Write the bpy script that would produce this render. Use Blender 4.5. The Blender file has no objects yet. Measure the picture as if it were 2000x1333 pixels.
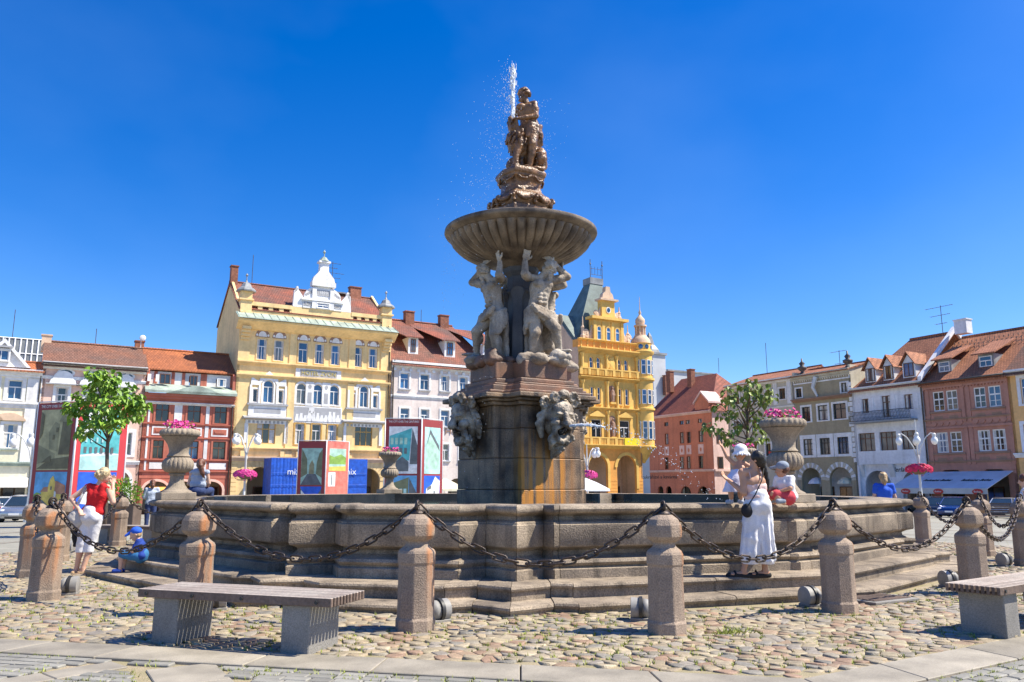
import bpy, bmesh, math, random
import numpy as np
from mathutils import Vector, Matrix, noise
SC = bpy.context.scene
COL = SC.collection
R = math.radians
random.seed(7)

# ---------------------------------------------------------------- camera
FPX = 1570.0; TH = math.atan(281 / FPX); EYE = 1.42
CT, ST = math.cos(TH), math.sin(TH)
cam = bpy.data.cameras.new('camera'); cam.sensor_width = 36; cam.lens = FPX / 2000 * 36
cam.clip_start = 0.1; cam.clip_end = 3000
camo = bpy.data.objects.new('camera', cam); COL.objects.link(camo)
camo.location = (0, 0, EYE); camo.rotation_euler = (R(90) + TH, 0, 0)
SC.camera = camo
# ---------------------------------------------------------------- sky and sun
SUN_EL = R(54); SUN_AZ = R(3)          # azimuth measured from +X towards -Y
w = bpy.data.worlds.new('World'); SC.world = w; w.use_nodes = True
nt = w.node_tree; nt.nodes.clear()
sky = nt.nodes.new('ShaderNodeTexSky'); sky.sky_type = 'NISHITA'; sky.sun_disc = False
sky.sun_elevation = SUN_EL; sky.sun_rotation = R(90) + SUN_AZ
sky.altitude = 400; sky.air_density = 1.0; sky.dust_density = 0.6; sky.ozone_density = 4.0
hs = nt.nodes.new('ShaderNodeHueSaturation'); hs.inputs['Saturation'].default_value = 1.42; hs.inputs['Hue'].default_value = 0.514; hs.inputs['Value'].default_value = 1.0
# thin high veil of cirrus, a few soft patches
wtc = nt.nodes.new('ShaderNodeTexCoord'); wmp = nt.nodes.new('ShaderNodeMapping'); wmp.inputs['Scale'].default_value = (1.6, 1.1, 2.6); wmp.inputs['Location'].default_value = (1.3, 0.4, 0.2)
wn = nt.nodes.new('ShaderNodeTexNoise'); wn.inputs['Scale'].default_value = 1.5; wn.inputs['Detail'].default_value = 5; wn.inputs['Roughness'].default_value = 0.45
wr = nt.nodes.new('ShaderNodeMapRange'); wr.inputs['From Min'].default_value = 0.42; wr.inputs['From Max'].default_value = 0.78; wr.inputs['To Max'].default_value = 0.09
wm = nt.nodes.new('ShaderNodeMix'); wm.data_type = 'RGBA'; wm.inputs['B'].default_value = (3.6, 5.2, 8.2, 1)
bg = nt.nodes.new('ShaderNodeBackground'); bg.inputs['Strength'].default_value = 0.118
wo = nt.nodes.new('ShaderNodeOutputWorld')
nt.links.new(wtc.outputs['Generated'], wmp.inputs['Vector']); nt.links.new(wmp.outputs[0], wn.inputs['Vector']); nt.links.new(wn.outputs['Fac'], wr.inputs['Value']); nt.links.new(wr.outputs[0], wm.inputs['Factor'])
nt.links.new(sky.outputs[0], hs.inputs['Color']); nt.links.new(hs.outputs[0], wm.inputs['A']); nt.links.new(wm.outputs['Result'], bg.inputs['Color']); nt.links.new(bg.outputs[0], wo.inputs[0])
sl = bpy.data.lights.new('sun', 'SUN'); sl.energy = 5.0; sl.angle = R(0.53); sl.color = (1.0, 0.93, 0.80)
so = bpy.data.objects.new('sun', sl); COL.objects.link(so)
SUNV = Vector((math.cos(SUN_EL) * math.cos(SUN_AZ), -math.cos(SUN_EL) * math.sin(SUN_AZ), math.sin(SUN_EL)))
so.rotation_euler = SUNV.to_track_quat('Z', 'Y').to_euler()
SC.view_settings.view_transform = 'Standard'; SC.view_settings.look = 'None'
SC.view_settings.exposure = 0.77; SC.view_settings.gamma = 1.0; SC.view_settings.use_curve_mapping = False
SC.cycles.max_bounces = 6; SC.cycles.transparent_max_bounces = 8

# ---------------------------------------------------------------- geometry helpers
def ray(px, py):
    r = (px - 1000) / FPX; u = (666.5 - py) / FPX
    return Vector((r, CT - u * ST, ST + u * CT))
def at_z(px, py, z=0.0):
    d = ray(px, py); return Vector((0, 0, EYE)) + d * ((z - EYE) / d.z)
def at_y(px, py, Y):
    d = ray(px, py); return Vector((0, 0, EYE)) + d * (Y / d.y)
FC = Vector((0.2, 17.6, 0))            # fountain centre
def gz(x, y):                          # the square falls away gently from the fountain
    r = math.hypot(x - FC.x, y - FC.y)
    if y < 8: return 0.0
    return -max(0.0, min(1.65, (r - 12.5) * 0.022))

class MB:
    def __init__(s): s.v = []; s.f = []; s.c = None; s.fc = []
    def add(s, vs, fs, col=None):
        b = len(s.v); s.v += [tuple(v) for v in vs]; s.f += [tuple(i + b for i in f) for f in fs]
        s.fc += [col] * len(fs)
        return s
    def box(s, x0, x1, y0, y1, z0, z1, col=None, M=None):
        vs = [Vector((x, y, z)) for z in (z0, z1) for (x, y) in ((x0, y0), (x1, y0), (x1, y1), (x0, y1))]
        if M is not None: vs = [M @ v for v in vs]
        return s.add(vs, [(3, 2, 1, 0), (4, 5, 6, 7), (0, 1, 5, 4), (1, 2, 6, 5), (2, 3, 7, 6), (3, 0, 4, 7)], col)
    def prism(s, poly, d0, d1, axis='y', col=None, M=None):
        # poly: list of 2D points; axis y: (x,z) extruded along y; axis z: (x,y); axis x: (y,z)
        n = len(poly)
        def P(a, b, d):
            v = Vector((a, d, b)) if axis == 'y' else (Vector((a, b, d)) if axis == 'z' else Vector((d, a, b)))
            return M @ v if M is not None else v
        vs = [P(a, b, d0) for a, b in poly] + [P(a, b, d1) for a, b in poly]
        fs = [tuple(range(n)), tuple(range(2 * n - 1, n - 1, -1))]
        fs += [((i + 1) % n, i, i + n, (i + 1) % n + n) for i in range(n)]
        return s.add(vs, fs, col)
    def tube(s, pts, rad, n=8, cap=True, col=None):
        pts = [Vector(p) for p in pts]; m = len(pts)
        if not isinstance(rad, (list, tuple)): rad = [rad] * m
        t0 = (pts[1] - pts[0]).normalized()
        up = Vector((0, 0, 1)) if abs(t0.z) < 0.9 else Vector((1, 0, 0))
        a = t0.cross(up).normalized(); vs = []
        for i, p in enumerate(pts):
            t = (pts[min(i + 1, m - 1)] - pts[max(i - 1, 0)])
            t = t.normalized() if t.length > 1e-9 else t0
            a = (a - t * a.dot(t)).normalized(); b = t.cross(a)
            for k in range(n):
                an = 2 * math.pi * k / n; vs.append(p + (a * math.cos(an) + b * math.sin(an)) * rad[i])
        fs = [(i * n + k, i * n + (k + 1) % n, (i + 1) * n + (k + 1) % n, (i + 1) * n + k) for i in range(m - 1) for k in range(n)]
        if cap: fs += [tuple(range(n - 1, -1, -1)), tuple(range((m - 1) * n, m * n))]
        return s.add(vs, fs, col)
    def lathe(s, prof, n=16, c=(0, 0), rf=None, cap=True, a0=0.0, col=None):
        # prof: (r, z); rf(k, i) radius factor
        vs = []; m = len(prof)
        for i, (r, z) in enumerate(prof):
            for k in range(n):
                an = 2 * math.pi * k / n + a0; q = r * (rf(k, i) if rf else 1.0)
                vs.append((c[0] + q * math.cos(an), c[1] + q * math.sin(an), z))
        fs = [(i * n + k, i * n + (k + 1) % n, (i + 1) * n + (k + 1) % n, (i + 1) * n + k) for i in range(m - 1) for k in range(n)]
        if cap: fs += [tuple(range(n - 1, -1, -1)), tuple(range((m - 1) * n, m * n))]
        return s.add(vs, fs, col)
    def ell(s, c, r, n=12, m=8, M=None, col=None):
        c = Vector(c); r = (r, r, r) if not isinstance(r, (list, tuple)) else r
        vs = [(0, 0, -1)]
        for j in range(1, m):
            ph = -math.pi / 2 + math.pi * j / m
            for k in range(n):
                an = 2 * math.pi * k / n; vs.append((math.cos(ph) * math.cos(an), math.cos(ph) * math.sin(an), math.sin(ph)))
        vs.append((0, 0, 1)); top = len(vs) - 1
        fs = [(0, 1 + (k + 1) % n, 1 + k) for k in range(n)]
        for j in range(m - 2):
            for k in range(n):
                a = 1 + j * n + k; b = 1 + j * n + (k + 1) % n; fs.append((a, b, b + n, a + n))
        fs += [(top, top - n + k, top - n + (k + 1) % n) for k in range(n)]
        out = []
        for v in vs:
            q = Vector((v[0] * r[0], v[1] * r[1], v[2] * r[2]))
            out.append(c + (M @ q if M is not None else q))
        return s.add(out, fs, col)
    def cap(s, a, b, ra, rb, n=12, col=None):      # tapered capsule
        a = Vector(a); b = Vector(b); t = b - a; L = t.length or 1e-6; t = t / L
        pts, rad = [], []
        for k in range(5):
            an = math.pi / 2 * k / 4; pts.append(a - t * ra * math.cos(an) * 0.999); rad.append(max(ra * math.sin(an), 1e-4))
        for k in range(5):
            an = math.pi / 2 * k / 4; pts.append(b + t * rb * math.sin(an) * 0.999); rad.append(max(rb * math.cos(an), 1e-4))
        return s.tube(pts, rad, n, True, col)
    def chain(s, pts, rads, n=12):
        for i in range(len(pts) - 1): s.cap(pts[i], pts[i + 1], rads[i], rads[i + 1], n)
        return s
    def mesh(s, name):
        me = bpy.data.meshes.new(name); me.from_pydata(s.v, [], s.f); me.validate()
        if any(c is not None for c in s.fc) and len(me.polygons) == len(s.fc):
            at = me.color_attributes.new('tint', 'FLOAT_COLOR', 'CORNER'); buf = []
            for p, c in zip(me.polygons, s.fc):
                c = c or (1, 1, 1); buf += [c[0], c[1], c[2], 1.0] * p.loop_total
            at.data.foreach_set('color', buf)
        me.update(); return me
    def build(s, name, mat, parent=None, smooth=False, bevel=0.0, loc=None, rot=None, seg=1, auto=None):
        me = s.mesh(name); return link(name, me, mat, parent, smooth, bevel, loc, rot, seg, auto)

def link(name, me, mat, parent=None, smooth=False, bevel=0.0, loc=None, rot=None, seg=1, auto=None):
    if bevel or smooth or auto:
        bm = bmesh.new(); bm.from_mesh(me)
        bmesh.ops.recalc_face_normals(bm, faces=bm.faces)
        if bevel:
            es = [e for e in bm.edges if len(e.link_faces) == 2 and e.calc_face_angle(0) > 0.5]
            bmesh.ops.bevel(bm, geom=es, offset=bevel, segments=seg, profile=0.5, affect='EDGES', clamp_overlap=True)
        if smooth or auto:
            for f in bm.faces: f.smooth = True
            if auto:
                for e in bm.edges: e.smooth = not (len(e.link_faces) == 2 and e.calc_face_angle(0) > auto)
        bm.to_mesh(me); bm.free()
    o = bpy.data.objects.new(name, me); COL.objects.link(o)
    if mat is not None and not me.materials: me.materials.append(MAT[mat] if isinstance(mat, str) else mat)
    if parent is not None: o.parent = parent
    if loc is not None: o.location = loc
    if rot is not None: o.rotation_euler = rot
    return o
def inst(name, src, parent=None, loc=(0, 0, 0), rot=(0, 0, 0), scale=None):
    o = bpy.data.objects.new(name, src.data); COL.objects.link(o); o.location = loc; o.rotation_euler = rot
    if scale is not None: o.scale = scale
    if parent is not None: o.parent = parent
    return o
def tag(o, label=None, cat=None, group=None, kind=None):
    if label: o['label'] = label
    if cat: o['category'] = cat
    if group: o['group'] = group
    if kind: o['kind'] = kind
    return o
def thing(name, label, cat, loc=(0, 0, 0), rz=0.0, group=None):
    o = bpy.data.objects.new(name, None); COL.objects.link(o); o.location = loc; o.rotation_euler = (0, 0, rz)
    o.empty_display_size = 0.2
    return tag(o, label, cat, group)
def copy_tree(o, parent=None):
    c = o.copy(); COL.objects.link(c); c.parent = parent
    for ch in list(o.children): copy_tree(ch, c)
    return c
class SB:
    """soft shapes (capsules, ellipsoids) that melt into one continuous surface"""
    def __init__(s): s.p = []
    def ell(s, c, r, n=0, m=0, M=None, col=None):
        r = (r, r, r) if not isinstance(r, (list, tuple)) else r
        s.p.append(('e', tuple(c), tuple(r), None if M is None else [list(v) for v in M])); return s
    def cap(s, a, b, ra, rb, n=0, col=None): s.p.append(('c', tuple(a), tuple(b), ra, rb)); return s
    def chain(s, pts, rads, n=0):
        for i in range(len(pts) - 1): s.cap(pts[i], pts[i + 1], rads[i], rads[i + 1])
        return s
def blob(sb, name, mat, parent=None, voxel=0.02, smooth=1, disp=0.0, dscale=8.0, loc=None, rot=None, k=None):
    k = k or voxel * 1.3; f32 = np.float32
    bbs = []
    for q in sb.p:
        if q[0] == 'e': c = np.array(q[1]); r = max(q[2]); bbs.append((c - r, c + r))
        else:
            a, b = np.array(q[1]), np.array(q[2]); bbs.append((np.minimum(a - q[3], b - q[4]), np.maximum(a + q[3], b + q[4])))
    lo = np.min([b[0] for b in bbs], 0) - voxel * 3; hi = np.max([b[1] for b in bbs], 0) + voxel * 3
    n = np.ceil((hi - lo) / voxel).astype(int) + 1
    fld = np.full(n, 1.0, f32); ax = [(lo[i] + np.arange(n[i]) * voxel).astype(f32) for i in range(3)]
    for q, (b0, b1) in zip(sb.p, bbs):
        i0 = np.maximum(((b0 - lo) / voxel - 3).astype(int), 0); i1 = np.minimum(((b1 - lo) / voxel + 4).astype(int), n)
        sl_ = tuple(slice(i0[i], i1[i]) for i in range(3))
        X, Y, Z = np.meshgrid(*(ax[i][sl_[i]] for i in range(3)), indexing='ij', sparse=False)
        if q[0] == 'e':
            X = X - q[1][0]; Y = Y - q[1][1]; Z = Z - q[1][2]
            if q[3] is not None:
                M = q[3]; X, Y, Z = (M[0][0] * X + M[1][0] * Y + M[2][0] * Z, M[0][1] * X + M[1][1] * Y + M[2][1] * Z, M[0][2] * X + M[1][2] * Y + M[2][2] * Z)
            r = q[2]; k0 = np.sqrt((X / r[0]) ** 2 + (Y / r[1]) ** 2 + (Z / r[2]) ** 2); k1 = np.sqrt((X / r[0] ** 2) ** 2 + (Y / r[1] ** 2) ** 2 + (Z / r[2] ** 2) ** 2) + 1e-6
            d = k0 * (k0 - 1) / k1
            d = np.where(k0 < 1e-3, -min(r), d)
        else:
            a, b = q[1], q[2]; X = X - a[0]; Y = Y - a[1]; Z = Z - a[2]; v = (b[0] - a[0], b[1] - a[1], b[2] - a[2]); L2 = max(1e-9, v[0] ** 2 + v[1] ** 2 + v[2] ** 2)
            h = np.clip((X * v[0] + Y * v[1] + Z * v[2]) / L2, 0, 1)
            d = np.sqrt((X - v[0] * h) ** 2 + (Y - v[1] * h) ** 2 + (Z - v[2] * h) ** 2) - (q[3] + (q[4] - q[3]) * h)
        o = fld[sl_]; h = np.clip(0.5 + 0.5 * (o - d) / k, 0, 1); fld[sl_] = o + (d - o) * h - k * h * (1 - h)
    ins = fld < 0
    # surface nets
    c8 = [(i, j, l) for i in (0, 1) for j in (0, 1) for l in (0, 1)]
    m = n - 1; sub = lambda A, o: A[o[0]:o[0] + m[0], o[1]:o[1] + m[1], o[2]:o[2] + m[2]]
    cnt = sum(sub(ins, o).astype(np.int8) for o in c8); act = (cnt > 0) & (cnt < 8)
    idx = np.full(m, -1, np.int32); ii = np.argwhere(act); idx[act] = np.arange(len(ii))
    pos = np.zeros((len(ii), 3)); wt = np.zeros(len(ii)); vals = {o: fld[ii[:, 0] + o[0], ii[:, 1] + o[1], ii[:, 2] + o[2]] for o in c8}
    for o in c8:
        for e in range(3):
            if o[e]: continue
            o2 = list(o); o2[e] = 1; o2 = tuple(o2); va, vb = vals[o], vals[o2]; cr = (va < 0) != (vb < 0)
            t = np.where(cr, va / np.where(cr, va - vb, 1), 0); p = np.array(o, float)[None, :] + np.outer(t, np.eye(3)[e]); pos[cr] += p[cr]; wt[cr] += 1
    pos = (ii + pos / wt[:, None]) * voxel + lo
    faces = []
    for e in range(3):
        u, w_ = (e + 1) % 3, (e + 2) % 3
        A = ins; B = np.roll(ins, -1, e); cr = (A != B); s0 = [slice(1, n[0] - 1)] * 3; s0 = tuple(slice(1, n[i] - 1) for i in range(3))
        g = np.argwhere(cr[s0]) + 1
        if not len(g): continue
        du = np.eye(3, dtype=int)[u]; dw = np.eye(3, dtype=int)[w_]; I = lambda q: idx[q[:, 0], q[:, 1], q[:, 2]]
        qd = np.stack([I(g), I(g - du), I(g - du - dw), I(g - dw)], 1); fl = ~A[g[:, 0], g[:, 1], g[:, 2]]
        qd[fl] = qd[fl][:, ::-1]; faces.append(qd)
    F4 = np.concatenate(faces)
    F4 = F4[(F4 >= 0).all(1)]
    for _ in range(smooth):                                       # one or two passes of relaxing
        acc = np.zeros_like(pos); c_ = np.zeros(len(pos))
        for a in range(4): np.add.at(acc, F4[:, a], pos[F4[:, (a + 1) % 4]]); np.add.at(acc, F4[:, (a + 1) % 4], pos[F4[:, a]]); np.add.at(c_, F4[:, a], 1); np.add.at(c_, F4[:, (a + 1) % 4], 1)
        pos = pos * 0.5 + 0.5 * acc / np.maximum(c_, 1)[:, None]
    me = bpy.data.meshes.new(name); me.vertices.add(len(pos)); me.vertices.foreach_set('co', pos.astype(f32).ravel())
    me.loops.add(F4.size); me.loops.foreach_set('vertex_index', F4.astype(np.int32).ravel()); me.polygons.add(len(F4))
    me.polygons.foreach_set('loop_start', np.arange(0, F4.size, 4, dtype=np.int32)); me.update(calc_edges=True)
    me.polygons.foreach_set('use_smooth', np.ones(len(F4), bool)); me.validate()
    if disp:
        nr = np.empty(len(pos) * 3, f32); me.vertices.foreach_get('normal', nr); nr = nr.reshape(-1, 3)
        q = (pos * dscale).tolist(); am = np.array([noise.noise(p) + 0.5 * noise.noise((p[0] * 2.3, p[1] * 2.3, p[2] * 2.3)) for p in q])
        me.vertices.foreach_set('co', (pos + nr * (disp * am)[:, None]).astype(f32).ravel())
    me.update()
    return link(name, me, mat, parent, loc=loc, rot=rot)
def cut_below(o, z):
    bm = bmesh.new(); bm.from_mesh(o.data); bmesh.ops.bisect_plane(bm, geom=bm.verts[:] + bm.edges[:] + bm.faces[:], plane_co=(0, 0, z), plane_no=(0, 0, 1), clear_inner=True); bm.to_mesh(o.data); bm.free(); return o
def text(name, body, size, mat, parent, loc, rot=(R(90), 0, 0), ext=0.01, align='CENTER', shear=0.0, width=None):
    cu = bpy.data.curves.new(name, 'FONT'); cu.body = body; cu.size = size; cu.extrude = ext; cu.align_x = align; cu.align_y = 'CENTER'; cu.shear = shear
    cu.resolution_u = 2
    o = bpy.data.objects.new('tmp', cu); COL.objects.link(o)
    dg = bpy.context.evaluated_depsgraph_get(); dg.update()
    me = bpy.data.meshes.new_from_object(o.evaluated_get(dg)); bpy.data.objects.remove(o)
    me.materials.clear(); me.name = name
    if width:
        xs = [v.co.x for v in me.vertices]
        if xs:
            k = width / max(1e-6, max(xs) - min(xs))
            for v in me.vertices: v.co.x *= k
    return link(name, me, mat, parent, loc=loc, rot=rot)

# ---------------------------------------------------------------- materials
MAT = {}
def nmat(name):
    m = bpy.data.materials.new(name); m.use_nodes = True; MAT[name] = m
    return m, m.node_tree, m.node_tree.nodes['Principled BSDF']
def mat(name, c, rough=0.7, var=0.12, scale=2.0, c2=None, fine=0.0, fscale=60.0, bump=0.0, bscale=None, metal=0.0, spec=0.5, rnd=0.0, streak=0.0, tint=False, coat=0.0, alpha=None):
    """procedural paint / stone: large soft variation, fine speckle, vertical weather streaks, bump"""
    m, t, p = nmat(name); N = t.nodes; L = t.links
    p.inputs['Roughness'].default_value = rough; p.inputs['Metallic'].default_value = metal; p.inputs['Specular IOR Level'].default_value = spec
    if coat: p.inputs['Coat Weight'].default_value = coat; p.inputs['Coat Roughness'].default_value = 0.05
    tc = N.new('ShaderNodeTexCoord'); co = tc.outputs['Object']
    def nz(sc, det=4, vec=None):
        n = N.new('ShaderNodeTexNoise'); n.inputs['Scale'].default_value = sc; n.inputs['Detail'].default_value = det; L.new(vec or co, n.inputs['Vector']); return n.outputs['Fac']
    def mixc(f, a, b, mode='MIX'):
        n = N.new('ShaderNodeMix'); n.data_type = 'RGBA'; n.blend_type = mode
        for s_, v in ((n.inputs['Factor'], f), (n.inputs['A'], a), (n.inputs['B'], b)):
            if hasattr(v, 'links'): L.new(v, s_)
            elif isinstance(v, tuple): s_.default_value = (*v[:3], 1)
            else: s_.default_value = v
        return n.outputs['Result']
    def ramp(v, lo, hi):
        n = N.new('ShaderNodeMapRange'); n.inputs['From Min'].default_value = lo; n.inputs['From Max'].default_value = hi; L.new(v, n.inputs['Value']); return n.outputs['Result']
    d = c2 or tuple(x * (1 - 2.2 * var) for x in c); b = c if c2 else tuple(min(1, x * (1 + var)) for x in c)
    if tint:
        vc = N.new('ShaderNodeVertexColor'); vc.layer_name = 'tint'
        cur = mixc(ramp(nz(scale), 0.3, 0.7), (1 - 2 * var,) * 3, (1.0,) * 3); cur = mixc(1.0, cur, vc.outputs['Color'], 'MULTIPLY')
    else:
        cur = mixc(ramp(nz(scale), 0.32, 0.68), d, b)
    if fine:
        cur = mixc(1.0, cur, mixc(ramp(nz(fscale, 3), 0.3, 0.7), (1 - fine,) * 3, (1 + fine * 0.5,) * 3), 'MULTIPLY')
    if streak:
        mp = N.new('ShaderNodeMapping'); mp.inputs['Scale'].default_value = (1, 1, 0.08); L.new(co, mp.inputs['Vector'])
        cur = mixc(ramp(nz(scale * 3, 5, mp.outputs[0]), 0.52, 0.75), cur, mixc(1.0, cur, (1 - streak,) * 3, 'MULTIPLY'))
    if rnd:
        oi = N.new('ShaderNodeObjectInfo'); cur = mixc(1.0, cur, mixc(oi.outputs['Random'], (1 - rnd,) * 3, (1 + rnd * 0.4,) * 3), 'MULTIPLY')
    L.new(cur, p.inputs['Base Color'])
    if bump:
        bn = N.new('ShaderNodeBump'); bn.inputs['Strength'].default_value = bump; bn.inputs['Distance'].default_value = 0.02
        L.new(nz(bscale or fscale, 5), bn.inputs['Height']); L.new(bn.outputs[0], p.inputs['Normal'])
    if alpha is not None: p.inputs['Alpha'].default_value = alpha
    return m
# materials of the square and the fountain
mat('cobble_stone', (1, 1, 1), 0.62, 0.16, 9, fine=0.25, fscale=90, bump=0.35, tint=True)
mat('bed_soil', (0.40, 0.32, 0.21), 0.95, 0.2, 3, c2=(0.27, 0.24, 0.12), fine=0.3, fscale=80, bump=0.6)
mat('slab_stone', (0.35, 0.31, 0.24), 0.75, 0.14, 2.5, fine=0.22, fscale=120, bump=0.15, rnd=0.22)
mat('sett_stone', (0.30, 0.285, 0.24), 0.75, 0.1, 4, fine=0.15, fscale=120, bump=0.2, rnd=0.3)
mat('grass_blade', (0.30, 0.34, 0.05), 0.7, 0.25, 1.2)
mat('basin_stone', (0.45, 0.36, 0.255), 0.85, 0.1, 1.9, c2=(0.19, 0.15, 0.11), fine=0.42, fscale=55, bump=0.6, streak=0.6, rnd=0.2)
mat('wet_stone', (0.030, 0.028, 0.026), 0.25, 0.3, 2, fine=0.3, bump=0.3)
mat('pale_statue', (0.55, 0.48, 0.385), 0.8, 0.1, 2.6, c2=(0.22, 0.165, 0.115), fine=0.3, fscale=45, bump=0.9, bscale=20, streak=0.45)
mat('brown_statue', (0.34, 0.17, 0.07), 0.36, 0.1, 4, c2=(0.075, 0.038, 0.018), fine=0.3, fscale=50, bump=0.9, bscale=22, streak=0.5)
mat('red_stone', (0.31, 0.15, 0.08), 0.55, 0.1, 2.6, c2=(0.13, 0.085, 0.06), fine=0.3, fscale=50, bump=0.5, streak=0.35)
mat('bowl_stone', (0.30, 0.225, 0.15), 0.55, 0.1, 2.6, c2=(0.085, 0.06, 0.042), fine=0.3, fscale=50, bump=0.4, streak=0.4)
mat('column_stone', (0.10, 0.10, 0.105), 0.6, 0.2, 2, fine=0.3, bump=0.3, streak=0.4)
mat('mask_stone', (0.58, 0.49, 0.37), 0.6, 0.1, 4.0, c2=(0.085, 0.05, 0.025), fine=0.3, fscale=40, bump=0.9, bscale=22)
mat('bollard_stone', (0.42, 0.32, 0.235), 0.9, 0.1, 2.6, c2=(0.29, 0.22, 0.165), fine=0.34, fscale=75, bump=0.5, streak=0.25, rnd=0.14)
mat('iron', (0.070, 0.060, 0.054), 0.45, 0.2, 14, c2=(0.085, 0.055, 0.038), fine=0.3, fscale=60, bump=0.3, metal=0.6, rnd=0.35)
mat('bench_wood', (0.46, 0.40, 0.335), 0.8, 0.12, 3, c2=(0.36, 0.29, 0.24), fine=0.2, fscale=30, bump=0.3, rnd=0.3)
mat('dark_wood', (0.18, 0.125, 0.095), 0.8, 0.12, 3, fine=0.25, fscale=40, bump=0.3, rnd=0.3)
mat('concrete', (0.27, 0.255, 0.23), 0.9, 0.1, 2, fine=0.3, fscale=110, bump=0.35)
mat('plaza', (0.36, 0.34, 0.28), 0.85, 0.08, 0.25, c2=(0.28, 0.265, 0.225), fine=0.15, fscale=3.0)
mat('kerb_stone', (0.5, 0.48, 0.43), 0.85, 0.1, 1.0, fine=0.15, fscale=40)
def pedestal_mat():
    """brown wet granite blocks with ochre run-off below the masks"""
    m = mat('pedestal_stone', (0.40, 0.255, 0.14), 0.5, 0.1, 2.2, c2=(0.085, 0.058, 0.038), fine=0.45, fscale=50, bump=0.7, streak=0.85)
    t = m.node_tree; N = t.nodes; L = t.links; p = N['Principled BSDF']
    src = p.inputs['Base Color'].links[0].from_socket
    tc = N.new('ShaderNodeTexCoord'); mp = N.new('ShaderNodeMapping'); mp.inputs['Scale'].default_value = (7, 7, 0.35); L.new(tc.outputs['Object'], mp.inputs['Vector'])
    n = N.new('ShaderNodeTexNoise'); n.inputs['Scale'].default_value = 1.0; n.inputs['Detail'].default_value = 5; L.new(mp.outputs[0], n.inputs['Vector'])
    r = N.new('ShaderNodeMapRange'); r.inputs['From Min'].default_value = 0.42; r.inputs['From Max'].default_value = 0.58; L.new(n.outputs['Fac'], r.inputs['Value'])
    sp = N.new('ShaderNodeSeparateXYZ'); L.new(tc.outputs['Object'], sp.inputs[0])
    z = N.new('ShaderNodeMapRange'); z.inputs['From Min'].default_value = 2.7; z.inputs['From Max'].default_value = 1.8; L.new(sp.outputs['Z'], z.inputs['Value'])
    x = N.new('ShaderNodeMapRange'); x.inputs['From Min'].default_value = 0.80; x.inputs['From Max'].default_value = 1.10; L.new(sp.outputs['X'], x.inputs['Value'])
    yy = N.new('ShaderNodeMapRange'); yy.inputs['From Min'].default_value = 0.62; yy.inputs['From Max'].default_value = 0.25; L.new(sp.outputs['Y'], yy.inputs['Value'])
    def mul(a, b):
        q = N.new('ShaderNodeMath'); q.operation = 'MULTIPLY'; L.new(a, q.inputs[0]); L.new(b, q.inputs[1]); return q.outputs[0]
    mx = N.new('ShaderNodeMix'); mx.data_type = 'RGBA'; mx.inputs['B'].default_value = (0.55, 0.22, 0.025, 1)
    L.new(mul(mul(mul(r.outputs[0], z.outputs[0]), x.outputs[0]), yy.outputs[0]), mx.inputs['Factor']); L.new(src, mx.inputs['A']); L.new(mx.outputs['Result'], p.inputs['Base Color'])
pedestal_mat()
def water_mats():
    m, t, p = nmat('basin_water'); p.inputs['Base Color'].default_value = (0.012, 0.02, 0.022, 1); p.inputs['Roughness'].default_value = 0.06
    n = t.nodes.new('ShaderNodeTexNoise'); n.inputs['Scale'].default_value = 5; n.inputs['Detail'].default_value = 4
    b = t.nodes.new('ShaderNodeBump'); b.inputs['Strength'].default_value = 0.5; b.inputs['Distance'].default_value = 0.05
    t.links.new(n.outputs['Fac'], b.inputs['Height']); t.links.new(b.outputs[0], p.inputs['Normal'])
    m, t, p = nmat('foam'); p.inputs['Base Color'].default_value = (0.86, 0.9, 0.94, 1); p.inputs['Roughness'].default_value = 0.2; p.inputs['Transmission Weight'].default_value = 0.25; p.inputs['IOR'].default_value = 1.2
    p.inputs['Subsurface Weight'].default_value = 0.0
water_mats()

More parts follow.
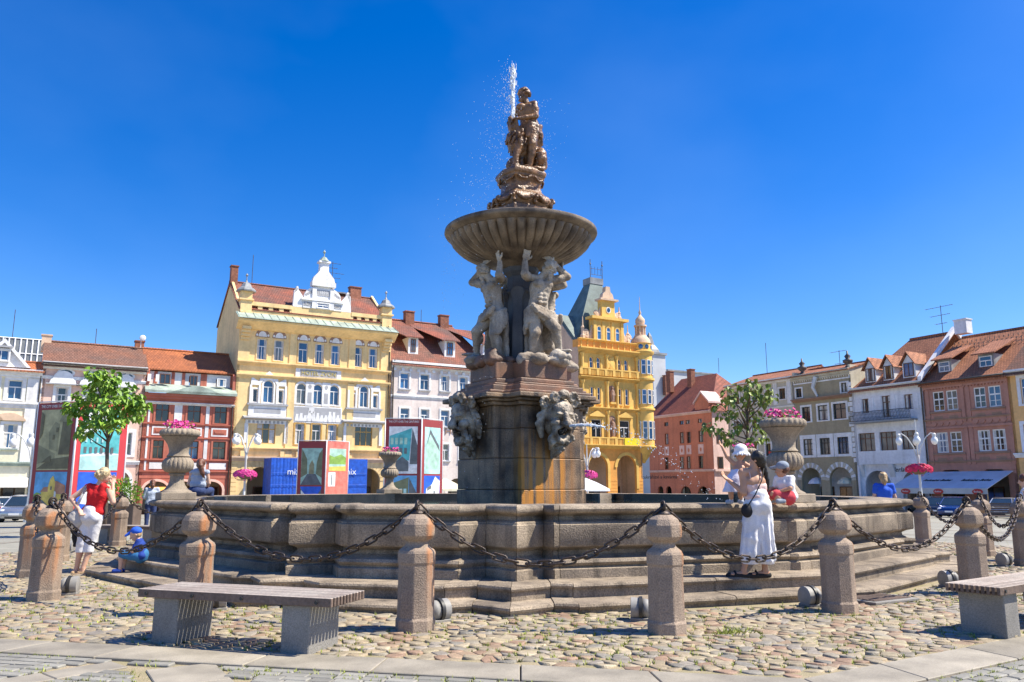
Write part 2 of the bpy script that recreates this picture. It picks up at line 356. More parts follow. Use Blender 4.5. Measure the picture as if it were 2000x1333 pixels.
# ---------------------------------------------------------------- ground of the square
def make_ground():
    rs = [0, 4, 8, 11, 12.5, 16, 20, 25, 30, 37, 45, 55, 70, 87, 110, 150, 220, 400, 900, 2200]; n = 72; vs = []; fs = []
    for i, r in enumerate(rs):
        for k in range(n):
            a = 2 * math.pi * k / n; x = FC.x + r * math.cos(a); y = FC.y + r * math.sin(a); vs.append((x, y, gz(x, y) - 0.03))
    for i in range(len(rs) - 1):
        for k in range(n): fs.append((i * n + k, i * n + (k + 1) % n, (i + 1) * n + (k + 1) % n, (i + 1) * n + k))
    o = MB().add(vs, fs).build('plaza_paving', 'plaza'); tag(o, kind='structure')
    # faint setts pattern
    m = MAT['plaza']; t = m.node_tree; N = t.nodes; L = t.links; p = N['Principled BSDF']; src = p.inputs['Base Color'].links[0].from_socket
    tc = N.new('ShaderNodeTexCoord'); br = N.new('ShaderNodeTexBrick'); br.inputs['Scale'].default_value = 1.0
    mp = N.new('ShaderNodeMapping'); mp.inputs['Rotation'].default_value = (0, 0, R(30)); L.new(tc.outputs['Object'], mp.inputs['Vector']); L.new(mp.outputs[0], br.inputs['Vector'])
    br.inputs['Color1'].default_value = (1, 1, 1, 1); br.inputs['Color2'].default_value = (0.86, 0.86, 0.84, 1); br.inputs['Mortar'].default_value = (0.72, 0.74, 0.55, 1)
    br.inputs['Brick Width'].default_value = 0.4; br.inputs['Row Height'].default_value = 0.2; br.inputs['Mortar Size'].default_value = 0.012
    mx = N.new('ShaderNodeMix'); mx.data_type = 'RGBA'; mx.blend_type = 'MULTIPLY'; mx.inputs['Factor'].default_value = 1
    L.new(src, mx.inputs['A']); L.new(br.outputs['Color'], mx.inputs['B']); L.new(mx.outputs['Result'], p.inputs['Base Color'])
    # paler bands of slabs crossing the square
    for k, (r0, r1) in enumerate(((13.6, 14.1), (19.2, 19.9), (30, 30.9), (42, 43))):
        mb = MB(); nn = 96
        for i in range(nn):
            q = []
            for (r, a) in ((r0, i), (r0, i + 1), (r1, i + 1), (r1, i)):
                an = 2 * math.pi * a / nn; c8 = math.cos(((an + R(57.7) + R(22.5)) % R(45)) - R(22.5)); rr = r / c8
                x = FC.x + rr * math.cos(an); y = FC.y + rr * math.sin(an); q.append((x, y, gz(x, y) - 0.024))
            if q[0][1] > 8.5: mb.add(q, [(0, 1, 2, 3)])
        tag(mb.build('paving_band', 'slab_stone'), kind='structure')
make_ground()
AX = R(-57.7)                                   # direction of the right-hand urn axis
def oct_apo(p):                                 # apothem coordinate in the octagon round the fountain
    d = Vector((p[0] - FC.x, p[1] - FC.y)); return max(d.dot(Vector((math.cos(AX + k * math.pi / 4), math.sin(AX + k * math.pi / 4)))) for k in range(8))

# plan of the basin: (angle from the diagonal, radius)
QV = [(-45, 7.30), (-43, 7.32), (-42.4, 7.24), (-15.8, 7.30), (-15.2, 7.36), (-14.3, 7.15), (-11.6, 7.54), (-8.4, 7.10), (-6.1, 7.44),
      (6.1, 7.44), (8.4, 7.10), (11.6, 7.54), (14.3, 7.15), (15.2, 7.36), (15.8, 7.30), (42.4, 7.24), (43, 7.32)]
PLAN = []
for q in range(4):
    for a, r in QV: PLAN.append((R(-102.7 + 90 * q + a), r))
def plan_pts(off, drop=()):
    return [Vector((FC.x + (r + off) * math.cos(a), FC.y + (r + off) * math.sin(a), 0)) for a, r in PLAN]
def simple_plan(off):       # softer outline used by the steps
    out = []
    for q in range(4):
        for a, r in ((-45, 7.27), (-16.5, 7.30), (-14.6, 7.22), (-11.2, 7.56), (-8.2, 7.26), (-5.6, 7.46), (5.6, 7.46), (8.2, 7.26), (11.2, 7.56), (14.6, 7.22), (16.5, 7.30)):
            an = R(-102.7 + 90 * q + a); out.append((an, r + off))
    return out
def ring_blocks(plan, prof, name, matn, parent, maxlen=2.2, gap=0.004, jit=0.0, auto=R(40), close=True):
    n = len(plan); rnd = random.Random(3)
    P = lambda a, r: Vector((FC.x + r * math.cos(a), FC.y + r * math.sin(a), 0))
    for i in range(n):
        a0, r0 = plan[i]; a1, r1 = plan[(i + 1) % n]
        if a1 < a0: a1 += 2 * math.pi
        L = (P(a0, r0) - P(a1, r1)).length; m = max(1, int(L / maxlen + 0.5))
        for k in range(m):
            f0, f1 = k / m, (k + 1) / m; g = gap / L
            vs = []; dz = rnd.uniform(-jit, jit)
            for f in (f0 + g, f1 - g):
                for off, z in prof:
                    p = P(a0, r0 + off).lerp(P(a1, r1 + off), f); vs.append((p.x, p.y, z + (dz if z > 0 else 0)))
            q = len(prof); fs = [(j, j + 1, q + j + 1, q + j) for j in range(q - 1)]
            if close: fs += [(q - 1, 0, q, 2 * q - 1)]
            fs += [tuple(range(q - 1, -1, -1)), tuple(range(q, 2 * q))]
            MB().add(vs, fs).build(name, matn, parent, auto=auto)

def make_cobbles():
    root = thing('cobbled_ring', None, None); tag(root, kind='structure')
    bed = MB(); vs = [(FC.x, FC.y, 0)]
    for k in range(8):
        an = AX + R(22.5) + k * math.pi / 4; r = 10.62 / math.cos(R(22.5)); vs.append((FC.x + r * math.cos(an), FC.y + r * math.sin(an), 0.0))
    bed.add(vs, [(0, 1 + k, 1 + (k + 1) % 8) for k in range(8)]).build('bedding', 'bed_soil', root)
    rnd = random.Random(11); dx, dy = 0.150, 0.118; ca, sa = math.cos(R(12)), math.sin(R(12))
    pts = {}
    SP = [(a, r + 0.98) for a, r in simple_plan(0)]
    def step_r(an):
        best = 8.3
        an = (an - R(-102.7)) % (math.pi / 2)
        if an > math.pi / 4: an -= math.pi / 2
        d = abs(math.degrees(an))
        tab = [(0, 7.46), (5.6, 7.46), (8.2, 7.26), (11.2, 7.56), (14.6, 7.22), (16.5, 7.30), (45, 7.27)]
        for (x0, y0), (x1, y1) in zip(tab, tab[1:]):
            if x0 <= d <= x1: return y0 + (y1 - y0) * (d - x0) / (x1 - x0) + 0.93
        return 8.3
    N = 108
    for j in range(-N, N + 1):
        for i in range(-N, N + 1):
            x = (i + 0.5 * (j % 2) + rnd.uniform(-0.42, 0.42)) * dx; y = (j + rnd.uniform(-0.42, 0.42)) * dy
            p = (FC.x + ca * x - sa * y, FC.y + sa * x + ca * y)
            if oct_apo(p) > 10.75: continue
            d = (p[0] - FC.x, p[1] - FC.y); r = math.hypot(*d); an = math.degrees(math.atan2(d[1], d[0]))
            if r < 7.9 or (35 < an < 140) or (r > 8.6 and 20 < an < 155): continue
            pts[(i, j)] = p
    pal = [(0.50, 0.43, 0.33), (0.42, 0.385, 0.33), (0.55, 0.46, 0.34), (0.36, 0.345, 0.325), (0.48, 0.36, 0.27), (0.58, 0.51, 0.40), (0.43, 0.395, 0.37), (0.56, 0.49, 0.36), (0.52, 0.45, 0.355), (0.45, 0.31, 0.235)]
    cells = []
    for (i, j), p in pts.items():
        if oct_apo(p) > 10.55: continue
        d = (p[0] - FC.x, p[1] - FC.y)
        if math.hypot(*d) < step_r(math.atan2(d[1], d[0])): continue
        poly = [(-0.3, -0.3), (0.3, -0.3), (0.3, 0.3), (-0.3, 0.3)]
        for di in (-2, -1, 0, 1, 2):
            for dj in (-2, -1, 0, 1, 2):
                q = pts.get((i + di, j + dj))
                if q is None or (di == 0 and dj == 0): continue
                vx, vy = q[0] - p[0], q[1] - p[1]; L2 = (vx * vx + vy * vy) / 2 * 0.95
                out = []
                for k in range(len(poly)):
                    a = poly[k]; b = poly[(k + 1) % len(poly)]; da = a[0] * vx + a[1] * vy - L2; db = b[0] * vx + b[1] * vy - L2
                    if da <= 0: out.append(a)
                    if da * db < 0:
                        t = da / (da - db); out.append((a[0] + (b[0] - a[0]) * t, a[1] + (b[1] - a[1]) * t))
                poly = out
                if len(poly) < 3: break
            if len(poly) < 3: break
        if len(poly) < 3 or max(abs(c) for v in poly for c in v) > 0.2: continue
        # merge near vertices
        pl = [poly[0]]
        for v in poly[1:]:
            if math.hypot(v[0] - pl[-1][0], v[1] - pl[-1][1]) > 0.022: pl.append(v)
        if len(pl) < 3: continue
        cells.append((p, pl))
    def shape(p, pl, ox, oy):
        h = rnd.uniform(0.006, 0.019); tx, ty = rnd.uniform(-0.09, 0.09), rnd.uniform(-0.16, 0.10); n = len(pl); vs = []
        for s, z in ((1.0, -0.012), (0.975, h * 0.6), (0.90, h * 0.95), (0.55, h)):
            for (x, y) in pl:
                xx, yy = x * s, y * s
                zz = z + (tx * xx + ty * yy if z > 0 else 0); vs.append((ox + xx, oy + yy, zz))
        fs = []
        for r in range(3): fs += [(r * n + k, r * n + (k + 1) % n, (r + 1) * n + (k + 1) % n, (r + 1) * n + k) for k in range(n)]
        fs.append(tuple(range(3 * n, 4 * n)))
        return vs, fs
    cells.sort(key=lambda c: (c[0][0] * 0.9) ** 2 + c[0][1] ** 2 + (0 if -5.2 < c[0][0] < 5.2 else 60))
    vis = [c for c in cells if abs(c[0][0]) < c[0][1] * 0.66]
    near = vis[:300]; ns = set(id(c) for c in near)
    big = MB()
    for c in cells:
        p, pl = c; col = pal[rnd.randrange(len(pal))]; k = rnd.uniform(0.82, 1.15); col = tuple(v * k * q for v, q in zip(col, (0.80, 0.755, 0.64)))
        if id(c) in ns:
            vs, fs = shape(p, pl, 0, 0); mb = MB().add(vs, fs, col); mb.build('cobble', 'cobble_stone', root, smooth=True, loc=(p[0], p[1], 0.0))
        else:
            vs, fs = shape(p, pl, p[0], p[1]); big.add(vs, fs, col)
    o = big.build('cobbles', 'cobble_stone', root, smooth=True); tag(o, kind='stuff')
    # grass in the joints
    g = MB()
    for k in range(9000):
        c = cells[rnd.randrange(len(cells))] if k % 3 else vis[rnd.randrange(min(len(vis), 2200))]
        p, pl = c; v = pl[rnd.randrange(len(pl))]
        x, y = p[0] + v[0], p[1] + v[1]
        if noise.noise(Vector((x * 0.9, y * 0.9, 3))) < (-0.05 if k % 5 else -0.3): continue
        for b in range(3):
            a = rnd.uniform(0, 6.28); h = rnd.uniform(0.015, 0.045); l = rnd.uniform(0.01, 0.035); wd = 0.006
            bx, by = x + rnd.uniform(-0.015, 0.015), y + rnd.uniform(-0.015, 0.015)
            g.add([(bx - wd * math.sin(a), by + wd * math.cos(a), 0), (bx + wd * math.sin(a), by - wd * math.cos(a), 0), (bx + l * math.cos(a), by + l * math.sin(a), h)], [(0, 1, 2)])
    # a few weeds at the foot of the steps
    for (px, py) in ((868, 1181), (1372, 1178), (1003 + 430, 1236), (560, 1165)):
        q = at_z(px, py, 0.02)
        for k in range(70):
            a = rnd.uniform(0, 6.28); l = rnd.uniform(0.02, 0.14); h = rnd.uniform(0.03, 0.10); wd = 0.008
            bx, by = q.x + rnd.gauss(0, 0.09), q.y + rnd.gauss(0, 0.02)
            g.add([(bx - wd, by, 0), (bx + wd, by, 0), (bx + l * math.cos(a), by + l * math.sin(a), h)], [(0, 1, 2)])
    tag(g.build('joint_grass', 'grass_blade'), 'short green grass and moss growing in the cobble joints', 'grass', kind='stuff')
make_cobbles()

def make_slabs():
    root = thing('slab_border', None, None); tag(root, kind='structure')
    rnd = random.Random(5)
    def quad(pts, name='slab', m='slab_stone', z0=-0.06, z1=0.012, bev=0.006, g=0.006):
        c = sum((Vector(p) for p in pts), Vector((0, 0))) / len(pts)
        q = []
        for p in pts:
            v = Vector(p) - c; q.append(tuple(v * (1 - g / max(v.length, 0.01))))
        MB().prism(q, z0, z1, 'z').build(name, m, root, bevel=bev, loc=(c.x, c.y, 0))
    def frame(k):
        an = AX + k * math.pi / 4; nv = Vector((math.cos(an), math.sin(an))); tv = Vector((-nv.y, nv.x)); return nv, tv
    F2 = Vector((FC.x, FC.y))
    setts = []
    for k in (-2, -1, 0, 1):
        nv, tv = frame(k); half = lambda a: a * math.tan(R(22.5))
        A = 10.6; B = 11.1; t = -half(A); tb = -half(B); n = 8
        cuts = [i / n for i in range(n + 1)]
        cuts = [c + (rnd.uniform(-0.02, 0.02) if 0 < c < 1 else 0) for c in cuts]
        for i in range(n):
            a, b = cuts[i], cuts[i + 1]
            quad([tuple(F2 + nv * A + tv * (-half(A) + 2 * half(A) * a)), tuple(F2 + nv * B + tv * (-half(B) + 2 * half(B) * a)),
                  tuple(F2 + nv * B + tv * (-half(B) + 2 * half(B) * b)), tuple(F2 + nv * A + tv * (-half(A) + 2 * half(A) * b))])
        # setts outside the border
        nrow = 22 if k in (-1, 0) else 4
        for rr in range(nrow):
            d = 11.125 + rr * 0.112; hw = half(d); x = -hw + rnd.uniform(0, 0.12)
            while x < hw - 0.1:
                L = rnd.uniform(0.17, 0.23); p = F2 + nv * (d + 0.05) + tv * (x + L / 2)
                if abs(p.x) < p.y * 0.72 and p.y > 5.4: setts.append((p, L, an_of(tv)))
                x += L + 0.012
    # radial strips of slabs that cross the setts on the left
    strips = [(at_z(240, 1296), at_z(-60, 1345), 0.30), (at_z(352, 1300), at_z(415, 1372), 0.52)]
    keep = []
    for (a, b, wd) in strips:
        a = Vector((a.x, a.y)); b = Vector((b.x, b.y)); t = (b - a).normalized(); nn = Vector((-t.y, t.x)); L = (b - a).length; m = max(2, int(L / 0.9)); a = a + t * 0.02
        for i in range(m):
            p = a + t * (L * i / m); q = a + t * (L * (i + 1) / m); quad([tuple(p - nn * wd / 2), tuple(p + nn * wd / 2), tuple(q + nn * wd / 2), tuple(q - nn * wd / 2)], z1=0.0)
    for (p, L, ang) in setts:
        ok = True
        for (a, b, wd) in strips:
            a2 = Vector((a.x, a.y)); b2 = Vector((b.x, b.y)); t = (b2 - a2).normalized(); d = p - a2
            if abs(d.dot(Vector((-t.y, t.x)))) < wd / 2 + 0.07 and -0.05 < d.dot(t) < (b2 - a2).length + 0.1: ok = False
        if ok: keep.append((p, L, ang))
    keep.sort(key=lambda s: s[0].length)
    base = MB().prism([(-0.1, -0.048), (0.1, -0.048), (0.1, 0.048), (-0.1, 0.048)], -0.05, 0.006, 'z').build('sett', 'sett_stone', root, bevel=0.008)
    first = True
    print('setts', len(keep))
    for (p, L, ang) in keep[:299]:
        o = base if first else inst('sett', base, root)
        first = False
        o.location = (p.x, p.y, rnd.uniform(-0.003, 0.003)); o.rotation_euler = (rnd.uniform(-0.02, 0.02), rnd.uniform(-0.02, 0.02), ang + rnd.uniform(-0.03, 0.03)); o.scale = (L / 0.2, 1, 1)
    mb = MB()
    for (p, L, ang) in keep[299:]:
        M = Matrix.Translation((p.x, p.y, 0)) @ Matrix.Rotation(ang, 4, 'Z'); mb.box(-L / 2, L / 2, -0.048, 0.048, -0.05, 0.005, M=M)
    if mb.v: tag(mb.build('setts', 'sett_stone', root), kind='stuff')
    bed = MB()
    for k in (-2, -1, 0, 1):
        nv, tv = frame(k); h0, h1 = 11.05 * math.tan(R(22.5)), 14.0 * math.tan(R(22.5))
        q = [F2 + nv * 11.05 - tv * h0, F2 + nv * 14 - tv * h1, F2 + nv * 14 + tv * h1, F2 + nv * 11.05 + tv * h0]
        if True: bed.add([(v.x, v.y, -0.014 if k in (-1, 0) else -0.02) for v in q], [(0, 1, 2, 3)])
    bed.build('bedding', 'bed_soil', root)
    g = MB()
    for k in range(2600):
        p, L, ang = keep[rnd.randrange(len(keep))]
        t = Vector((math.cos(ang), math.sin(ang))); n2 = Vector((-t.y, t.x))
        q = p + t * rnd.uniform(-0.12, 0.12) + n2 * 0.056 * rnd.choice((-1, 1)) if rnd.random() < 0.7 else p + t * (L / 2 + 0.006) * rnd.choice((-1, 1))
        if noise.noise(Vector((q.x * 1.4, q.y * 1.4, 9))) < -0.12: continue
        for b in range(3):
            a = rnd.uniform(0, 6.28); h = rnd.uniform(0.01, 0.03); l = rnd.uniform(0.01, 0.03); wd = 0.005; bx, by = q.x + rnd.uniform(-0.012, 0.012), q.y + rnd.uniform(-0.006, 0.006)
            g.add([(bx - wd * math.sin(a), by + wd * math.cos(a), -0.01), (bx + wd * math.sin(a), by - wd * math.cos(a), -0.01), (bx + l * math.cos(a), by + l * math.sin(a), h)], [(0, 1, 2)])
    tag(g.build('sett_grass', 'grass_blade'), 'yellow green grass growing in the sett joints at the bottom edge', 'grass', kind='stuff')
def an_of(t): return math.atan2(t.y, t.x)
make_slabs()
# ---------------------------------------------------------------- figures
V = Vector
def hand(mb, wrist, d, pn, s, curl=0.5, spread=0.12):
    """palm, four unequal bent fingers and a thumb leaving the side of the palm. d: pointing direction, pn: palm normal"""
    d = V(d).normalized(); pn = V(pn); pn = (pn - d * pn.dot(d)).normalized(); sd = d.cross(pn)
    w = V(wrist); c = w + d * 0.05 * s
    M = Matrix((d, sd, pn)).transposed()
    mb.ell(c, (0.052 * s, 0.042 * s, 0.018 * s), 10, 6, M)
    for k, ln in enumerate((0.072, 0.082, 0.076, 0.060)):
        o = (k - 1.5) / 1.5; b = w + d * 0.088 * s + sd * o * 0.031 * s
        a = d + sd * o * spread; a.normalize()
        j1 = b + (a * math.cos(curl * 0.6) + pn * math.sin(curl * 0.6)) * ln * 0.5 * s
        j2 = j1 + (a * math.cos(curl * 1.5) + pn * math.sin(curl * 1.5)) * ln * 0.5 * s
        mb.cap(b, j1, 0.0098 * s, 0.0092 * s, 8); mb.cap(j1, j2, 0.0092 * s, 0.0078 * s, 8)
    b = w + d * 0.03 * s + sd * -0.032 * s; j = b + (d * 0.6 - sd * 0.75 + pn * 0.3).normalized() * 0.038 * s
    mb.cap(b, j, 0.012 * s, 0.011 * s, 8); mb.cap(j, j + (d * 0.9 - sd * 0.25 + pn * 0.4).normalized() * 0.03 * s, 0.011 * s, 0.009 * s, 8)
def head(mb, c, face, s=1.0, tilt=(0, 0, 1)):
    """c: centre of the skull, face: direction the face looks"""
    f = V(face).normalized(); u = V(tilt); u = (u - f * u.dot(f)).normalized(); sd = u.cross(f); M = Matrix((sd, f, u)).transposed(); c = V(c)
    P = lambda x, y, z: c + M @ V((x * s, y * s, z * s))
    mb.ell(P(0, -0.012, 0.02), (0.074 * s, 0.092 * s, 0.092 * s), 14, 10, M)
    mb.ell(P(0, 0.018, -0.045), (0.058 * s, 0.066 * s, 0.075 * s), 12, 8, M)
    mb.ell(P(0, 0.045, -0.095), (0.030 * s, 0.030 * s, 0.022 * s), 8, 6, M)
    mb.cap(P(0, 0.085, 0.0), P(0, 0.108, -0.038), 0.009 * s, 0.015 * s, 8)
    mb.ell(P(0, 0.084, -0.066), (0.024 * s, 0.011 * s, 0.008 * s), 8, 6, M); mb.ell(P(0, 0.082, -0.079), (0.020 * s, 0.011 * s, 0.008 * s), 8, 6, M)
    for q in (-1, 1):
        mb.ell(P(q * 0.077, -0.012, -0.015), (0.010 * s, 0.019 * s, 0.032 * s), 8, 6, M)
        mb.ell(P(q * 0.03, 0.080, 0.012), (0.022 * s, 0.010 * s, 0.008 * s), 8, 6, M)
        mb.ell(P(q * 0.038, 0.066, -0.035), (0.022 * s, 0.016 * s, 0.020 * s), 8, 6, M)
    return P, M
def foot(mb, an, toe, s=1.0, big=1.0):
    an = V(an); toe = V(toe); d = (toe - an); d.z = 0; d.normalize()
    mb.cap(an, an + V((0, 0, -0.045 * s)), 0.036 * s, 0.036 * s); mb.cap(an + V((0, 0, -0.05 * s)) - d * 0.03 * s, toe - d * 0.02 * s, 0.034 * s * big, 0.026 * s * big)
    sd = V((-d.y, d.x, 0))
    for k in range(5):
        b = toe + sd * (k - 2) * 0.017 * s - d * abs(k - 1) * 0.006 * s; mb.cap(b - d * 0.02 * s, b + d * 0.016 * s, 0.012 * s, 0.010 * s, 8)
def torso(mb, pel, wai, che, shl, shr, s=1.0, w=1.0, bust=False):
    pel, wai, che, shl, shr = map(V, (pel, wai, che, shl, shr)); sd = (shr - shl).normalized()
    for q in (-1, 1):
        mb.chain([pel + sd * q * 0.065 * w * s, wai + sd * q * 0.05 * w * s, che + sd * q * 0.07 * w * s], [0.105 * s * w, 0.085 * s * w, 0.098 * s * w])
    mb.chain([pel, wai, che], [0.11 * s * w, 0.095 * s * w, 0.11 * s * w])
    mb.cap(shl, shr, 0.058 * s, 0.058 * s); mb.cap(che, (shl + shr) / 2, 0.10 * s, 0.07 * s)

# ---------------------------------------------------------------- the fountain
fountain = thing('fountain', 'tall baroque stone fountain with octagonal basin, shell bowl and carved figures', 'fountain', (0, 0, 0))
def make_basin():
    wall = [(-0.60, 0.20), (0.03, 0.20), (0.03, 0.385), (0.0, 0.398), (-0.03, 0.402), (-0.03, 0.418), (0.0, 0.43), (0.022, 0.462), (0.0, 0.498), (-0.10, 0.508), (-0.19, 0.55), (-0.20, 0.60), (-0.12, 0.635), (-0.02, 0.655), (0.0, 0.68),
            (0.0, 0.925), (-0.015, 0.935), (-0.03, 0.938), (-0.035, 0.955), (-0.13, 0.985), (-0.155, 1.03), (-0.07, 1.062), (-0.015, 1.070), (0.018, 1.085), (0.034, 1.118), (0.018, 1.152), (-0.02, 1.170), (-0.08, 1.176), (-0.58, 1.172), (-0.60, 1.15)]
    ring_blocks(PLAN, wall, 'wall_block', 'basin_stone', fountain, maxlen=2.4, jit=0.002)
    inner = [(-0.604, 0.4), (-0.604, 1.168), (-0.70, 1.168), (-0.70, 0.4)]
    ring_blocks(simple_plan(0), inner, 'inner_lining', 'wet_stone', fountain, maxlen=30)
    up = [(-0.3, 0.08), (0.50, 0.08), (0.50, 0.215), (0.535, 0.222), (0.545, 0.245), (0.53, 0.268), (0.50, 0.276), (-0.3, 0.276)]
    lo = [(0.2, -0.1), (0.93, -0.1), (0.93, 0.045), (0.955, 0.052), (0.968, 0.078), (0.955, 0.102), (0.92, 0.112), (0.2, 0.112)]
    ring_blocks(simple_plan(0.0), up, 'step_block', 'basin_stone', fountain, maxlen=2.0, jit=0.006)
    ring_blocks(simple_plan(0.02), lo, 'step_block', 'basin_stone', fountain, maxlen=2.3, jit=0.008)
    MB().lathe([(0.02, 1.0), (6.75, 1.0)], 64, (FC.x, FC.y), cap=False).build('water_surface', 'basin_water', fountain, smooth=True)
make_basin()
def fdir(a): return V((math.cos(a), math.sin(a), 0))
FR = Matrix.Translation(FC) @ Matrix.Rotation(AX, 4, 'Z')      # frame of the pedestal: +x along the right-hand mask
def cross(e, h, c):         # cross-shaped plan, arm length e, half width h, small chamfer c in the re-entrant corner
    pts = []
    for k in range(4):
        a = k * math.pi / 2; ca, sa = math.cos(a), math.sin(a)
        for x, y in ((e, -h), (e, h), (h + c, h), (h, h + c)): pts.append((ca * x - sa * y, sa * x + ca * y))
    return pts
def make_pedestal():
    def slab(e, h, c, z0, z1, m, bev, name):
        mb = MB().prism(cross(e, h, c), z0, z1, 'z'); mb.build(name, m, fountain, bevel=bev, loc=FC, rot=(0, 0, AX), seg=2)
    zs = [0.5, 1.32, 1.95, 2.55, 3.02]
    for i in range(4): slab(1.17 - 0.012 * i, 0.76 - 0.008 * i, 0.12, zs[i] + 0.004, zs[i + 1], 'pedestal_stone', 0.018, 'pedestal_block')
    for e, h, z0, z1, m in ((1.22, 0.82, 3.022, 3.10, 'pedestal_stone'), (1.33, 0.89, 3.102, 3.16, 'pedestal_stone'), (1.45, 0.96, 3.162, 3.26, 'pedestal_stone'), (1.33, 0.90, 3.262, 3.33, 'red_stone'), (1.20, 0.80, 3.332, 3.45, 'red_stone'), (1.12, 0.74, 3.452, 3.50, 'red_stone'), (1.05, 0.68, 3.502, 3.60, 'red_stone')):
        slab(e, h, 0.1, z0, z1, m, 0.022, 'cornice')
    for i in range(4):
        d = AX + i * math.pi / 2
        p = FC + fdir(d) * 0.72
        MB().box(-0.46, 0.27, -0.54, 0.54, 3.602, 3.98).build('plinth_block', 'red_stone', fountain, bevel=0.03, loc=(p.x, p.y, 0), rot=(0, 0, d), seg=2)
        mb = SB(); rr = random.Random(i)
        for k in range(7):
            mb.ell((0.05 + rr.uniform(-0.25, 0.3), rr.uniform(-0.45, 0.45), 4.0 + rr.uniform(0, 0.05)), (rr.uniform(0.14, 0.25), rr.uniform(0.14, 0.25), rr.uniform(0.08, 0.16)), 8, 6)
        mb.ell((0.22, 0.32, 4.08), (0.17, 0.2, 0.2), 8, 6)
        blob(mb, 'rock', 'pale_statue' if i in (0, 1) else 'red_stone', fountain, 0.03, 1, 0.03, 5, loc=(p.x, p.y, 0), rot=(0, 0, d))
    # column with flat pilasters
    mb = MB().lathe([(0.44, 3.9), (0.44, 4.06), (0.36, 4.12), (0.32, 4.2), (0.30, 5.6), (0.35, 5.66), (0.31, 5.72), (0.31, 6.0), (0.40, 6.1), (0.44, 6.24)], 8, a0=R(22.5))
    mb.build('column', 'column_stone', fountain, bevel=0.012, loc=FC, rot=(0, 0, AX))
    for i in range(4):
        d = AX + R(45) + i * math.pi / 2
        MB().prism([(-0.20, 4.0), (0.20, 4.0), (0.13, 4.2), (0.11, 5.45), (0.17, 5.6), (0.12, 5.72), (0, 5.76), (-0.12, 5.72), (-0.17, 5.6), (-0.11, 5.45), (-0.13, 4.2)], 0.25, 0.37, 'y').build('pilaster', 'column_stone', fountain, bevel=0.015, loc=FC, rot=(0, 0, d - R(90)))
make_pedestal()
def make_bowl():
    n = 352; lob = 44
    prof = [(0.42, 6.20), (0.50, 6.25), (0.60, 6.29), (0.78, 6.33), (0.98, 6.39), (1.18, 6.47), (1.36, 6.57), (1.50, 6.69), (1.58, 6.79), (1.605, 6.86), (1.60, 6.90), (1.575, 6.91), (1.62, 6.925), (1.64, 6.95), (1.71, 6.965), (1.735, 7.01), (1.725, 7.07), (1.66, 7.10), (1.58, 7.06), (1.0, 6.9), (0.3, 6.85)]
    def rf(k, i):
        z = prof[i][1]
        if i < 3 or i > 10: return 1.0
        amp = {3: 0.03, 4: 0.055, 5: 0.075, 6: 0.085, 7: 0.088, 8: 0.085, 9: 0.07, 10: 0.012}[i]
        return 1.0 - amp + amp * abs(math.cos(lob * math.pi * k / n)) ** 0.75
    MB().lathe(prof, n, rf=rf).build('bowl', 'bowl_stone', fountain, auto=R(50), loc=FC)
    MB().lathe([(0.02, 7.055), (1.60, 7.055)], 48, cap=False).build('bowl_water', 'basin_water', fountain, smooth=True, loc=FC)
make_bowl()
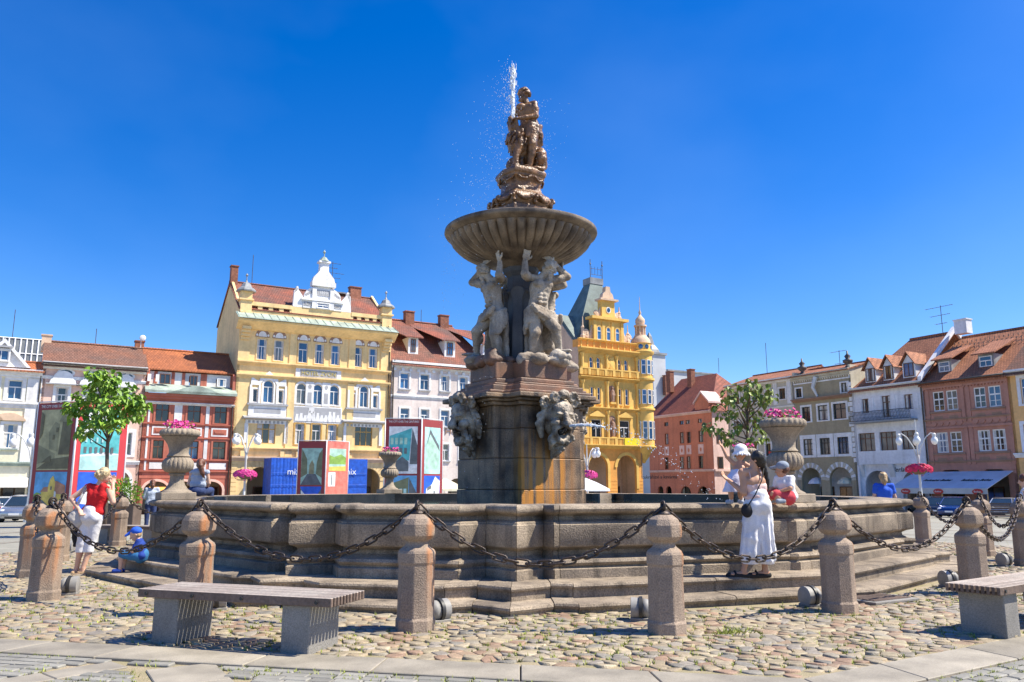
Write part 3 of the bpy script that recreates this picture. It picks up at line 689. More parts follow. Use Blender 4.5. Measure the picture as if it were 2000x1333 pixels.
def make_top():
    # scrolled pedestal of the crowning group
    prof = [(0.70, 7.0), (0.72, 7.40), (0.72, 7.56), (0.66, 7.60), (0.70, 7.66), (0.72, 7.75), (0.66, 7.86), (0.56, 7.92), (0.50, 7.98), (0.47, 8.08), (0.48, 8.18), (0.52, 8.25), (0.56, 8.29), (0.56, 8.33), (0.60, 8.37), (0.61, 8.44), (0.57, 8.50), (0.02, 8.52)]
    MB().lathe(prof, 8, rf=lambda k, i: 1.0 if k % 2 else 0.84, a0=AX).build('upper_pedestal', 'brown_statue', fountain, bevel=0.012, loc=FC)
    for k in range(8):
        a = AX + R(45) * k; d = fdir(a); r0 = (0.70 if k % 2 else 0.60); mb = SB(); c = FC + d * r0 + V((0, 0, 7.73)); t = V((-d.y, d.x, 0))
        for q in range(20):
            an = q * 0.62; rr = 0.095 * (1 - q / 24); e = c + (d * math.cos(an) * 0.7 + t * math.sin(an) * 0.5 + V((0, 0, 1)) * math.sin(an)) * rr; mb.ell(e, 0.026 + 0.012 * (1 - q / 20))
        mb.ell(c - V((0, 0, 0.10)), (0.05, 0.05, 0.04))
        blob(mb, 'scroll', 'brown_statue', fountain, 0.014, 0, 0.006, 20)
        a += R(22.5); d = fdir(a); t = V((-d.y, d.x, 0)); mb = SB()
        for q in range(11):
            x = (q - 5) / 5; mb.ell(FC + d * 0.635 + t * x * 0.17 + V((0, 0, 7.69 + 0.07 * x * x)), 0.038 + 0.012 * (q % 2))
        blob(mb, 'garland', 'brown_statue', fountain, 0.015, 0, 0.008, 22); mb = SB()
        for q in range(9):
            x = (q - 4) / 4; mb.ell(FC + d * 0.50 + t * x * 0.14 + V((0, 0, 8.20 + 0.06 * x * x)), 0.026 + 0.008 * (q % 2))
        blob(mb, 'garland', 'brown_statue', fountain, 0.013, 0, 0.006, 22)
    rr = random.Random(2)
    # hero wrestling the lion. local axes: x right in the picture, y away, z up; 1 unit = 1 m
    B = V((FC.x + 0.06, FC.y, 8.50)); s = 1.22
    hero = SB(); k = 1.0
    P = lambda px, y, dep=0.0: V(((px - 1018) * 0.0122, dep, (337 - y) * 0.01265))
    pel, wai, che = P(1033, 252, 0.02), P(1028, 234, -0.02), P(1024, 214, -0.03)
    sl_, sr_ = P(1011, 208, 0.06), P(1039, 206, -0.12)
    torso(hero, pel, wai, che, sl_, sr_, s * 1.18, 1.0)
    for q in (-1, 1): hero.ell(che + V((q * 0.10 - 0.03, -0.12, 0.03)), (0.11, 0.07, 0.08), 10, 8)
    hc = P(1019, 186, -0.06); hero.cap(P(1025, 205, -0.03), hc, 0.085, 0.075)
    Pf, Mf = head(hero, hc, (-0.75, -0.62, -0.1), s * 1.05)
    rr = random.Random(2)
    for q in range(70):                                  # curls of hair and beard
        a = rr.uniform(0, 6.28); b = rr.uniform(-0.2, 1.5); v = V((math.cos(a) * math.cos(b), math.sin(a) * math.cos(b), math.sin(b)))
        if v.dot(V((-0.75, -0.62, 0))) > 0.62 and b < 0.6: continue
        hero.ell(hc + v * 0.135 * (1.0) + V((0.01, 0, 0.02)), 0.036, 6, 5)
    for q in range(10): hero.ell(Pf(rr.uniform(-0.04, 0.04), 0.06 + rr.uniform(0, 0.03), -0.09 - rr.uniform(0, 0.05)), 0.028, 6, 5)
    er, hr = P(1042, 231, -0.18), P(1010, 240, -0.30)
    hero.chain([sr_, er, hr], [0.088, 0.068, 0.045]); hero.ell(sr_.lerp(er, 0.45) + V((0, -0.02, 0)), (0.09, 0.09, 0.12), 8, 6); hand(hero, hr, (-1, 0, -0.25), (0, 0, -1), 1.7, 0.9)
    el, hl = P(998, 226, 0.0), P(990, 243, -0.12)
    hero.chain([sl_, el, hl], [0.082, 0.064, 0.045]); hand(hero, hl, (0.1, -0.3, -1), (1, 0, 0), 1.7, 0.8)
    k1, a1 = P(1035, 287, -0.22), P(1030, 328, -0.12)
    hero.chain([pel + V((0.05, -0.08, -0.05)), k1, a1], [0.155, 0.10, 0.06]); hero.ell(k1.lerp(a1, 0.35) + V((0.02, 0.03, 0)), (0.085, 0.095, 0.16), 8, 6)
    foot(hero, a1, a1 + V((-0.08, -0.26, -0.07)), 1.25)
    k2, a2 = P(1010, 282, 0.12), P(1014, 320, 0.3); hero.chain([pel + V((-0.08, 0.05, -0.05)), k2, a2], [0.14, 0.10, 0.06])
    blob(hero, 'hero_figure', 'brown_statue', fountain, 0.0125, 0, 0.008, 10, loc=B)
    cl = SB()                                              # cloth slung round the hips
    for q in range(26):
        a = q / 25 * 6.28; rad = 0.21; p = pel + V((math.cos(a) * rad, math.sin(a) * rad, 0.02 + 0.05 * math.sin(2 * a)))
        cl.cap(p + V((0, 0, 0.07)), p + V((math.cos(a) * 0.03, math.sin(a) * 0.03, -0.20 - 0.10 * math.sin(a * 3 + 1))), 0.055, 0.045, 8)
    for q in range(9):
        f = q / 8; p = V((0.32 - 0.02 * f + 0.05 * math.sin(q), 0.02, 1.03 - 0.62 * f)); cl.cap(p, p + V((0.05, 0.05, -0.12)), 0.075, 0.06, 8)
    for q in range(6): cl.cap(P(1035 + 3 * q, 268 + 6 * q, 0.05), P(1038 + 4 * q, 300, 0.06), 0.06, 0.05, 8)
    blob(cl, 'drapery', 'brown_statue', fountain, 0.018, 1, 0.02, 9, loc=B)
    ln = SB()                                              # the lion
    ln.chain([P(1006, 262, -0.1), P(1008, 285, -0.05), P(1022, 300, 0.1), P(1044, 306, 0.15)], [0.17, 0.24, 0.22, 0.20])
    ln.ell(P(1000, 255, -0.16), (0.13, 0.14, 0.15), 10, 8); ln.cap(P(999, 252, -0.2), P(993, 240, -0.26), 0.085, 0.06); ln.cap(P(1004, 250, -0.24), P(1003, 243, -0.3), 0.07, 0.05)
    for q in range(90):
        a = rr.uniform(0, 6.28); b = rr.uniform(-1.3, 1.2); c = P(1007, 275, -0.08); v = V((math.cos(a) * math.cos(b) * 0.24, math.sin(a) * math.cos(b) * 0.25, math.sin(b) * 0.30)); p = c + v
        ln.cap(p, p + V((rr.uniform(-0.06, 0.06), rr.uniform(-0.05, 0.02), -rr.uniform(0.06, 0.14))), 0.036, 0.020, 6)
    for (x, dep) in ((1008, -0.2), (1018, 0.0)): ln.chain([P(x + 2, 292, dep), P(x - 4, 312, dep - 0.05), P(x - 3, 332, dep - 0.06)], [0.11, 0.08, 0.07]); ln.ell(P(x - 6, 334, dep - 0.14), (0.09, 0.12, 0.06), 8, 6)
    ln.ell(P(1051, 306, 0.0), (0.15, 0.17, 0.24), 10, 8); ln.chain([P(1054, 312, -0.05), P(1058, 324, 0.0), P(1052, 334, -0.1)], [0.12, 0.07, 0.06]); ln.ell(P(1047, 336, -0.16), (0.09, 0.11, 0.05), 8, 6)
    for q in range(8): ln.ell(P(996 + rr.uniform(-3, 6), 318 + rr.uniform(-8, 14), 0.05), (0.13, 0.16, 0.13), 7, 5)
    blob(ln, 'lion', 'brown_statue', fountain, 0.013, 0, 0.010, 14, loc=B)
    mb = SB()
    for q in range(10): mb.ell((rr.uniform(-0.38, 0.42), rr.uniform(-0.3, 0.3), 0.03), (0.18, 0.16, 0.06), 7, 5)
    blob(mb, 'rock', 'brown_statue', fountain, 0.03, 1, 0.02, 8, loc=B)
make_top()
def make_atlas(i, pose):
    """bearded man carrying the bowl. local: faces -y, x right, z up from his feet; 2.15 m tall"""
    d = AX + i * math.pi / 2; base = FC + fdir(d) * 0.68 + V((0, 0, 4.02)); rz = d + R(90)
    m = -1 if pose else 1; mb = SB(); s = 1.28; rr = random.Random(20 + i)
    X = lambda x, y, z: V((x * m, y, z))
    pel, wai, che = X(-0.02, 0.0, 1.02), X(0.0, -0.03, 1.27), X(0.02, -0.06, 1.52); s1, s2 = X(-0.25, -0.02, 1.72), X(0.27, -0.10, 1.70)
    torso(mb, pel, wai, che, s1, s2, s, 1.05)
    for q in (-1, 1):
        mb.ell(che + V((q * 0.105, -0.10, 0.06)), (0.12, 0.07, 0.09), 10, 8)
        for z in (1.36, 1.28, 1.19): mb.ell(X(q * 0.055, -0.165, z), (0.055, 0.03, 0.04), 8, 6)
    hc = X(0.17, -0.20, 1.93); mb.cap(X(0.05, -0.05, 1.74), hc, 0.09, 0.08)
    f = V((0.45 * m, -0.75, -0.5)); Pf, Mf = head(mb, hc, f, s * 1.02)
    fv = f.normalized()
    for q in range(70):
        a = rr.uniform(0, 6.28); b = rr.uniform(-0.4, 1.5); v = V((math.cos(a) * math.cos(b), math.sin(a) * math.cos(b), math.sin(b)))
        if v.dot(fv) > 0.45: continue
        mb.ell(hc + v * 0.135, 0.04, 6, 5)
    for q in range(16): mb.cap(Pf(rr.uniform(-0.05, 0.05), 0.06, -0.09), Pf(rr.uniform(-0.06, 0.06), 0.07 + rr.uniform(-0.01, 0.03), -0.17 - rr.uniform(0, 0.06)), 0.028, 0.016, 6)
    e1, h1 = X(-0.40, -0.16, 1.74), X(-0.37, -0.12, 2.02)                    # raised arm under the bowl
    mb.chain([s1, e1, h1], [0.095, 0.078, 0.05]); hand(mb, h1, (0.15 * m, -0.25, 1), (0.2, 1, 0.2), 1.8, 0.3)
    mb.ell(s1.lerp(e1, 0.4), (0.10, 0.10, 0.09), 8, 6)
    e2, h2 = X(0.56, -0.20, 1.80), X(0.30, -0.12, 2.06)                      # other arm bent to the head
    mb.chain([s2, e2, h2], [0.095, 0.08, 0.052]); hand(mb, h2, (-0.7 * m, 0.0, 0.6), (0, 1, 0), 1.8, 0.5)
    mb.ell(s2.lerp(e2, 0.45), (0.12, 0.10, 0.09), 8, 6)
    k1, a1 = X(-0.13, -0.10, 0.56), X(-0.12, 0.02, 0.10)
    mb.chain([X(-0.12, 0, 0.98), k1, a1], [0.155, 0.105, 0.065]); mb.ell(k1.lerp(a1, 0.35) + V((0, 0.04, 0)), (0.09, 0.10, 0.17), 8, 6); foot(mb, a1, a1 + V((-0.08 * m, -0.26, -0.07)), 1.3)
    k2, a2 = X(0.20, -0.30, 0.66), X(0.33, -0.22, 0.27)
    mb.chain([X(0.12, 0, 0.98), k2, a2], [0.155, 0.108, 0.065]); mb.ell(k2.lerp(a2, 0.35) + V((0, 0.04, 0)), (0.09, 0.10, 0.15), 8, 6); foot(mb, a2, a2 + V((0.10 * m, -0.25, -0.07)), 1.3)
    blob(mb, 'carved_figure', 'pale_statue', fountain, 0.0135, 0, 0.008, 10, loc=base, rot=(0, 0, rz))
    cl = SB()
    for q in range(30):
        a = q / 30 * 6.283; rx, ry = 0.225, 0.175; p = V((math.cos(a) * rx - 0.02 * m, math.sin(a) * ry, 1.04 + 0.05 * math.sin(a * 2)))
        L = 0.13 + 0.07 * math.sin(a * 3 + i) + (0.24 if math.cos(a) * m < -0.5 else 0); cl.cap(p, p + V((math.cos(a) * 0.02, math.sin(a) * 0.02, -L)), 0.05, 0.026 + 0.016 * (q % 2), 8)
    for q in range(7): cl.cap(X(-0.25 + 0.08 * q, -0.20, 1.10 - 0.02 * q), X(-0.18 + 0.07 * q, -0.24, 0.98 - 0.03 * q), 0.05, 0.05, 8)
    for q in range(8): cl.cap(X(-0.12 + 0.03 * q, 0.18, 1.0), X(-0.14 + 0.05 * q, 0.2, 0.05), 0.06, 0.05, 8)      # fall of cloth behind
    for q in range(5): cl.cap(X(0.28, 0.02 + 0.03 * q, 0.95), X(0.34 - 0.02 * q, 0.02 + 0.05 * q, 0.30), 0.06, 0.05, 8)
    blob(cl, 'drapery', 'pale_statue', fountain, 0.018, 1, 0.014, 9, loc=base, rot=(0, 0, rz))
    mb2 = SB()
    for q in range(6): mb2.ell(X(0.34 + rr.uniform(-0.1, 0.1), -0.30 + rr.uniform(-0.1, 0.12), 0.08), (0.16, 0.15, 0.11), 7, 5)
    blob(mb2, 'rock', 'pale_statue', fountain, 0.03, 1, 0.03, 6, loc=base, rot=(0, 0, rz))
    for o in fountain.children:
        if o.name.split('.')[0] in ('carved_figure', 'drapery') and (o.location - base).length < 1e-4: o.scale = (1.13, 1.08, 1.06)
for i in range(4): make_atlas(i, i in (2, 3))
def make_mask(i):
    """grotesque head with open mouth, volutes and a shell-like beard, hung below the cornice"""
    d = AX + i * math.pi / 2; base = FC + fdir(d) * 1.27 + V((0, 0, 2.70)); rz = d + R(90); rr = random.Random(60 + i); mb = SB()
    mb.ell((0, -0.06, 0.12), (0.36, 0.20, 0.50), 14, 10); mb.ell((0, 0.0, 0.35), (0.42, 0.18, 0.26), 12, 8)
    mb.ell((0, -0.22, 0.30), (0.28, 0.16, 0.24), 12, 8)                     # brow
    mb.cap((0, -0.36, 0.24), (0, -0.47, 0.03), 0.06, 0.095, 8)              # nose
    for q in (-1, 1):
        mb.ell((q * 0.14, -0.33, 0.24), (0.10, 0.06, 0.035), 8, 6); mb.ell((q * 0.20, -0.27, 0.02), (0.13, 0.12, 0.11), 8, 6)
        mb.ell((q * 0.06, -0.43, 0.02), 0.05, 7, 5)
        mb.chain([(q * 0.20, -0.30, -0.06), (q * 0.21, -0.30, -0.24), (q * 0.10, -0.32, -0.38), (0, -0.33, -0.42)], [0.07, 0.07, 0.075, 0.08], 8)
        mb.chain([(q * 0.05, -0.38, -0.04), (q * 0.16, -0.36, -0.08), (q * 0.22, -0.30, -0.16)], [0.04, 0.045, 0.04], 8)
        for c, r in (((q * 0.42, -0.06, 0.48), 0.15), ((q * 0.26, -0.18, 0.62), 0.12), ((q * 0.24, -0.26, -0.36), 0.11), ((q * 0.46, -0.02, 0.12), 0.10)):
            for t in range(18):
                an = t * 0.6 * q; k = r * (1 - t / 22); mb.ell((c[0] + math.cos(an) * k, c[1] - 0.05 * (1 - t / 18), c[2] + math.sin(an) * k), 0.045, 6, 5)
        for t in range(7): mb.cap((q * (0.34 + 0.03 * t), -0.06, 0.36 - 0.07 * t), (q * (0.42 - 0.01 * t), -0.04, 0.18 - 0.09 * t), 0.07, 0.05, 7)
    mb.ell((0, -0.20, 0.68), (0.16, 0.10, 0.12), 8, 6)
    for q in range(40):                                                    # beard of leaves
        x = rr.uniform(-0.24, 0.24); z = -0.30 - rr.uniform(0, 0.40) * (1 - abs(x) * 2.2); mb.cap((x, -0.18 - rr.uniform(0, 0.1), z), (x * 0.75, -0.16, z - 0.14), 0.06, 0.025, 6)
    mb.cap((0, -0.10, -0.3), (0, -0.06, -0.86), 0.16, 0.04, 8)
    blob(mb, 'mask', 'mask_stone', fountain, 0.0125, 0, 0.010, 14, loc=base, rot=(R(13), 0, rz))
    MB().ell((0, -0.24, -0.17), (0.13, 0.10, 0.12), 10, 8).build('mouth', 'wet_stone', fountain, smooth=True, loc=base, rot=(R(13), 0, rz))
    MB().tube([(0, -0.22, -0.12), (0, -0.44, -0.12)], 0.03, 10).build('spout_pipe', 'iron', fountain, smooth=True, loc=base, rot=(R(13), 0, rz))
    for o in fountain.children:
        if o.name.split('.')[0] in ('mask', 'mouth', 'spout_pipe') and (o.location - base).length < 1e-4: o.scale = (0.86, 0.95, 0.86)
    return base, d
MASKS = [make_mask(i) for i in range(4)]

# ---------------------------------------------------------------- running water
def make_jets():
    rr = random.Random(5)
    jet = thing('water_jet', 'white water jet shooting up beside the crowning statue', 'water')
    mb = SB(); x0, y0 = FC.x - 0.20, FC.y - 0.25
    for k in range(330):
        f = rr.random(); up = rr.random() < 0.55; z = 9.75 + 1.28 * f; sp = 0.02 + 0.045 * f if up else 0.05 + 0.13 * rr.random() * (1.15 - f * 0.9)
        c = V((x0 + rr.gauss(0.02 if up else -0.02, sp * (0.7 if up else 0.9)), y0 + rr.gauss(0, sp), z)); l = rr.uniform(0.03, 0.15 if up else 0.08); r = rr.uniform(0.006, 0.018 if up else 0.011); mb.cap(c, c + V((rr.gauss(0, 0.012), 0, l)), r, r * 0.6)
    mb.cap((x0, y0, 9.7), (x0 + 0.03, y0, 10.95), 0.02, 0.045, 8)
    blob(mb, 'water_column', 'foam', jet, 0.011, 0)
    drops = MB()
    def drop(p, r): drops.ell(p, (r, r, r * rr.uniform(1, 1.8)), 5, 4)
    for k in range(900):                                  # spray drifting to the left of the statue
        z = 11 - 4.2 * rr.random() ** 0.8; q = (11.0 - z) / 4.2
        drop((FC.x - 0.25 - abs(rr.gauss(0, 0.15 + 0.55 * q)), FC.y - 0.3 + rr.gauss(0, 0.4), z), rr.uniform(0.003, 0.007))
    for k in range(160): drop((FC.x + 0.3 + abs(rr.gauss(0, 0.35)), FC.y - 0.3, rr.uniform(8.3, 10.2)), rr.uniform(0.003, 0.006))
    for k in range(420):                                  # curtain from the lip of the bowl
        a = rr.uniform(R(140), R(250)); r = 1.74 + rr.gauss(0, 0.04); z = rr.uniform(1.3, 7.0); drop((FC.x + r * math.cos(a), FC.y + r * math.sin(a), z), rr.uniform(0.003, 0.006))
    tag(drops.build('falling_spray', 'foam', smooth=True), 'fine white droplets drifting off the top of the fountain', 'water spray', kind='stuff')
    names = ('thin water jet spouting from the right-hand mask towards the yellow house', None, None, 'water jet spouting from the left-hand mask in profile')
    for i, (base, d) in enumerate(MASKS):
        if i: continue
        m2 = MB(); o = base + fdir(d) * 0.50 + V((0, 0, -0.12)); v = fdir(d) * 1.0
        dirx = V((0.93, -0.37, 0)) if i == 0 else fdir(d)
        for k in range(300):
            t = rr.random() ** 1.2 * 0.72; p = o + dirx * 4.6 * t + V((0, 0, 0.5 * t - 4.9 * t * t)); sp = 0.012 + 0.16 * t
            m2.ell(p + V((rr.gauss(0, sp), rr.gauss(0, sp), rr.gauss(0, sp))), rr.uniform(0.004, 0.018) * (1 - 0.75 * t), 5, 4)
        m2.tube([o + dirx * 4.6 * t + V((0, 0, 0.5 * t - 4.9 * t * t)) for t in (0, 0.05, 0.1, 0.16)], [0.03, 0.03, 0.028, 0.015], 8)
        tag(m2.build('water_jet', 'foam', smooth=True), names[i], 'water', kind='stuff')
make_jets()
# ---------------------------------------------------------------- materials of the houses
for n_, c_ in (('paint_cream', (0.84, 0.77, 0.55)), ('paint_pink', (0.84, 0.56, 0.44)), ('paint_white', (0.80, 0.78, 0.75)), ('paint_red', (0.50, 0.155, 0.10)), ('paint_yellow', (0.92, 0.66, 0.31)),
              ('paint_blush', (0.78, 0.67, 0.60)), ('paint_gold', (0.82, 0.51, 0.13)), ('paint_orange', (0.82, 0.38, 0.085)), ('paint_salmon', (0.60, 0.22, 0.125)), ('paint_pale_pink', (0.78, 0.56, 0.50)),
              ('paint_beige', (0.58, 0.53, 0.41)), ('paint_olive', (0.40, 0.335, 0.215)), ('paint_brown_pink', (0.50, 0.245, 0.18)), ('paint_ochre', (0.86, 0.50, 0.20)), ('paint_snow', (0.82, 0.82, 0.84)), ('paint_sand', (0.70, 0.50, 0.34)),
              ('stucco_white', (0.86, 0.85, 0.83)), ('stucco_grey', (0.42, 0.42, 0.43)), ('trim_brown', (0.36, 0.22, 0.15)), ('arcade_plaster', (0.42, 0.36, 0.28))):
    mat(n_, c_, 0.85, 0.07, 0.5, fine=0.09, fscale=4.0, streak=0.2, bump=0.15, bscale=12)
mat('frame_white', (0.82, 0.81, 0.78), 0.5, 0.04, 3); mat('frame_brown', (0.16, 0.07, 0.035), 0.5, 0.1, 3); mat('frame_black', (0.03, 0.03, 0.03), 0.5, 0.1, 3); mat('frame_ochre', (0.62, 0.36, 0.08), 0.5, 0.1, 3)
mat('copper_green', (0.36, 0.43, 0.36), 0.6, 0.15, 1, fine=0.15, fscale=8); mat('lead_grey', (0.28, 0.29, 0.29), 0.5, 0.15, 1, fine=0.1, fscale=8); mat('slate_green', (0.14, 0.19, 0.17), 0.55, 0.15, 1.2, fine=0.25, fscale=10)
mat('brick_chimney', (0.34, 0.14, 0.085), 0.9, 0.15, 4, fine=0.25, fscale=14, rnd=0.2); mat('pipe_dark', (0.09, 0.075, 0.065), 0.5, 0.2, 3); mat('tin_white', (0.7, 0.71, 0.71), 0.4, 0.06, 2)
mat('gilt', (0.75, 0.55, 0.15), 0.35, 0.1, 3, metal=0.6); mat('curtain', (0.62, 0.60, 0.56), 0.9, 0.1, 4)
def glass_mat(name, c, rough=0.06, rnd=0.5):
    m = mat(name, c, rough, 0.15, 0.9, rnd=rnd, spec=0.9); m.node_tree.nodes['Principled BSDF'].inputs['IOR'].default_value = 1.5
glass_mat('glass_blue', (0.035, 0.125, 0.28)); glass_mat('glass_dark', (0.03, 0.038, 0.045)); glass_mat('glass_pale', (0.18, 0.19, 0.18))  # blue panes carry the reflected sky in their base colour
def roof_mat(name, c1, c2, patch=(0.4, 0.66)):
    m = mat(name, c1, 0.8, 0.1, 0.45, c2=c2, fine=0.3, fscale=7, bump=0.0, streak=0.2)
    t = m.node_tree; N = t.nodes; L = t.links; p = N['Principled BSDF']; tc = N.new('ShaderNodeTexCoord'); mp = N.new('ShaderNodeVectorMath'); mp.operation = 'DOT_PRODUCT'; L.new(tc.outputs['Object'], mp.inputs[0]); mp.inputs[1].default_value = (0, 0.7, 0.7)
    sp = N.new('ShaderNodeSeparateXYZ'); L.new(tc.outputs['Object'], sp.inputs[0]); cb = N.new('ShaderNodeCombineXYZ'); L.new(sp.outputs['X'], cb.inputs['X']); L.new(mp.outputs['Value'], cb.inputs['Y'])
    br = N.new('ShaderNodeTexBrick'); L.new(cb.outputs[0], br.inputs['Vector']); br.inputs['Scale'].default_value = 1; br.inputs['Brick Width'].default_value = 0.26; br.inputs['Row Height'].default_value = 0.34; br.inputs['Mortar Size'].default_value = 0.03
    br.inputs['Color1'].default_value = (1.05, 1.05, 1.05, 1); br.inputs['Color2'].default_value = (0.72, 0.70, 0.68, 1); br.inputs['Mortar'].default_value = (0.42, 0.38, 0.36, 1)
    src = p.inputs['Base Color'].links[0].from_socket; mx = N.new('ShaderNodeMix'); mx.data_type = 'RGBA'; mx.blend_type = 'MULTIPLY'; mx.inputs['Factor'].default_value = 0.85
    L.new(src, mx.inputs['A']); L.new(br.outputs['Color'], mx.inputs['B']); L.new(mx.outputs['Result'], p.inputs['Base Color'])
    b = N.new('ShaderNodeBump'); b.inputs['Strength'].default_value = 0.6; b.inputs['Distance'].default_value = 0.05; L.new(br.outputs['Fac'], b.inputs['Height']); b.invert = True; L.new(b.outputs[0], p.inputs['Normal'])
roof_mat('roof_brown', (0.30, 0.13, 0.075), (0.20, 0.115, 0.085)); roof_mat('roof_orange', (0.52, 0.165, 0.055), (0.36, 0.12, 0.05)); roof_mat('roof_old', (0.38, 0.11, 0.06), (0.17, 0.095, 0.075)); roof_mat('roof_red', (0.36, 0.105, 0.06), (0.28, 0.08, 0.05)); roof_mat('roof_tile', (0.50, 0.20, 0.10), (0.38, 0.15, 0.075))

# ---------------------------------------------------------------- houses: rows of facades along two sides of the square
GND = -1.66; WRND = random.Random(77)
class Row:
    def __init__(s, ox, oy, dx, dy): s.O = V((ox, oy)); s.d = V((dx, dy)); s.n = V((-dy, dx)); s.rz = math.atan2(dy, dx)
    def hit(s, px, py, dep=0.0):       # (u, z) where a sight line meets the facade plane shifted back by dep
        r = ray(px, py); o = s.O + s.n * dep; r2 = V((r.x, r.y)); t = o.dot(s.n) / r2.dot(s.n); p = r2 * t
        return (p - o).dot(s.d), EYE + r.z * t
    def proj(s, u, z, dep=0.0):
        p = s.O + s.d * u + s.n * dep; f = p.y * CT + (z - EYE) * ST; up = (z - EYE) * CT - p.y * ST
        return 1000 + FPX * p.x / f, 666.5 - FPX * up / f
LROW = Row(25.2, 108.5, 0.864, 0.5035); RROW = Row(25.2, 108.5, 0.485, -0.8745)
class House:
    def __init__(s, row, name, label, pxl, pxr, pyr, cat='building', ul=None, ur=None, dep=0.0):
        s.row = row; s.dep = dep; s.u0 = row.hit(pxl, pyr, dep)[0] if ul is None else ul; u1 = row.hit(pxr, pyr, dep)[0] if ur is None else ur; s.W = u1 - s.u0
        p = row.O + row.d * s.u0 + row.n * dep; s.root = thing(name, label, cat, (p.x, p.y, 0), row.rz); s.holes = []
    def P(s, px, py, dy=0.0):
        u, z = s.row.hit(px, py, s.dep + dy); return u - s.u0, z
    def z(s, px, py, dy=0.0): return s.P(px, py, dy)[1]
    def us(s, px, z, dy=0.0):          # u of a picture column at height z
        o = s.row.O + s.row.n * (s.dep + dy); k = (px - 1000) / FPX
        return (k * (o.y * CT + (z - EYE) * ST) - o.x) / (s.row.d.x - k * s.row.d.y * CT) - s.u0
    def box(s, name, m, u0, u1, z0, z1, y0, y1, bev=0.0, par=None): return MB().box(u0, u1, y0, y1, z0, z1).build(name, m, par or s.root, bevel=bev)
    def poly(s, name, m, pts, y0, y1, par=None): return MB().prism(pts, y0, y1, 'y').build(name, m, par or s.root)
    def outline(s, u0, u1, z0, z1, arch, n=10):
        if not arch: return [(u0, z0), (u1, z0), (u1, z1), (u0, z1)]
        r = (u1 - u0) / 2; rise = min(r * (arch if isinstance(arch, float) else 1.0), z1 - z0); c = (u0 + u1) / 2
        return [(u0, z0), (u1, z0)] + [(c + r * math.cos(math.pi * k / n), z1 - rise + rise * math.sin(math.pi * k / n)) for k in range(n + 1)]
    def hole(s, u0, u1, z0, z1, arch=False): s.holes.append((u0, u1, z0, z1, arch))
    def win(s, u0, u1, z0, z1, arch=False, cols=2, tr=0.36, fm='frame_white', gm='glass_blue', sur=None, sill=None, rec=0.14, bars=0, cut=True, hood=None, y=0.0, ft=0.075):
        if cut: s.hole(u0, u1, z0, z1, arch)
        mb = MB(); t = ft; y0, y1 = y + rec, y + rec + 0.07
        if arch:
            o = s.outline(u0, u1, z0, z1, arch); i = s.outline(u0 + t, u1 - t, z0 + t, z1 - t, arch); n = len(o)
            vs = [(a, y0, b) for a, b in o] + [(a, y0, b) for a, b in i] + [(a, y1, b) for a, b in i]
            mb.add(vs, [(k, (k + 1) % n, n + (k + 1) % n, n + k) for k in range(n)] + [(n + k, n + (k + 1) % n, 2 * n + (k + 1) % n, 2 * n + k) for k in range(n)])
        else:
            for a, b, c, d in ((u0, u0 + t, z0, z1), (u1 - t, u1, z0, z1), (u0 + t, u1 - t, z0, z0 + t), (u0 + t, u1 - t, z1 - t, z1)): mb.box(a, b, y0, y1, c, d)
        zt = z1 - (z1 - z0) * tr if tr else z1
        if tr: mb.box(u0 + t, u1 - t, y0 - 0.012, y1, zt - t * 0.6, zt + t * 0.6)
        for k in range(1, cols):
            c = u0 + (u1 - u0) * k / cols; mb.box(c - t * 0.42, c + t * 0.42, y0 - 0.006, y1, z0 + t, (zt - t * 0.6) if tr and fm == 'frame_white' and bars == 0 else z1 - t * (1.5 if arch else 1))
        for k in range(bars):
            c = z0 + (zt - z0) * (k + 1) / (bars + 1); mb.box(u0 + t, u1 - t, y0 + 0.01, y1, c - 0.02, c + 0.02)
        WRND.random(); r_ = WRND.random(); gm = ('glass_pale' if r_ < 0.12 else 'glass_dark' if r_ < 0.3 else 'glass_blue' if r_ > 0.85 else gm)
        w_ = mb.build('window', fm, s.root)
        s.poly('pane', gm, s.outline(u0 + 0.02, u1 - 0.02, z0 + 0.02, z1 - 0.02, arch), y1 - 0.025, y1 + 0.02, par=w_)
        if WRND.random() < 0.45 and not arch and u1 - u0 > 0.7:
            q = (u1 - u0 - 2 * t) * WRND.uniform(0.16, 0.3); MB().box(u0 + t, u0 + t + q, y1 - 0.035, y1 - 0.028, z0 + t, z1 - t).build('curtain', 'curtain', w_); MB().box(u1 - t - q, u1 - t, y1 - 0.035, y1 - 0.028, z0 + t, z1 - t).build('curtain', 'curtain', w_)
        if sur:
            sw, sm = sur; o = s.outline(u0 - sw, u1 + sw, z0 - sw * 0.6, z1 + sw, arch); i = s.outline(u0, u1, z0, z1, arch); n = len(o); yy = y - 0.06
            vs = [(a, yy, b) for a, b in o] + [(a, yy, b) for a, b in i] + [(a, y + 0.05, b) for a, b in o] + [(a, y + 0.05, b) for a, b in i]
            fs = []
            for k in range(n): j = (k + 1) % n; fs += [(k, j, n + j, n + k), (k, 2 * n + k, 2 * n + j, j), (n + k, n + j, 3 * n + j, 3 * n + k)]
            MB().add(vs, fs).build('surround', sm, s.root)
        if sill: s.box('sill', sill, u0 - 0.15, u1 + 0.15, z0 - 0.16, z0 - 0.02, y - 0.16, y + 0.1)
        if hood: s.box('hood', hood, u0 - 0.25, u1 + 0.25, z1 + 0.22, z1 + 0.36, y - 0.28, y + 0.02)
        return w_
    def wins(s, cols_px, ref, py0, py1, **k):
        z1 = s.z(ref, py0); z0 = s.z(ref, py1); zm = (z0 + z1) / 2; out = []
        for a, b in cols_px: out.append((s.us(a, zm), s.us(b, zm), z0, z1)); s.win(*out[-1], **k)
        return out
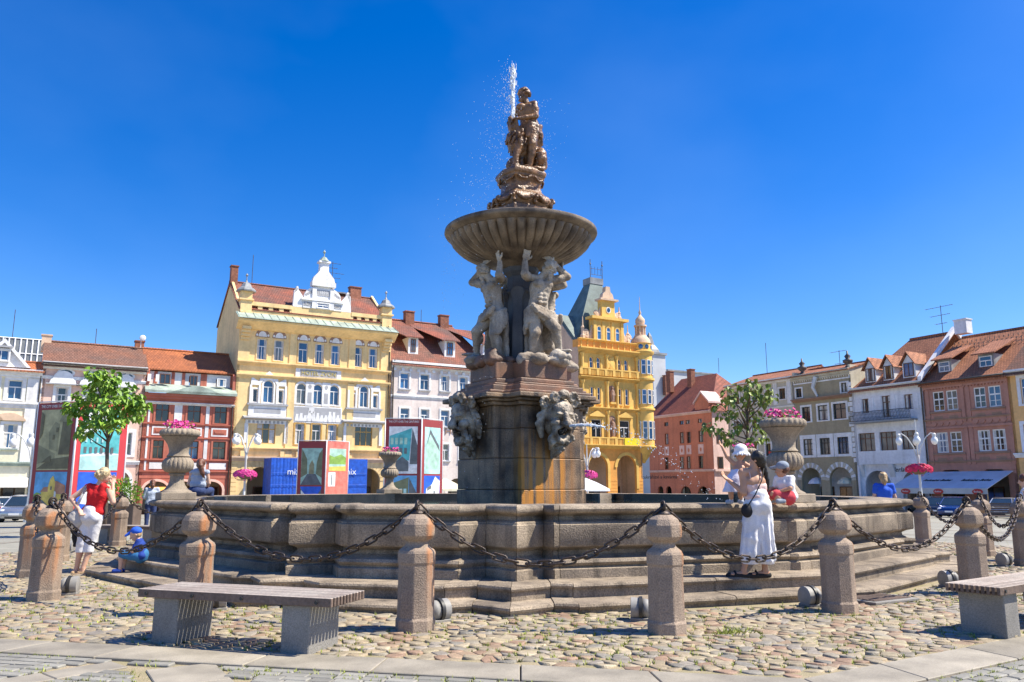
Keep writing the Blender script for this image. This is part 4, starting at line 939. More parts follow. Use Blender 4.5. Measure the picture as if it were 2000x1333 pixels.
    def wall(s, m, z0, z1, name='wall', y=0.0, dep=0.3, u0=0.0, u1=None, zs=None):
        u1 = s.W if u1 is None else u1; H = [h for h in s.holes if h[0] < u1 and h[1] > u0 and h[2] < z1 and h[3] > z0]
        US = sorted({u0, u1, *[h[0] for h in H], *[h[1] for h in H]}); ZS = sorted({z0, z1, *[min(max(h[2], z0), z1) for h in H], *[min(h[3], z1) for h in H]})
        mb = MB(); US = [a for a in US if u0 <= a <= u1]
        for i in range(len(US) - 1):
            for j in range(len(ZS) - 1):
                if US[i + 1] - US[i] < 1e-5 or ZS[j + 1] - ZS[j] < 1e-5: continue
                cu, cz = (US[i] + US[i + 1]) / 2, (ZS[j] + ZS[j + 1]) / 2
                if any(h[0] < cu < h[1] and h[2] < cz < h[3] for h in H): continue
                mb.add([(US[i], y, ZS[j]), (US[i + 1], y, ZS[j]), (US[i + 1], y, ZS[j + 1]), (US[i], y, ZS[j + 1])], [(0, 1, 2, 3)])
        for h in H:
            o = s.outline(*h); n = len(o)
            mb.add([(a, y, b) for a, b in o] + [(a, y + dep, b) for a, b in o], [(k, n + k, n + (k + 1) % n, (k + 1) % n) for k in range(n)])
            if h[4]:
                arc = o[2:]; m_ = len(arc) // 2
                mb.add([(h[1], y, h[3])] + [(a, y, b) for a, b in arc[:m_ + 1]], [tuple(range(m_ + 1, -1, -1))]); mb.add([(h[0], y, h[3])] + [(a, y, b) for a, b in arc[m_:]], [tuple(range(len(arc) - m_, -1, -1))])
        return mb.build(name, m, s.root)
    def sides(s, m, ze, D, zr=None, name='side_wall', z0=GND, yr=None):
        yr = yr or D / 2
        for u in (0.0, s.W):
            pr = [(0.0, z0), (D, z0), (D, ze)] + ([(yr, zr)] if zr else []) + [(0.0, ze)]
            MB().prism(pr, u + (0.001 if u == 0 else -0.25), u + (0.25 if u == 0 else -0.001), 'x').build(name, m, s.root)
    def roof(s, m, ze, zr, D, over=0.35, hl=0.0, hr=0.0, yr=None, sl=0.15, name='roof'):
        yr = yr or D / 2; t = 0.12; W = s.W; k = (zr - ze) / (yr + 0.0); ze2 = ze - over * k
        a = [(-sl, -over, ze2), (W + sl, -over, ze2), (W + sl - hr, yr, zr), (-sl + hl, yr, zr), (-sl, D + over, ze2), (W + sl, D + over, ze2)]
        vs = a + [(x, y, z - t) for x, y, z in a]
        fs = [(0, 1, 2, 3), (3, 2, 5, 4), (6, 9, 8, 7), (9, 10, 11, 8), (0, 6, 7, 1), (4, 5, 11, 10), (1, 7, 8, 2), (2, 8, 11, 5), (0, 3, 9, 6), (3, 4, 10, 9)]
        r = MB().add(vs, fs).build(name, m, s.root)
        MB().tube([(-sl + hl, yr, zr + 0.03), (W + sl - hr, yr, zr + 0.03)], 0.13, 6).build('ridge_tiles', m, r)
        return r
    def cornice(s, m, z0, z1, proj, u0=0.0, u1=None, n=3, name='cornice', y=0.0):
        u1 = s.W if u1 is None else u1; mb = MB(); h = (z1 - z0) / n
        for k in range(n): p = proj * (k + 1) / n; mb.box(u0 - (0.02 * k), u1 + 0.02 * k, y - p, y + 0.05, z0 + h * k, z0 + h * (k + 1) - (0.0 if k == n - 1 else 0.002))
        return mb.build(name, m, s.root)
    def pipe(s, u, z0, z1, y=-0.12):
        MB().tube([(u, y, z0), (u, y, z1 - 0.4), (u, y - 0.1, z1 - 0.15), (u, y - 0.35, z1)], 0.07, 6).build('drainpipe', 'pipe_dark', s.root, smooth=True)
    def gutter(s, z, y=-0.38): MB().tube([(-0.1, y, z), (s.W + 0.1, y, z)], 0.09, 6).build('gutter', 'pipe_dark', s.root, smooth=True)
    def chimney(s, u, y, z0, z1, w_=0.8, m='brick_chimney', d=0.8):
        o = s.box('chimney', m, u - w_ / 2, u + w_ / 2, z0, z1, y - d / 2, y + d / 2); s.box('chimney_cap', m, u - w_ / 2 - 0.07, u + w_ / 2 + 0.07, z1, z1 + 0.12, y - d / 2 - 0.07, y + d / 2 + 0.07, par=o)
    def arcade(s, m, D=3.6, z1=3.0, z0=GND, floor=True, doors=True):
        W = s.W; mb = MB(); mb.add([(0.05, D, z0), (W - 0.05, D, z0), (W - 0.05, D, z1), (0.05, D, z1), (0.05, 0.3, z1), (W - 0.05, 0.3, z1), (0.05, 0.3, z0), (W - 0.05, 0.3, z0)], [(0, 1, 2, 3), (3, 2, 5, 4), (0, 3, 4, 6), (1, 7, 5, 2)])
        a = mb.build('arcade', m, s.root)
        if doors:
            n = max(2, int(W / 2.6))
            for k in range(n):
                u = W * (k + 0.5) / n; f = s.box('shop_front', 'frame_brown', u - 0.95, u + 0.95, z0, z0 + 2.9, D - 0.10, D - 0.02, par=a)
                MB().box(u - 0.85, u - 0.05, D - 0.13, D - 0.102, z0 + 0.5, z0 + 2.8).build('pane', 'glass_dark', a); MB().box(u + 0.05, u + 0.85, D - 0.13, D - 0.102, z0 + 0.1, z0 + 2.8).build('pane', 'glass_pale' if k % 2 else 'glass_dark', a)
    def antenna(s, u, y, z0, h, bars=0):
        mb = MB().tube([(u, y, z0), (u, y, z0 + h)], 0.035, 5)
        for k in range(bars):
            z = z0 + h * (0.35 + 0.6 * k / max(1, bars - 1)); l = 0.7 + 0.5 * ((k * 37) % 3); mb.tube([(u - l, y, z), (u + l * 0.8, y, z)], 0.022, 4)
            for q in range(5): x = u - l + q * l * 0.42; mb.tube([(x, y - 0.25, z), (x, y + 0.25, z)], 0.012, 4)
        mb.build('antenna', 'pipe_dark', s.root)

# ---- L1 cream house at the left edge
def house_cream():
    h = House(LROW, 'cream_house', 'cream house with white window surrounds and orange tile eave at far left', -60, 76, 800)
    h.wins([(-34, -6), (15, 43)], 29, 743, 780, sur=(0.28, 'paint_white'), sill='paint_white')
    h.wins([(-42, -16), (5, 33)], 20, 829, 876, sur=(0.25, 'paint_white'), sill='copper_green')
    ze = h.z(40, 722); zc = h.z(40, 790)
    for a, b in ((-0.05, 0.5), (0.52, 0.62), (0.72, 0.95)): pass
    for px in (19, 40): pass
    W = h.W
    h.hole(W * 0.12, W * 0.46, GND, GND + 3.5); h.hole(W * 0.56, W * 0.92, GND, GND + 3.5)
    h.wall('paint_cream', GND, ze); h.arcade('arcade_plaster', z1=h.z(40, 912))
    h.cornice('paint_white', zc - 0.35, zc + 0.2, 0.25); z3 = h.z(20, 905); h.cornice('copper_green', z3 - 0.25, z3 + 0.1, 0.35)
    h.cornice('paint_white', ze - 0.7, ze, 0.5)
    for px in (64, -20): u = h.us(px, zc); h.box('pilaster', 'paint_white', u - 0.55, u + 0.55, z3 + 0.12, ze - 0.72, -0.1, 0.02)
    for px in (18, -28):
        u = h.us(px, h.z(18, 815)); z = h.z(18, 822); pts = [(u - 1.25, z), (u + 1.25, z)] + [(u + 1.25 * math.cos(k * math.pi / 8) * (0.98 - 0.25 * math.sin(k * math.pi / 8)), z + 0.12 + 0.55 * math.sin(k * math.pi / 8)) for k in range(9)]
        h.poly('hood', 'paint_sand', pts, -0.22, 0.02)
    h.roof('roof_orange', ze + 0.1, ze + 0.9, 4, over=0.6)
    # white attic gable
    a = h.P(10, 668, -0.1); b = h.P(56, 708, -0.1); c = 2 * a[0] - b[0]
    g = h.poly('gable', 'paint_white', [(c, ze + 0.15), (b[0], ze + 0.15), (a[0], a[1])], -0.12, 3.0)
    MB().prism([(c - 0.2, ze + 0.15), (c + 0.1, ze + 0.15), (a[0], a[1] - 0.1), (b[0] - 0.1, ze + 0.15), (b[0] + 0.2, ze + 0.15), (a[0], a[1] + 0.28)], -0.35, 3.0, 'y').build('gable_coping', 'paint_snow', g)
    w0 = h.P(0, 703, -0.2); h.win(w0[0] - 0.5, w0[0] + 0.6, w0[1] - 0.05, w0[1] + 0.85, cut=False, y=-0.24, rec=0.0, sur=(0.14, 'paint_white'), hood='stucco_grey', tr=None)
    h.sides('paint_cream', ze, 11); h.pipe(h.W - 0.1, GND, ze)
    # awning over the shop
    mb = MB().prism([(-1.6, GND + 2.9), (-1.55, GND + 2.85), (0.0, GND + 3.55), (0.0, GND + 3.7)], W * 0.1, W * 0.95, 'x'); mb.build('awning', 'paint_white', h.root)
house_cream()
# glazed roof behind it
def glass_roof():
    h = House(LROW, 'glazed_roof_building', 'glazed rooftop with white frames behind the cream house', -60, 96, 690, dep=12)
    z0, z1 = h.z(40, 714), h.z(40, 657); W = h.W
    h.box('wall', 'paint_sand', 0, W, GND, z0 - 0.4, 0.3, 8); MB().add([(0, 0.2, z0 - 0.3), (W, 0.2, z0 - 0.3), (W, 1.6, z1), (0, 1.6, z1)], [(0, 1, 2, 3)]).build('pane', 'glass_pale', h.root)
    n = 13
    for k in range(n + 1): u = W * k / n; MB().tube([(u, 0.12, z0 - 0.3), (u, 1.52, z1)], 0.07, 4).build('glazing_bar', 'frame_white', h.root)
    for f in (0, 0.5, 1): MB().tube([(0, 0.12 + 1.4 * f, z0 - 0.3 + (z1 - z0 + 0.3) * f), (W, 0.12 + 1.4 * f, z0 - 0.3 + (z1 - z0 + 0.3) * f)], 0.06, 4).build('rail', 'frame_white', h.root)
    h.box('roof', 'lead_grey', 0, W, z1 - 0.2, z1, 1.62, 8); h.antenna(h.us(22, z1), 3, z1, 3.2)
glass_roof()

# ---- L2 pink house
def house_pink():
    h = House(LROW, 'pink_house', 'pink house with brown tiled roof and white window hoods behind the left tree', 76, 280, 800); W = h.W
    ze = h.z(180, 714)
    zf1, zf0 = h.z(120, 720), h.z(120, 736)
    r1 = h.wins([(108, 132), (166, 190), (228, 252)], 120, 757, 797, sur=(0.22, 'stucco_white'), sill='stucco_white')
    for u0, u1, z0, z1 in r1:
        c = (u0 + u1) / 2; pts = [(c - 1.05, z1 + 0.3), (c + 1.05, z1 + 0.3), (c + 0.95, z1 + 0.65)] + [(c + 0.8 * math.cos(k * math.pi / 8), z1 + 0.75 + 0.7 * math.sin(k * math.pi / 8)) for k in range(9)] + [(c - 0.95, z1 + 0.65)]
        h.poly('hood', 'stucco_white', pts, -0.3, 0.02); h.box('hood_ledge', 'stucco_grey', c - 1.3, c + 1.3, z1 + 0.22, z1 + 0.32, -0.45, 0.02)
    h.wins([(95, 124), (160, 190), (226, 257)], 242, 845, 889, sur=(0.32, 'paint_white'), bars=1, tr=None, gm='glass_dark')
    zg = h.z(180, 905)
    for a in (0.14, 0.42, 0.72): h.hole(W * a, W * (a + 0.2), GND, GND + 4.3, True)
    h.wall('paint_pink', GND, ze); h.arcade('paint_white', z1=zg - 0.2)
    for a in (0.14, 0.42, 0.72):
        o = h.outline(W * a - 0.25, W * (a + 0.2) + 0.25, GND, GND + 4.55, True); i = h.outline(W * a, W * (a + 0.2), GND, GND + 4.3, True); n = len(o)
        MB().add([(x, -0.05, z) for x, z in o] + [(x, -0.05, z) for x, z in i] + [(x, 0.0, z) for x, z in o], [(k, (k + 1) % n, n + (k + 1) % n, n + k) for k in range(n)] + [(k, 2 * n + k, 2 * n + (k + 1) % n, (k + 1) % n) for k in range(n)]).build('arch_moulding', 'paint_white', h.root)
    for k in range(9): h.box('rustic_course', 'paint_pink', 0.05, W - 0.05, GND + 4.75 + k * 0.3, GND + 4.98 + k * 0.3, -0.035, 0.01) if GND + 5 + k * 0.3 < zg else None
    h.cornice('stucco_white', zg - 0.1, zg + 0.25, 0.2)
    h.cornice('stucco_white', zf0 - 0.25, zf0 + 0.02, 0.12); h.cornice('paint_white', ze - 0.55, ze + 0.05, 0.7)
    for k in range(3):
        u = r1[k][0] + 0.65; mb = MB().lathe([(0.55, 0), (0.5, 0.05)], 14)
        h.poly('oval_frame', 'stucco_white', [(u + 0.72 * math.cos(t * 0.5236), (zf0 + zf1) / 2 + 0.34 * math.sin(t * 0.5236)) for t in range(12)], -0.1, 0.0)
        h.poly('oval_window', 'glass_dark', [(u + 0.5 * math.cos(t * 0.5236), (zf0 + zf1) / 2 + 0.24 * math.sin(t * 0.5236)) for t in range(12)], -0.12, -0.102)
        for q in (1.9, 2.6): h.box('bracket', 'stucco_white', u + q - 0.15, u + q + 0.15, zf0 + 0.05, zf1, -0.15, 0.01)
    zr = h.z(180, 674, 4.5)
    h.roof('roof_brown', ze + 0.05, zr, 9, over=0.6); h.sides('paint_pink', ze, 9, zr - 0.15); h.gutter(ze - 0.1, -0.7)
    h.chimney(h.us(283, zr), 5.0, zr - 1, zr + 0.7); h.chimney(h.us(92, zr), 4.6, zr - 1, zr + 0.5, m='paint_sand'); h.antenna(h.us(192, zr), 4.5, zr, 1.6)
    MB().tube([(W - 0.3, 4, zr), (W - 0.3, 4, zr + 0.9)], 0.04, 5).ell((W - 0.2, 3.8, zr + 0.95), (0.3, 0.1, 0.3), 10, 6).build('satellite_dish', 'tin_white', h.root)
    mb = MB(); a_ = W * 0.7; mb.add([(a_, -0.1, GND + 3.0), (W - 0.7, -0.1, GND + 3.0), (W - 0.7, -1.6, GND + 2.3), (a_, -1.6, GND + 2.3), (W - 0.7, -1.6, GND + 2.0), (a_, -1.6, GND + 2.0)], [(0, 1, 2, 3), (3, 2, 4, 5)]).build('awning', 'paint_snow', h.root)
house_pink()

# ---- L3 red and white house
def house_red():
    h = House(LROW, 'red_white_house', 'red house with white panels and orange roof left of the yellow hotel', 279, 455, 830); W = h.W
    za, zc, zm = h.z(370, 728), h.z(370, 752), h.z(370, 772)
    k = dict(fm='frame_brown', gm='glass_dark', cols=2, tr=0.36, sur=(0.16, 'paint_red'))
    r1 = h.wins([(304, 330), (366, 392), (419, 443)], 430, 793, 828, **k); r2 = h.wins([(298, 319), (363, 387), (415, 440)], 428, 863, 898, **k)
    r0 = h.wins([(312, 333), (371, 386)], 320, 730, 750, fm='frame_brown', gm='glass_dark', tr=None, cols=2, rec=0.05); h.wins([(424, 442)], 432, 740, 756, fm='frame_white', gm='glass_blue', tr=None, cols=1, rec=0.05)
    zb = [h.z(430, y) for y in (832, 858, 900, 922)]; zg = zb[3] - 0.3
    for a in (0.06, 0.36, 0.66): h.hole(W * a, W * (a + 0.26), GND, GND + 3.4, 0.8)
    h.wall('paint_red', GND, zm - 0.1); h.holes = h.holes; h.wall('paint_white', zc, za, name='attic_wall', y=0.6); h.arcade('arcade_plaster', z1=zg - 0.3)
    edges = [0.25] + sum([[r[0] - 0.35, r[1] + 0.35] for r in r1], []) + [W - 0.25]
    for z0, z1 in ((zb[0] + 0.12, zm - 1.0), (zb[1] + 0.1, zb[0] - 0.12), (zb[2] + 0.1, zb[1] - 0.12), (zb[3] + 0.1, zb[2] - 0.12)):
        for q in range(0, len(edges), 2):
            a, b = edges[q], edges[q + 1]
            if b - a > 1.9: h.box('panel', 'paint_white', a + 0.05, b - 0.05, z0, z1, -0.05, 0.01)
            elif b - a > 0.3: h.box('panel', 'paint_white', a + 0.12, b - 0.12, z0, z1, -0.05, 0.01)
        for r in r1:
            if z0 == zb[1] + 0.1 or z0 == zb[3] + 0.1:
                a, b = r[0] - 0.2, r[1] + 0.2
                h.box('panel', 'paint_white', a, b, z0 + 0.12, z1 - 0.12, -0.04, 0.01)
                if z0 == zb[1] + 0.1: h.box('panel', 'paint_red', a + 0.14, b - 0.14, z0 + 0.26, z1 - 0.26, -0.055, -0.041); h.box('panel', 'paint_red', a + 0.3, b - 0.3, z0 + 0.42, z1 - 0.42, -0.1, -0.056)
    for z in zb: h.cornice('paint_red', z - 0.1, z + 0.06, 0.14, n=2, name='string_course')
    for k_ in range(8): h.box('rustic_course', 'paint_red', 0.03, W - 0.03, zg - 0.33 - 0.32 * k_, zg - 0.08 - 0.32 * k_, -0.03, 0.01) if zg - 0.33 - 0.32 * k_ > GND + 3.5 else None
    for a in (0.06, 0.36, 0.66):
        o = h.outline(W * a - 0.22, W * (a + 0.26) + 0.22, GND + 1.9, GND + 3.62, 0.8); i = h.outline(W * a, W * (a + 0.26), GND + 1.9, GND + 3.4, 0.8); n = len(o)
        MB().add([(x, -0.08, z) for x, z in o] + [(x, -0.08, z) for x, z in i] + [(x, 0.0, z) for x, z in o], [(q, q + 1, n + q + 1, n + q) for q in range(1, n - 1)] + [(q, 2 * n + q, 2 * n + q + 1, q + 1) for q in range(1, n - 1)]).build('arch_moulding', 'paint_pink', h.root)
    h.cornice('paint_red', zm - 0.75, zm, 0.55); h.cornice('paint_white', zm - 1.0, zm - 0.76, 0.3)
    c = (r1[1][0] + r1[1][1]) / 2
    h.poly('cornice', 'copper_green', [(c - 2.6 + 5.2 * t / 12, zm + 0.06 + 0.75 * math.sin(math.pi * t / 12) ** 1.5) for t in range(13)], -0.75, 0.3)
    MB().prism([(-0.75, zm + 0.02), (0.55, zc - 0.25), (0.55, zc), (-0.75, zm + 0.25)], -0.1, W + 0.1, 'x').build('parapet_roof', 'copper_green', h.root)
    for u in (0.2, r0[0][0] - 0.3, r0[0][1] + 0.3, r0[1][0] - 0.5, r0[1][1] + 0.5, W * 0.66, W - 0.25): h.box('post', 'paint_red', u - 0.14, u + 0.14, zc, za, 0.55, 0.62)
    zr = h.z(370, 688, 4.5)
    h.roof('roof_orange', za + 0.05, zr, 9, over=-0.25); h.sides('paint_red', za, 9, zr - 0.1); h.pipe(W - 0.15, GND, zm)
    MB().box(W * 0.1, W * 0.5, -2.6, -0.3, GND + 2.0, GND + 2.1).prism([(-2.6, GND + 2.1), (-0.3, GND + 2.1), (-1.2, GND + 2.9)], W * 0.1, W * 0.5, 'x').build('awning', 'paint_orange', h.root)
house_red()

# ---- L4 yellow hotel
def house_hotel():
    h = House(LROW, 'yellow_hotel', 'tall yellow hotel with white scrolled gable and blue hoarding below', 461, 761, 750); W = h.W; z = h.z
    Y = 'paint_yellow'; WH = 'stucco_white'
    top = h.wins([(502, 521), (535, 554), (583, 601), (615, 633), (646, 664), (691, 707), (720, 737)], 620, 671.5, 711, sur=(0.1, Y))
    zl0, zl1 = z(620, 668.5), z(620, 652)
    for a, b, _, _ in top:
        c = (a + b) / 2; r = 0.72
        f = h.poly('lunette', 'trim_brown', [(c - r, zl0), (c + r, zl0)] + [(c + r * math.cos(t * math.pi / 10), zl0 + 0.85 * math.sin(t * math.pi / 10)) for t in range(1, 10)], -0.04, 0.01)
        mb = MB(); mb.prism([(c + 0.42 * math.cos(t * math.pi / 8), zl0 + 0.05 + 0.55 * math.sin(t * math.pi / 8)) for t in range(9)], -0.06, -0.042, 'y')
        for q in (-1, 1): mb.prism([(c + q * (0.55 + 0.11 * math.cos(t * 1.05)), zl0 + 0.2 + 0.13 * math.sin(t * 1.05)) for t in range(6)], -0.06, -0.042, 'y')
        mb.build('ornament', WH, f)
    s1 = (0.24, WH)
    zc0, zc1 = z(620, 794), z(620, 751)
    cen = h.wins([(579, 598), (611, 630), (643, 662)], 620, 751, 790.5, arch=True, tr=0.32, sur=(0.2, WH))
    lef = h.wins([(514, 534)], 524, 743, 787, arch=True, tr=0.3, sur=(0.16, WH)); rig = h.wins([(703, 719)], 711, 754, 796, arch=True, tr=0.3, sur=(0.16, WH))
    for (u0, u1, z0, z1) in lef + rig:
        for q in (-1, 1):
            c = (u0 + u1) / 2 + q * 1.25; h.win(c - 0.24, c + 0.24, z0, z1 - 0.95, cols=1, tr=None, sur=(0.13, WH))
        c = (u0 + u1) / 2
        pts = [(c - 1.75, z1 - 0.55), (c - 1.7, z1 + 0.25)] + [(c + 0.95 * math.cos(math.pi - t * math.pi / 8), z1 - 0.2 + 0.85 * math.sin(t * math.pi / 8) + (0.25 if t == 4 else 0)) for t in range(9)] + [(c + 1.7, z1 + 0.25), (c + 1.75, z1 - 0.55), (c + 0.95, z1 - 0.55)] + [(c + 0.8 * math.cos(t * math.pi / 8), z1 - 0.6 + 0.72 * math.sin(t * math.pi / 8)) for t in range(9)] + [(c - 0.95, z1 - 0.55)]
        h.poly('ornament', WH, pts, -0.09, -0.062)
        for q in (-1.72, -0.86, 0.86, 1.72): h.box('pilaster', WH, c + q - 0.1, c + q + 0.1, z0 - 0.1, z1 - 0.55, -0.12, 0.0)
        h.box('ledge', 'stucco_grey', c - 2.0, c + 2.0, z0 - 0.3, z0 - 0.12, -0.25, 0.0); a = h.box('apron', WH, c - 1.85, c + 1.85, z0 - 1.35, z0 - 0.31, -0.08, 0.0); h.box('apron_panel', 'stucco_grey', c - 1.3, c + 1.3, z0 - 1.05, z0 - 0.6, -0.1, -0.081, par=a)
        MB().prism([(-0.65, z0 - 1.62), (-0.65, z0 - 1.52), (0.0, z0 - 1.36), (0.0, z0 - 1.72)], c - 2.35, c + 2.35, 'x').build('hood', 'stucco_grey', h.root)
        h.box('frieze', WH, c - 2.05, c + 2.05, z0 - 2.1, z0 - 1.73, -0.1, 0.0)
        for q in range(9): h.box('ornament', 'stucco_grey', c - 1.8 + q * 0.4, c - 1.6 + q * 0.4, z0 - 2.05, z0 - 1.8, -0.115, -0.101)
        for q in (-1.95, 1.95): h.box('pilaster', WH, c + q - 0.17, c + q + 0.17, z0 - 4.0, z0 - 2.11, -0.1, 0.0)
    lo = dict(fm='frame_ochre', gm='glass_dark', cols=3, tr=0.34)
    h.wins([(501, 538)], 520, 824, 867, **lo); h.wins([(693, 727)], 710, 830, 872, **lo); h.wins([(576, 594), (609, 626), (640, 657)], 617, 829, 869, gm='glass_dark', fm='frame_white', tr=0.32, sur=(0.14, 'frame_ochre'))
    # sgraffito panel, white figures on grey
    c0, c1 = h.us(574, z(620, 810)), h.us(665, z(620, 810)); p0, p1 = z(620, 825), z(620, 797)
    a = h.box('relief_panel', WH, c0 - 0.12, c1 + 0.12, p0 - 0.12, p1 + 0.12, -0.06, 0.0); b = h.box('relief_field', 'stucco_grey', c0, c1, p0, p1, -0.08, -0.061, par=a)
    rr = random.Random(4)
    for q in range(11):
        u = c0 + 0.3 + (c1 - c0 - 0.6) * q / 10; hh = rr.uniform(0.6, 1.2); w_ = rr.uniform(0.2, 0.33)
        MB().prism([(u - w_, p0 + 0.05), (u + w_, p0 + 0.05), (u + w_ * 0.7, p0 + hh * 0.6), (u + 0.12, p0 + hh * 0.75), (u + 0.14, p0 + hh), (u - 0.12, p0 + hh), (u - 0.14, p0 + hh * 0.72), (u - w_ * 0.8, p0 + hh * 0.5)], -0.095, -0.081, 'y').build('relief_figure', WH, a)
    h.box('relief_figure', WH, c0 + 1.5, c0 + 2.05, p1 - 0.6, p1 - 0.05, -0.095, -0.081, par=a)
    for q in range(2):
        u = (cen[q][1] + cen[q + 1][0]) / 2; h.box('ornament', WH, u - 0.42, u + 0.42, zc0, zc1 + 0.2, -0.085, 0.0); h.box('ornament', 'stucco_grey', u - 0.2, u + 0.2, zc0 + 0.3, zc1 - 0.9, -0.1, -0.086); h.poly('ornament', 'stucco_grey', [(u + 0.18 * math.cos(t), zc1 - 0.3 + 0.25 * math.sin(t)) for t in range(6)], -0.1, -0.086)
    # sign
    s0, s1_ = h.us(579, z(620, 730)), h.us(664, z(620, 730)); q0, q1 = z(620, 738), z(620, 724)
    sg = h.box('sign', WH, s0 - 0.1, s1_ + 0.1, q0 - 0.12, q1 + 0.12, -0.09, 0.0); h.box('sign_field', 'stucco_grey', s0 + 0.35, s1_ - 0.35, q0 + 0.02, q1 - 0.02, -0.11, -0.091, par=sg)
    text('lettering', 'HOTEL ZVON', 0.62, 'gilt', sg, ((s0 + s1_) / 2, -0.13, (q0 + q1) / 2), width=(s1_ - s0) * 0.78, ext=0.015)
    ze = z(620, 641)
    arches = [(h.us(481, GND + 2), h.us(531, GND + 2)), (h.us(575, GND + 2), h.us(640, GND + 2)), (h.us(694, GND + 2), h.us(741, GND + 2))]
    for a, b in arches: h.hole(a, b, GND, z(620, 914), True)
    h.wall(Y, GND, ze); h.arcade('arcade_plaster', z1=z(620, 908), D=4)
    # voussoirs and courses of the ground floor
    zs = z(620, 914)
    for a, b in arches:
        c, r = (a + b) / 2, (b - a) / 2
        for t in range(13):
            an = math.pi * (t + 0.5) / 13; d = 0.105; zz = zs - r
            MB().prism([(c + q * math.cos(an + e), zz + q * math.sin(an + e)) for q, e in ((r + 0.02, -d), (r + 0.95, -d * 0.92), (r + 0.95, d * 0.92), (r + 0.02, d))], -0.05, 0.005, 'y').build('voussoir', Y, h.root)
    zb = z(620, 896)
    spans = [(0.05, arches[0][0] - 1.0), (arches[2][1] + 1.0, W - 0.05)]
    for k in range(14):
        for a, b in spans:
            if b > a: h.box('rustic_course', Y, a, b, GND + 0.4 + k * 0.42, GND + 0.77 + k * 0.42, -0.045, 0.005) if GND + 0.8 + k * 0.42 < zb else None
    h.cornice('paint_sand', zb - 0.35, zb + 0.1, 0.4); z2 = z(620, 880); h.cornice(Y, z2 - 0.15, z2 + 0.15, 0.3)
    for q in (0.06, 0.3, 0.4, 0.6, 0.72, 0.95): h.box('bracket', Y, W * q - 0.2, W * q + 0.2, zb + 0.12, z2 - 0.16, -0.2, 0.005)
    for py, pr in ((717, 0.35), (741, 0.3)): zz = z(620, py); h.cornice(Y, zz - 0.28, zz + 0.1, pr)
    for q in (h.us(562, zb), h.us(680, zb)): h.box('pilaster', Y, q - 0.35, q + 0.35, zb + 0.12, z(620, 744), -0.1, 0.004); h.box('pilaster', Y, q - 0.35, q + 0.35, z(620, 715), ze - 0.7, -0.1, 0.004)
    h.box('pilaster', Y, 0.0, 1.1, z(620, 715), ze - 0.7, -0.1, 0.004); h.box('pilaster', Y, W - 1.1, W, z(620, 715), ze - 0.7, -0.1, 0.004)
    for u in (0.55, W - 0.55):
        for k in range(4): h.box('bracket', Y, u - 0.42, u + 0.42, ze - 1.9 + k * 0.32, ze - 1.6 + k * 0.32, -0.25 - 0.22 * k, -0.101)
    # eave: cove and glazed canopy
    MB().prism([(-1.15, ze - 0.12), (-1.15, ze + 0.05), (0.0, ze + 0.05), (0, ze - 0.85), (-0.25, ze - 0.8), (-0.7, ze - 0.45)], -0.35, W + 0.35, 'x').build('cove', Y, h.root)
    MB().prism([(-1.35, ze + 0.06), (-1.35, ze + 0.12), (0.25, ze + 0.95), (0.25, ze + 0.85)], -0.4, W + 0.4, 'x').build('canopy', 'copper_green', h.root)
    for k in range(22): u = -0.3 + (W + 0.6) * k / 21; MB().tube([(u, -1.3, ze + 0.16), (u, 0.2, ze + 0.97)], 0.03, 4).build('canopy_rib', 'copper_green', h.root)
    # parapet with openings, corner piers
    zp = z(620, 606, 0.3); zq = ze + 0.6
    y0, y1 = 0.26, 0.7; gl, gr = h.us(572, zp), h.us(688, zp)
    for a, b in ((0.9, gl), (gr, W - 0.9)):
        h.box('parapet', Y, a, b, zq, zq + 0.75, y0, y1); h.box('parapet_rail', Y, a, b, zp - 0.25, zp + 0.15, y0 - 0.05, y1)
        n = 4
        for k in range(n + 1): u = a + (b - a) * k / n; h.box('parapet_post', Y, max(a, u - 0.22), min(b, u + 0.22), zq + 0.75, zp - 0.25, y0 + 0.02, y1 - 0.02)
    h.box('parapet', Y, gl, gr, zq, zp + 0.1, y0, y1)
    for u in (0.55, W - 0.45):
        zt = zp + 1.1; a = h.box('corner_pier', Y, u - 0.55, u + 0.55, ze + 0.6, zt, 0.1, 1.1); h.box('pier_moulding', Y, u - 0.7, u + 0.7, zt - 0.9, zt - 0.75, -0.05, 1.25, par=a)
        MB().lathe([(0.98, zt), (1.0, zt + 0.12), (0.8, zt + 0.35), (0.55, zt + 0.5), (0.4, zt + 0.85), (0.16, zt + 1.0), (0.05, zt + 1.25), (0.05, zt + 1.6), (0.15, zt + 1.75), (0.02, zt + 1.95)], 8, (u, 0.6), a0=R(22.5)).build('pier_cap', 'lead_grey', a)
    # white scrolled gable
    zg = zp + 0.1; c = (gl + gr) / 2; hw = (gr - gl) / 2
    ga = h.z(628, 592, 0.3); gb = h.z(628, 560, 0.3); g2 = h.z(628, 552, 0.3); g3 = h.z(628, 528, 0.3); g4 = h.z(628, 508, 0.3); g5 = h.z(628, 490, 0.3)
    G = h.box('gable', WH, c - hw * 0.66, c + hw * 0.66, zg, ga + 0.35, 0.2, 0.75)
    cap = [(c - hw * 0.62, ga + 0.36)] + [(c + hw * 0.62 * math.cos(math.pi - t * math.pi / 12), ga + 0.36 + (gb - ga - 0.36) * math.sin(t * math.pi / 12) ** 0.75) for t in range(1, 12)] + [(c + hw * 0.62, ga + 0.36)]
    MB().prism(cap, 0.22, 0.7, 'y').build('gable_arch', WH, G); h.box('gable_ledge', 'stucco_white', c - hw * 0.72, c + hw * 0.72, ga + 0.1, ga + 0.34, 0.02, 0.19, par=G)
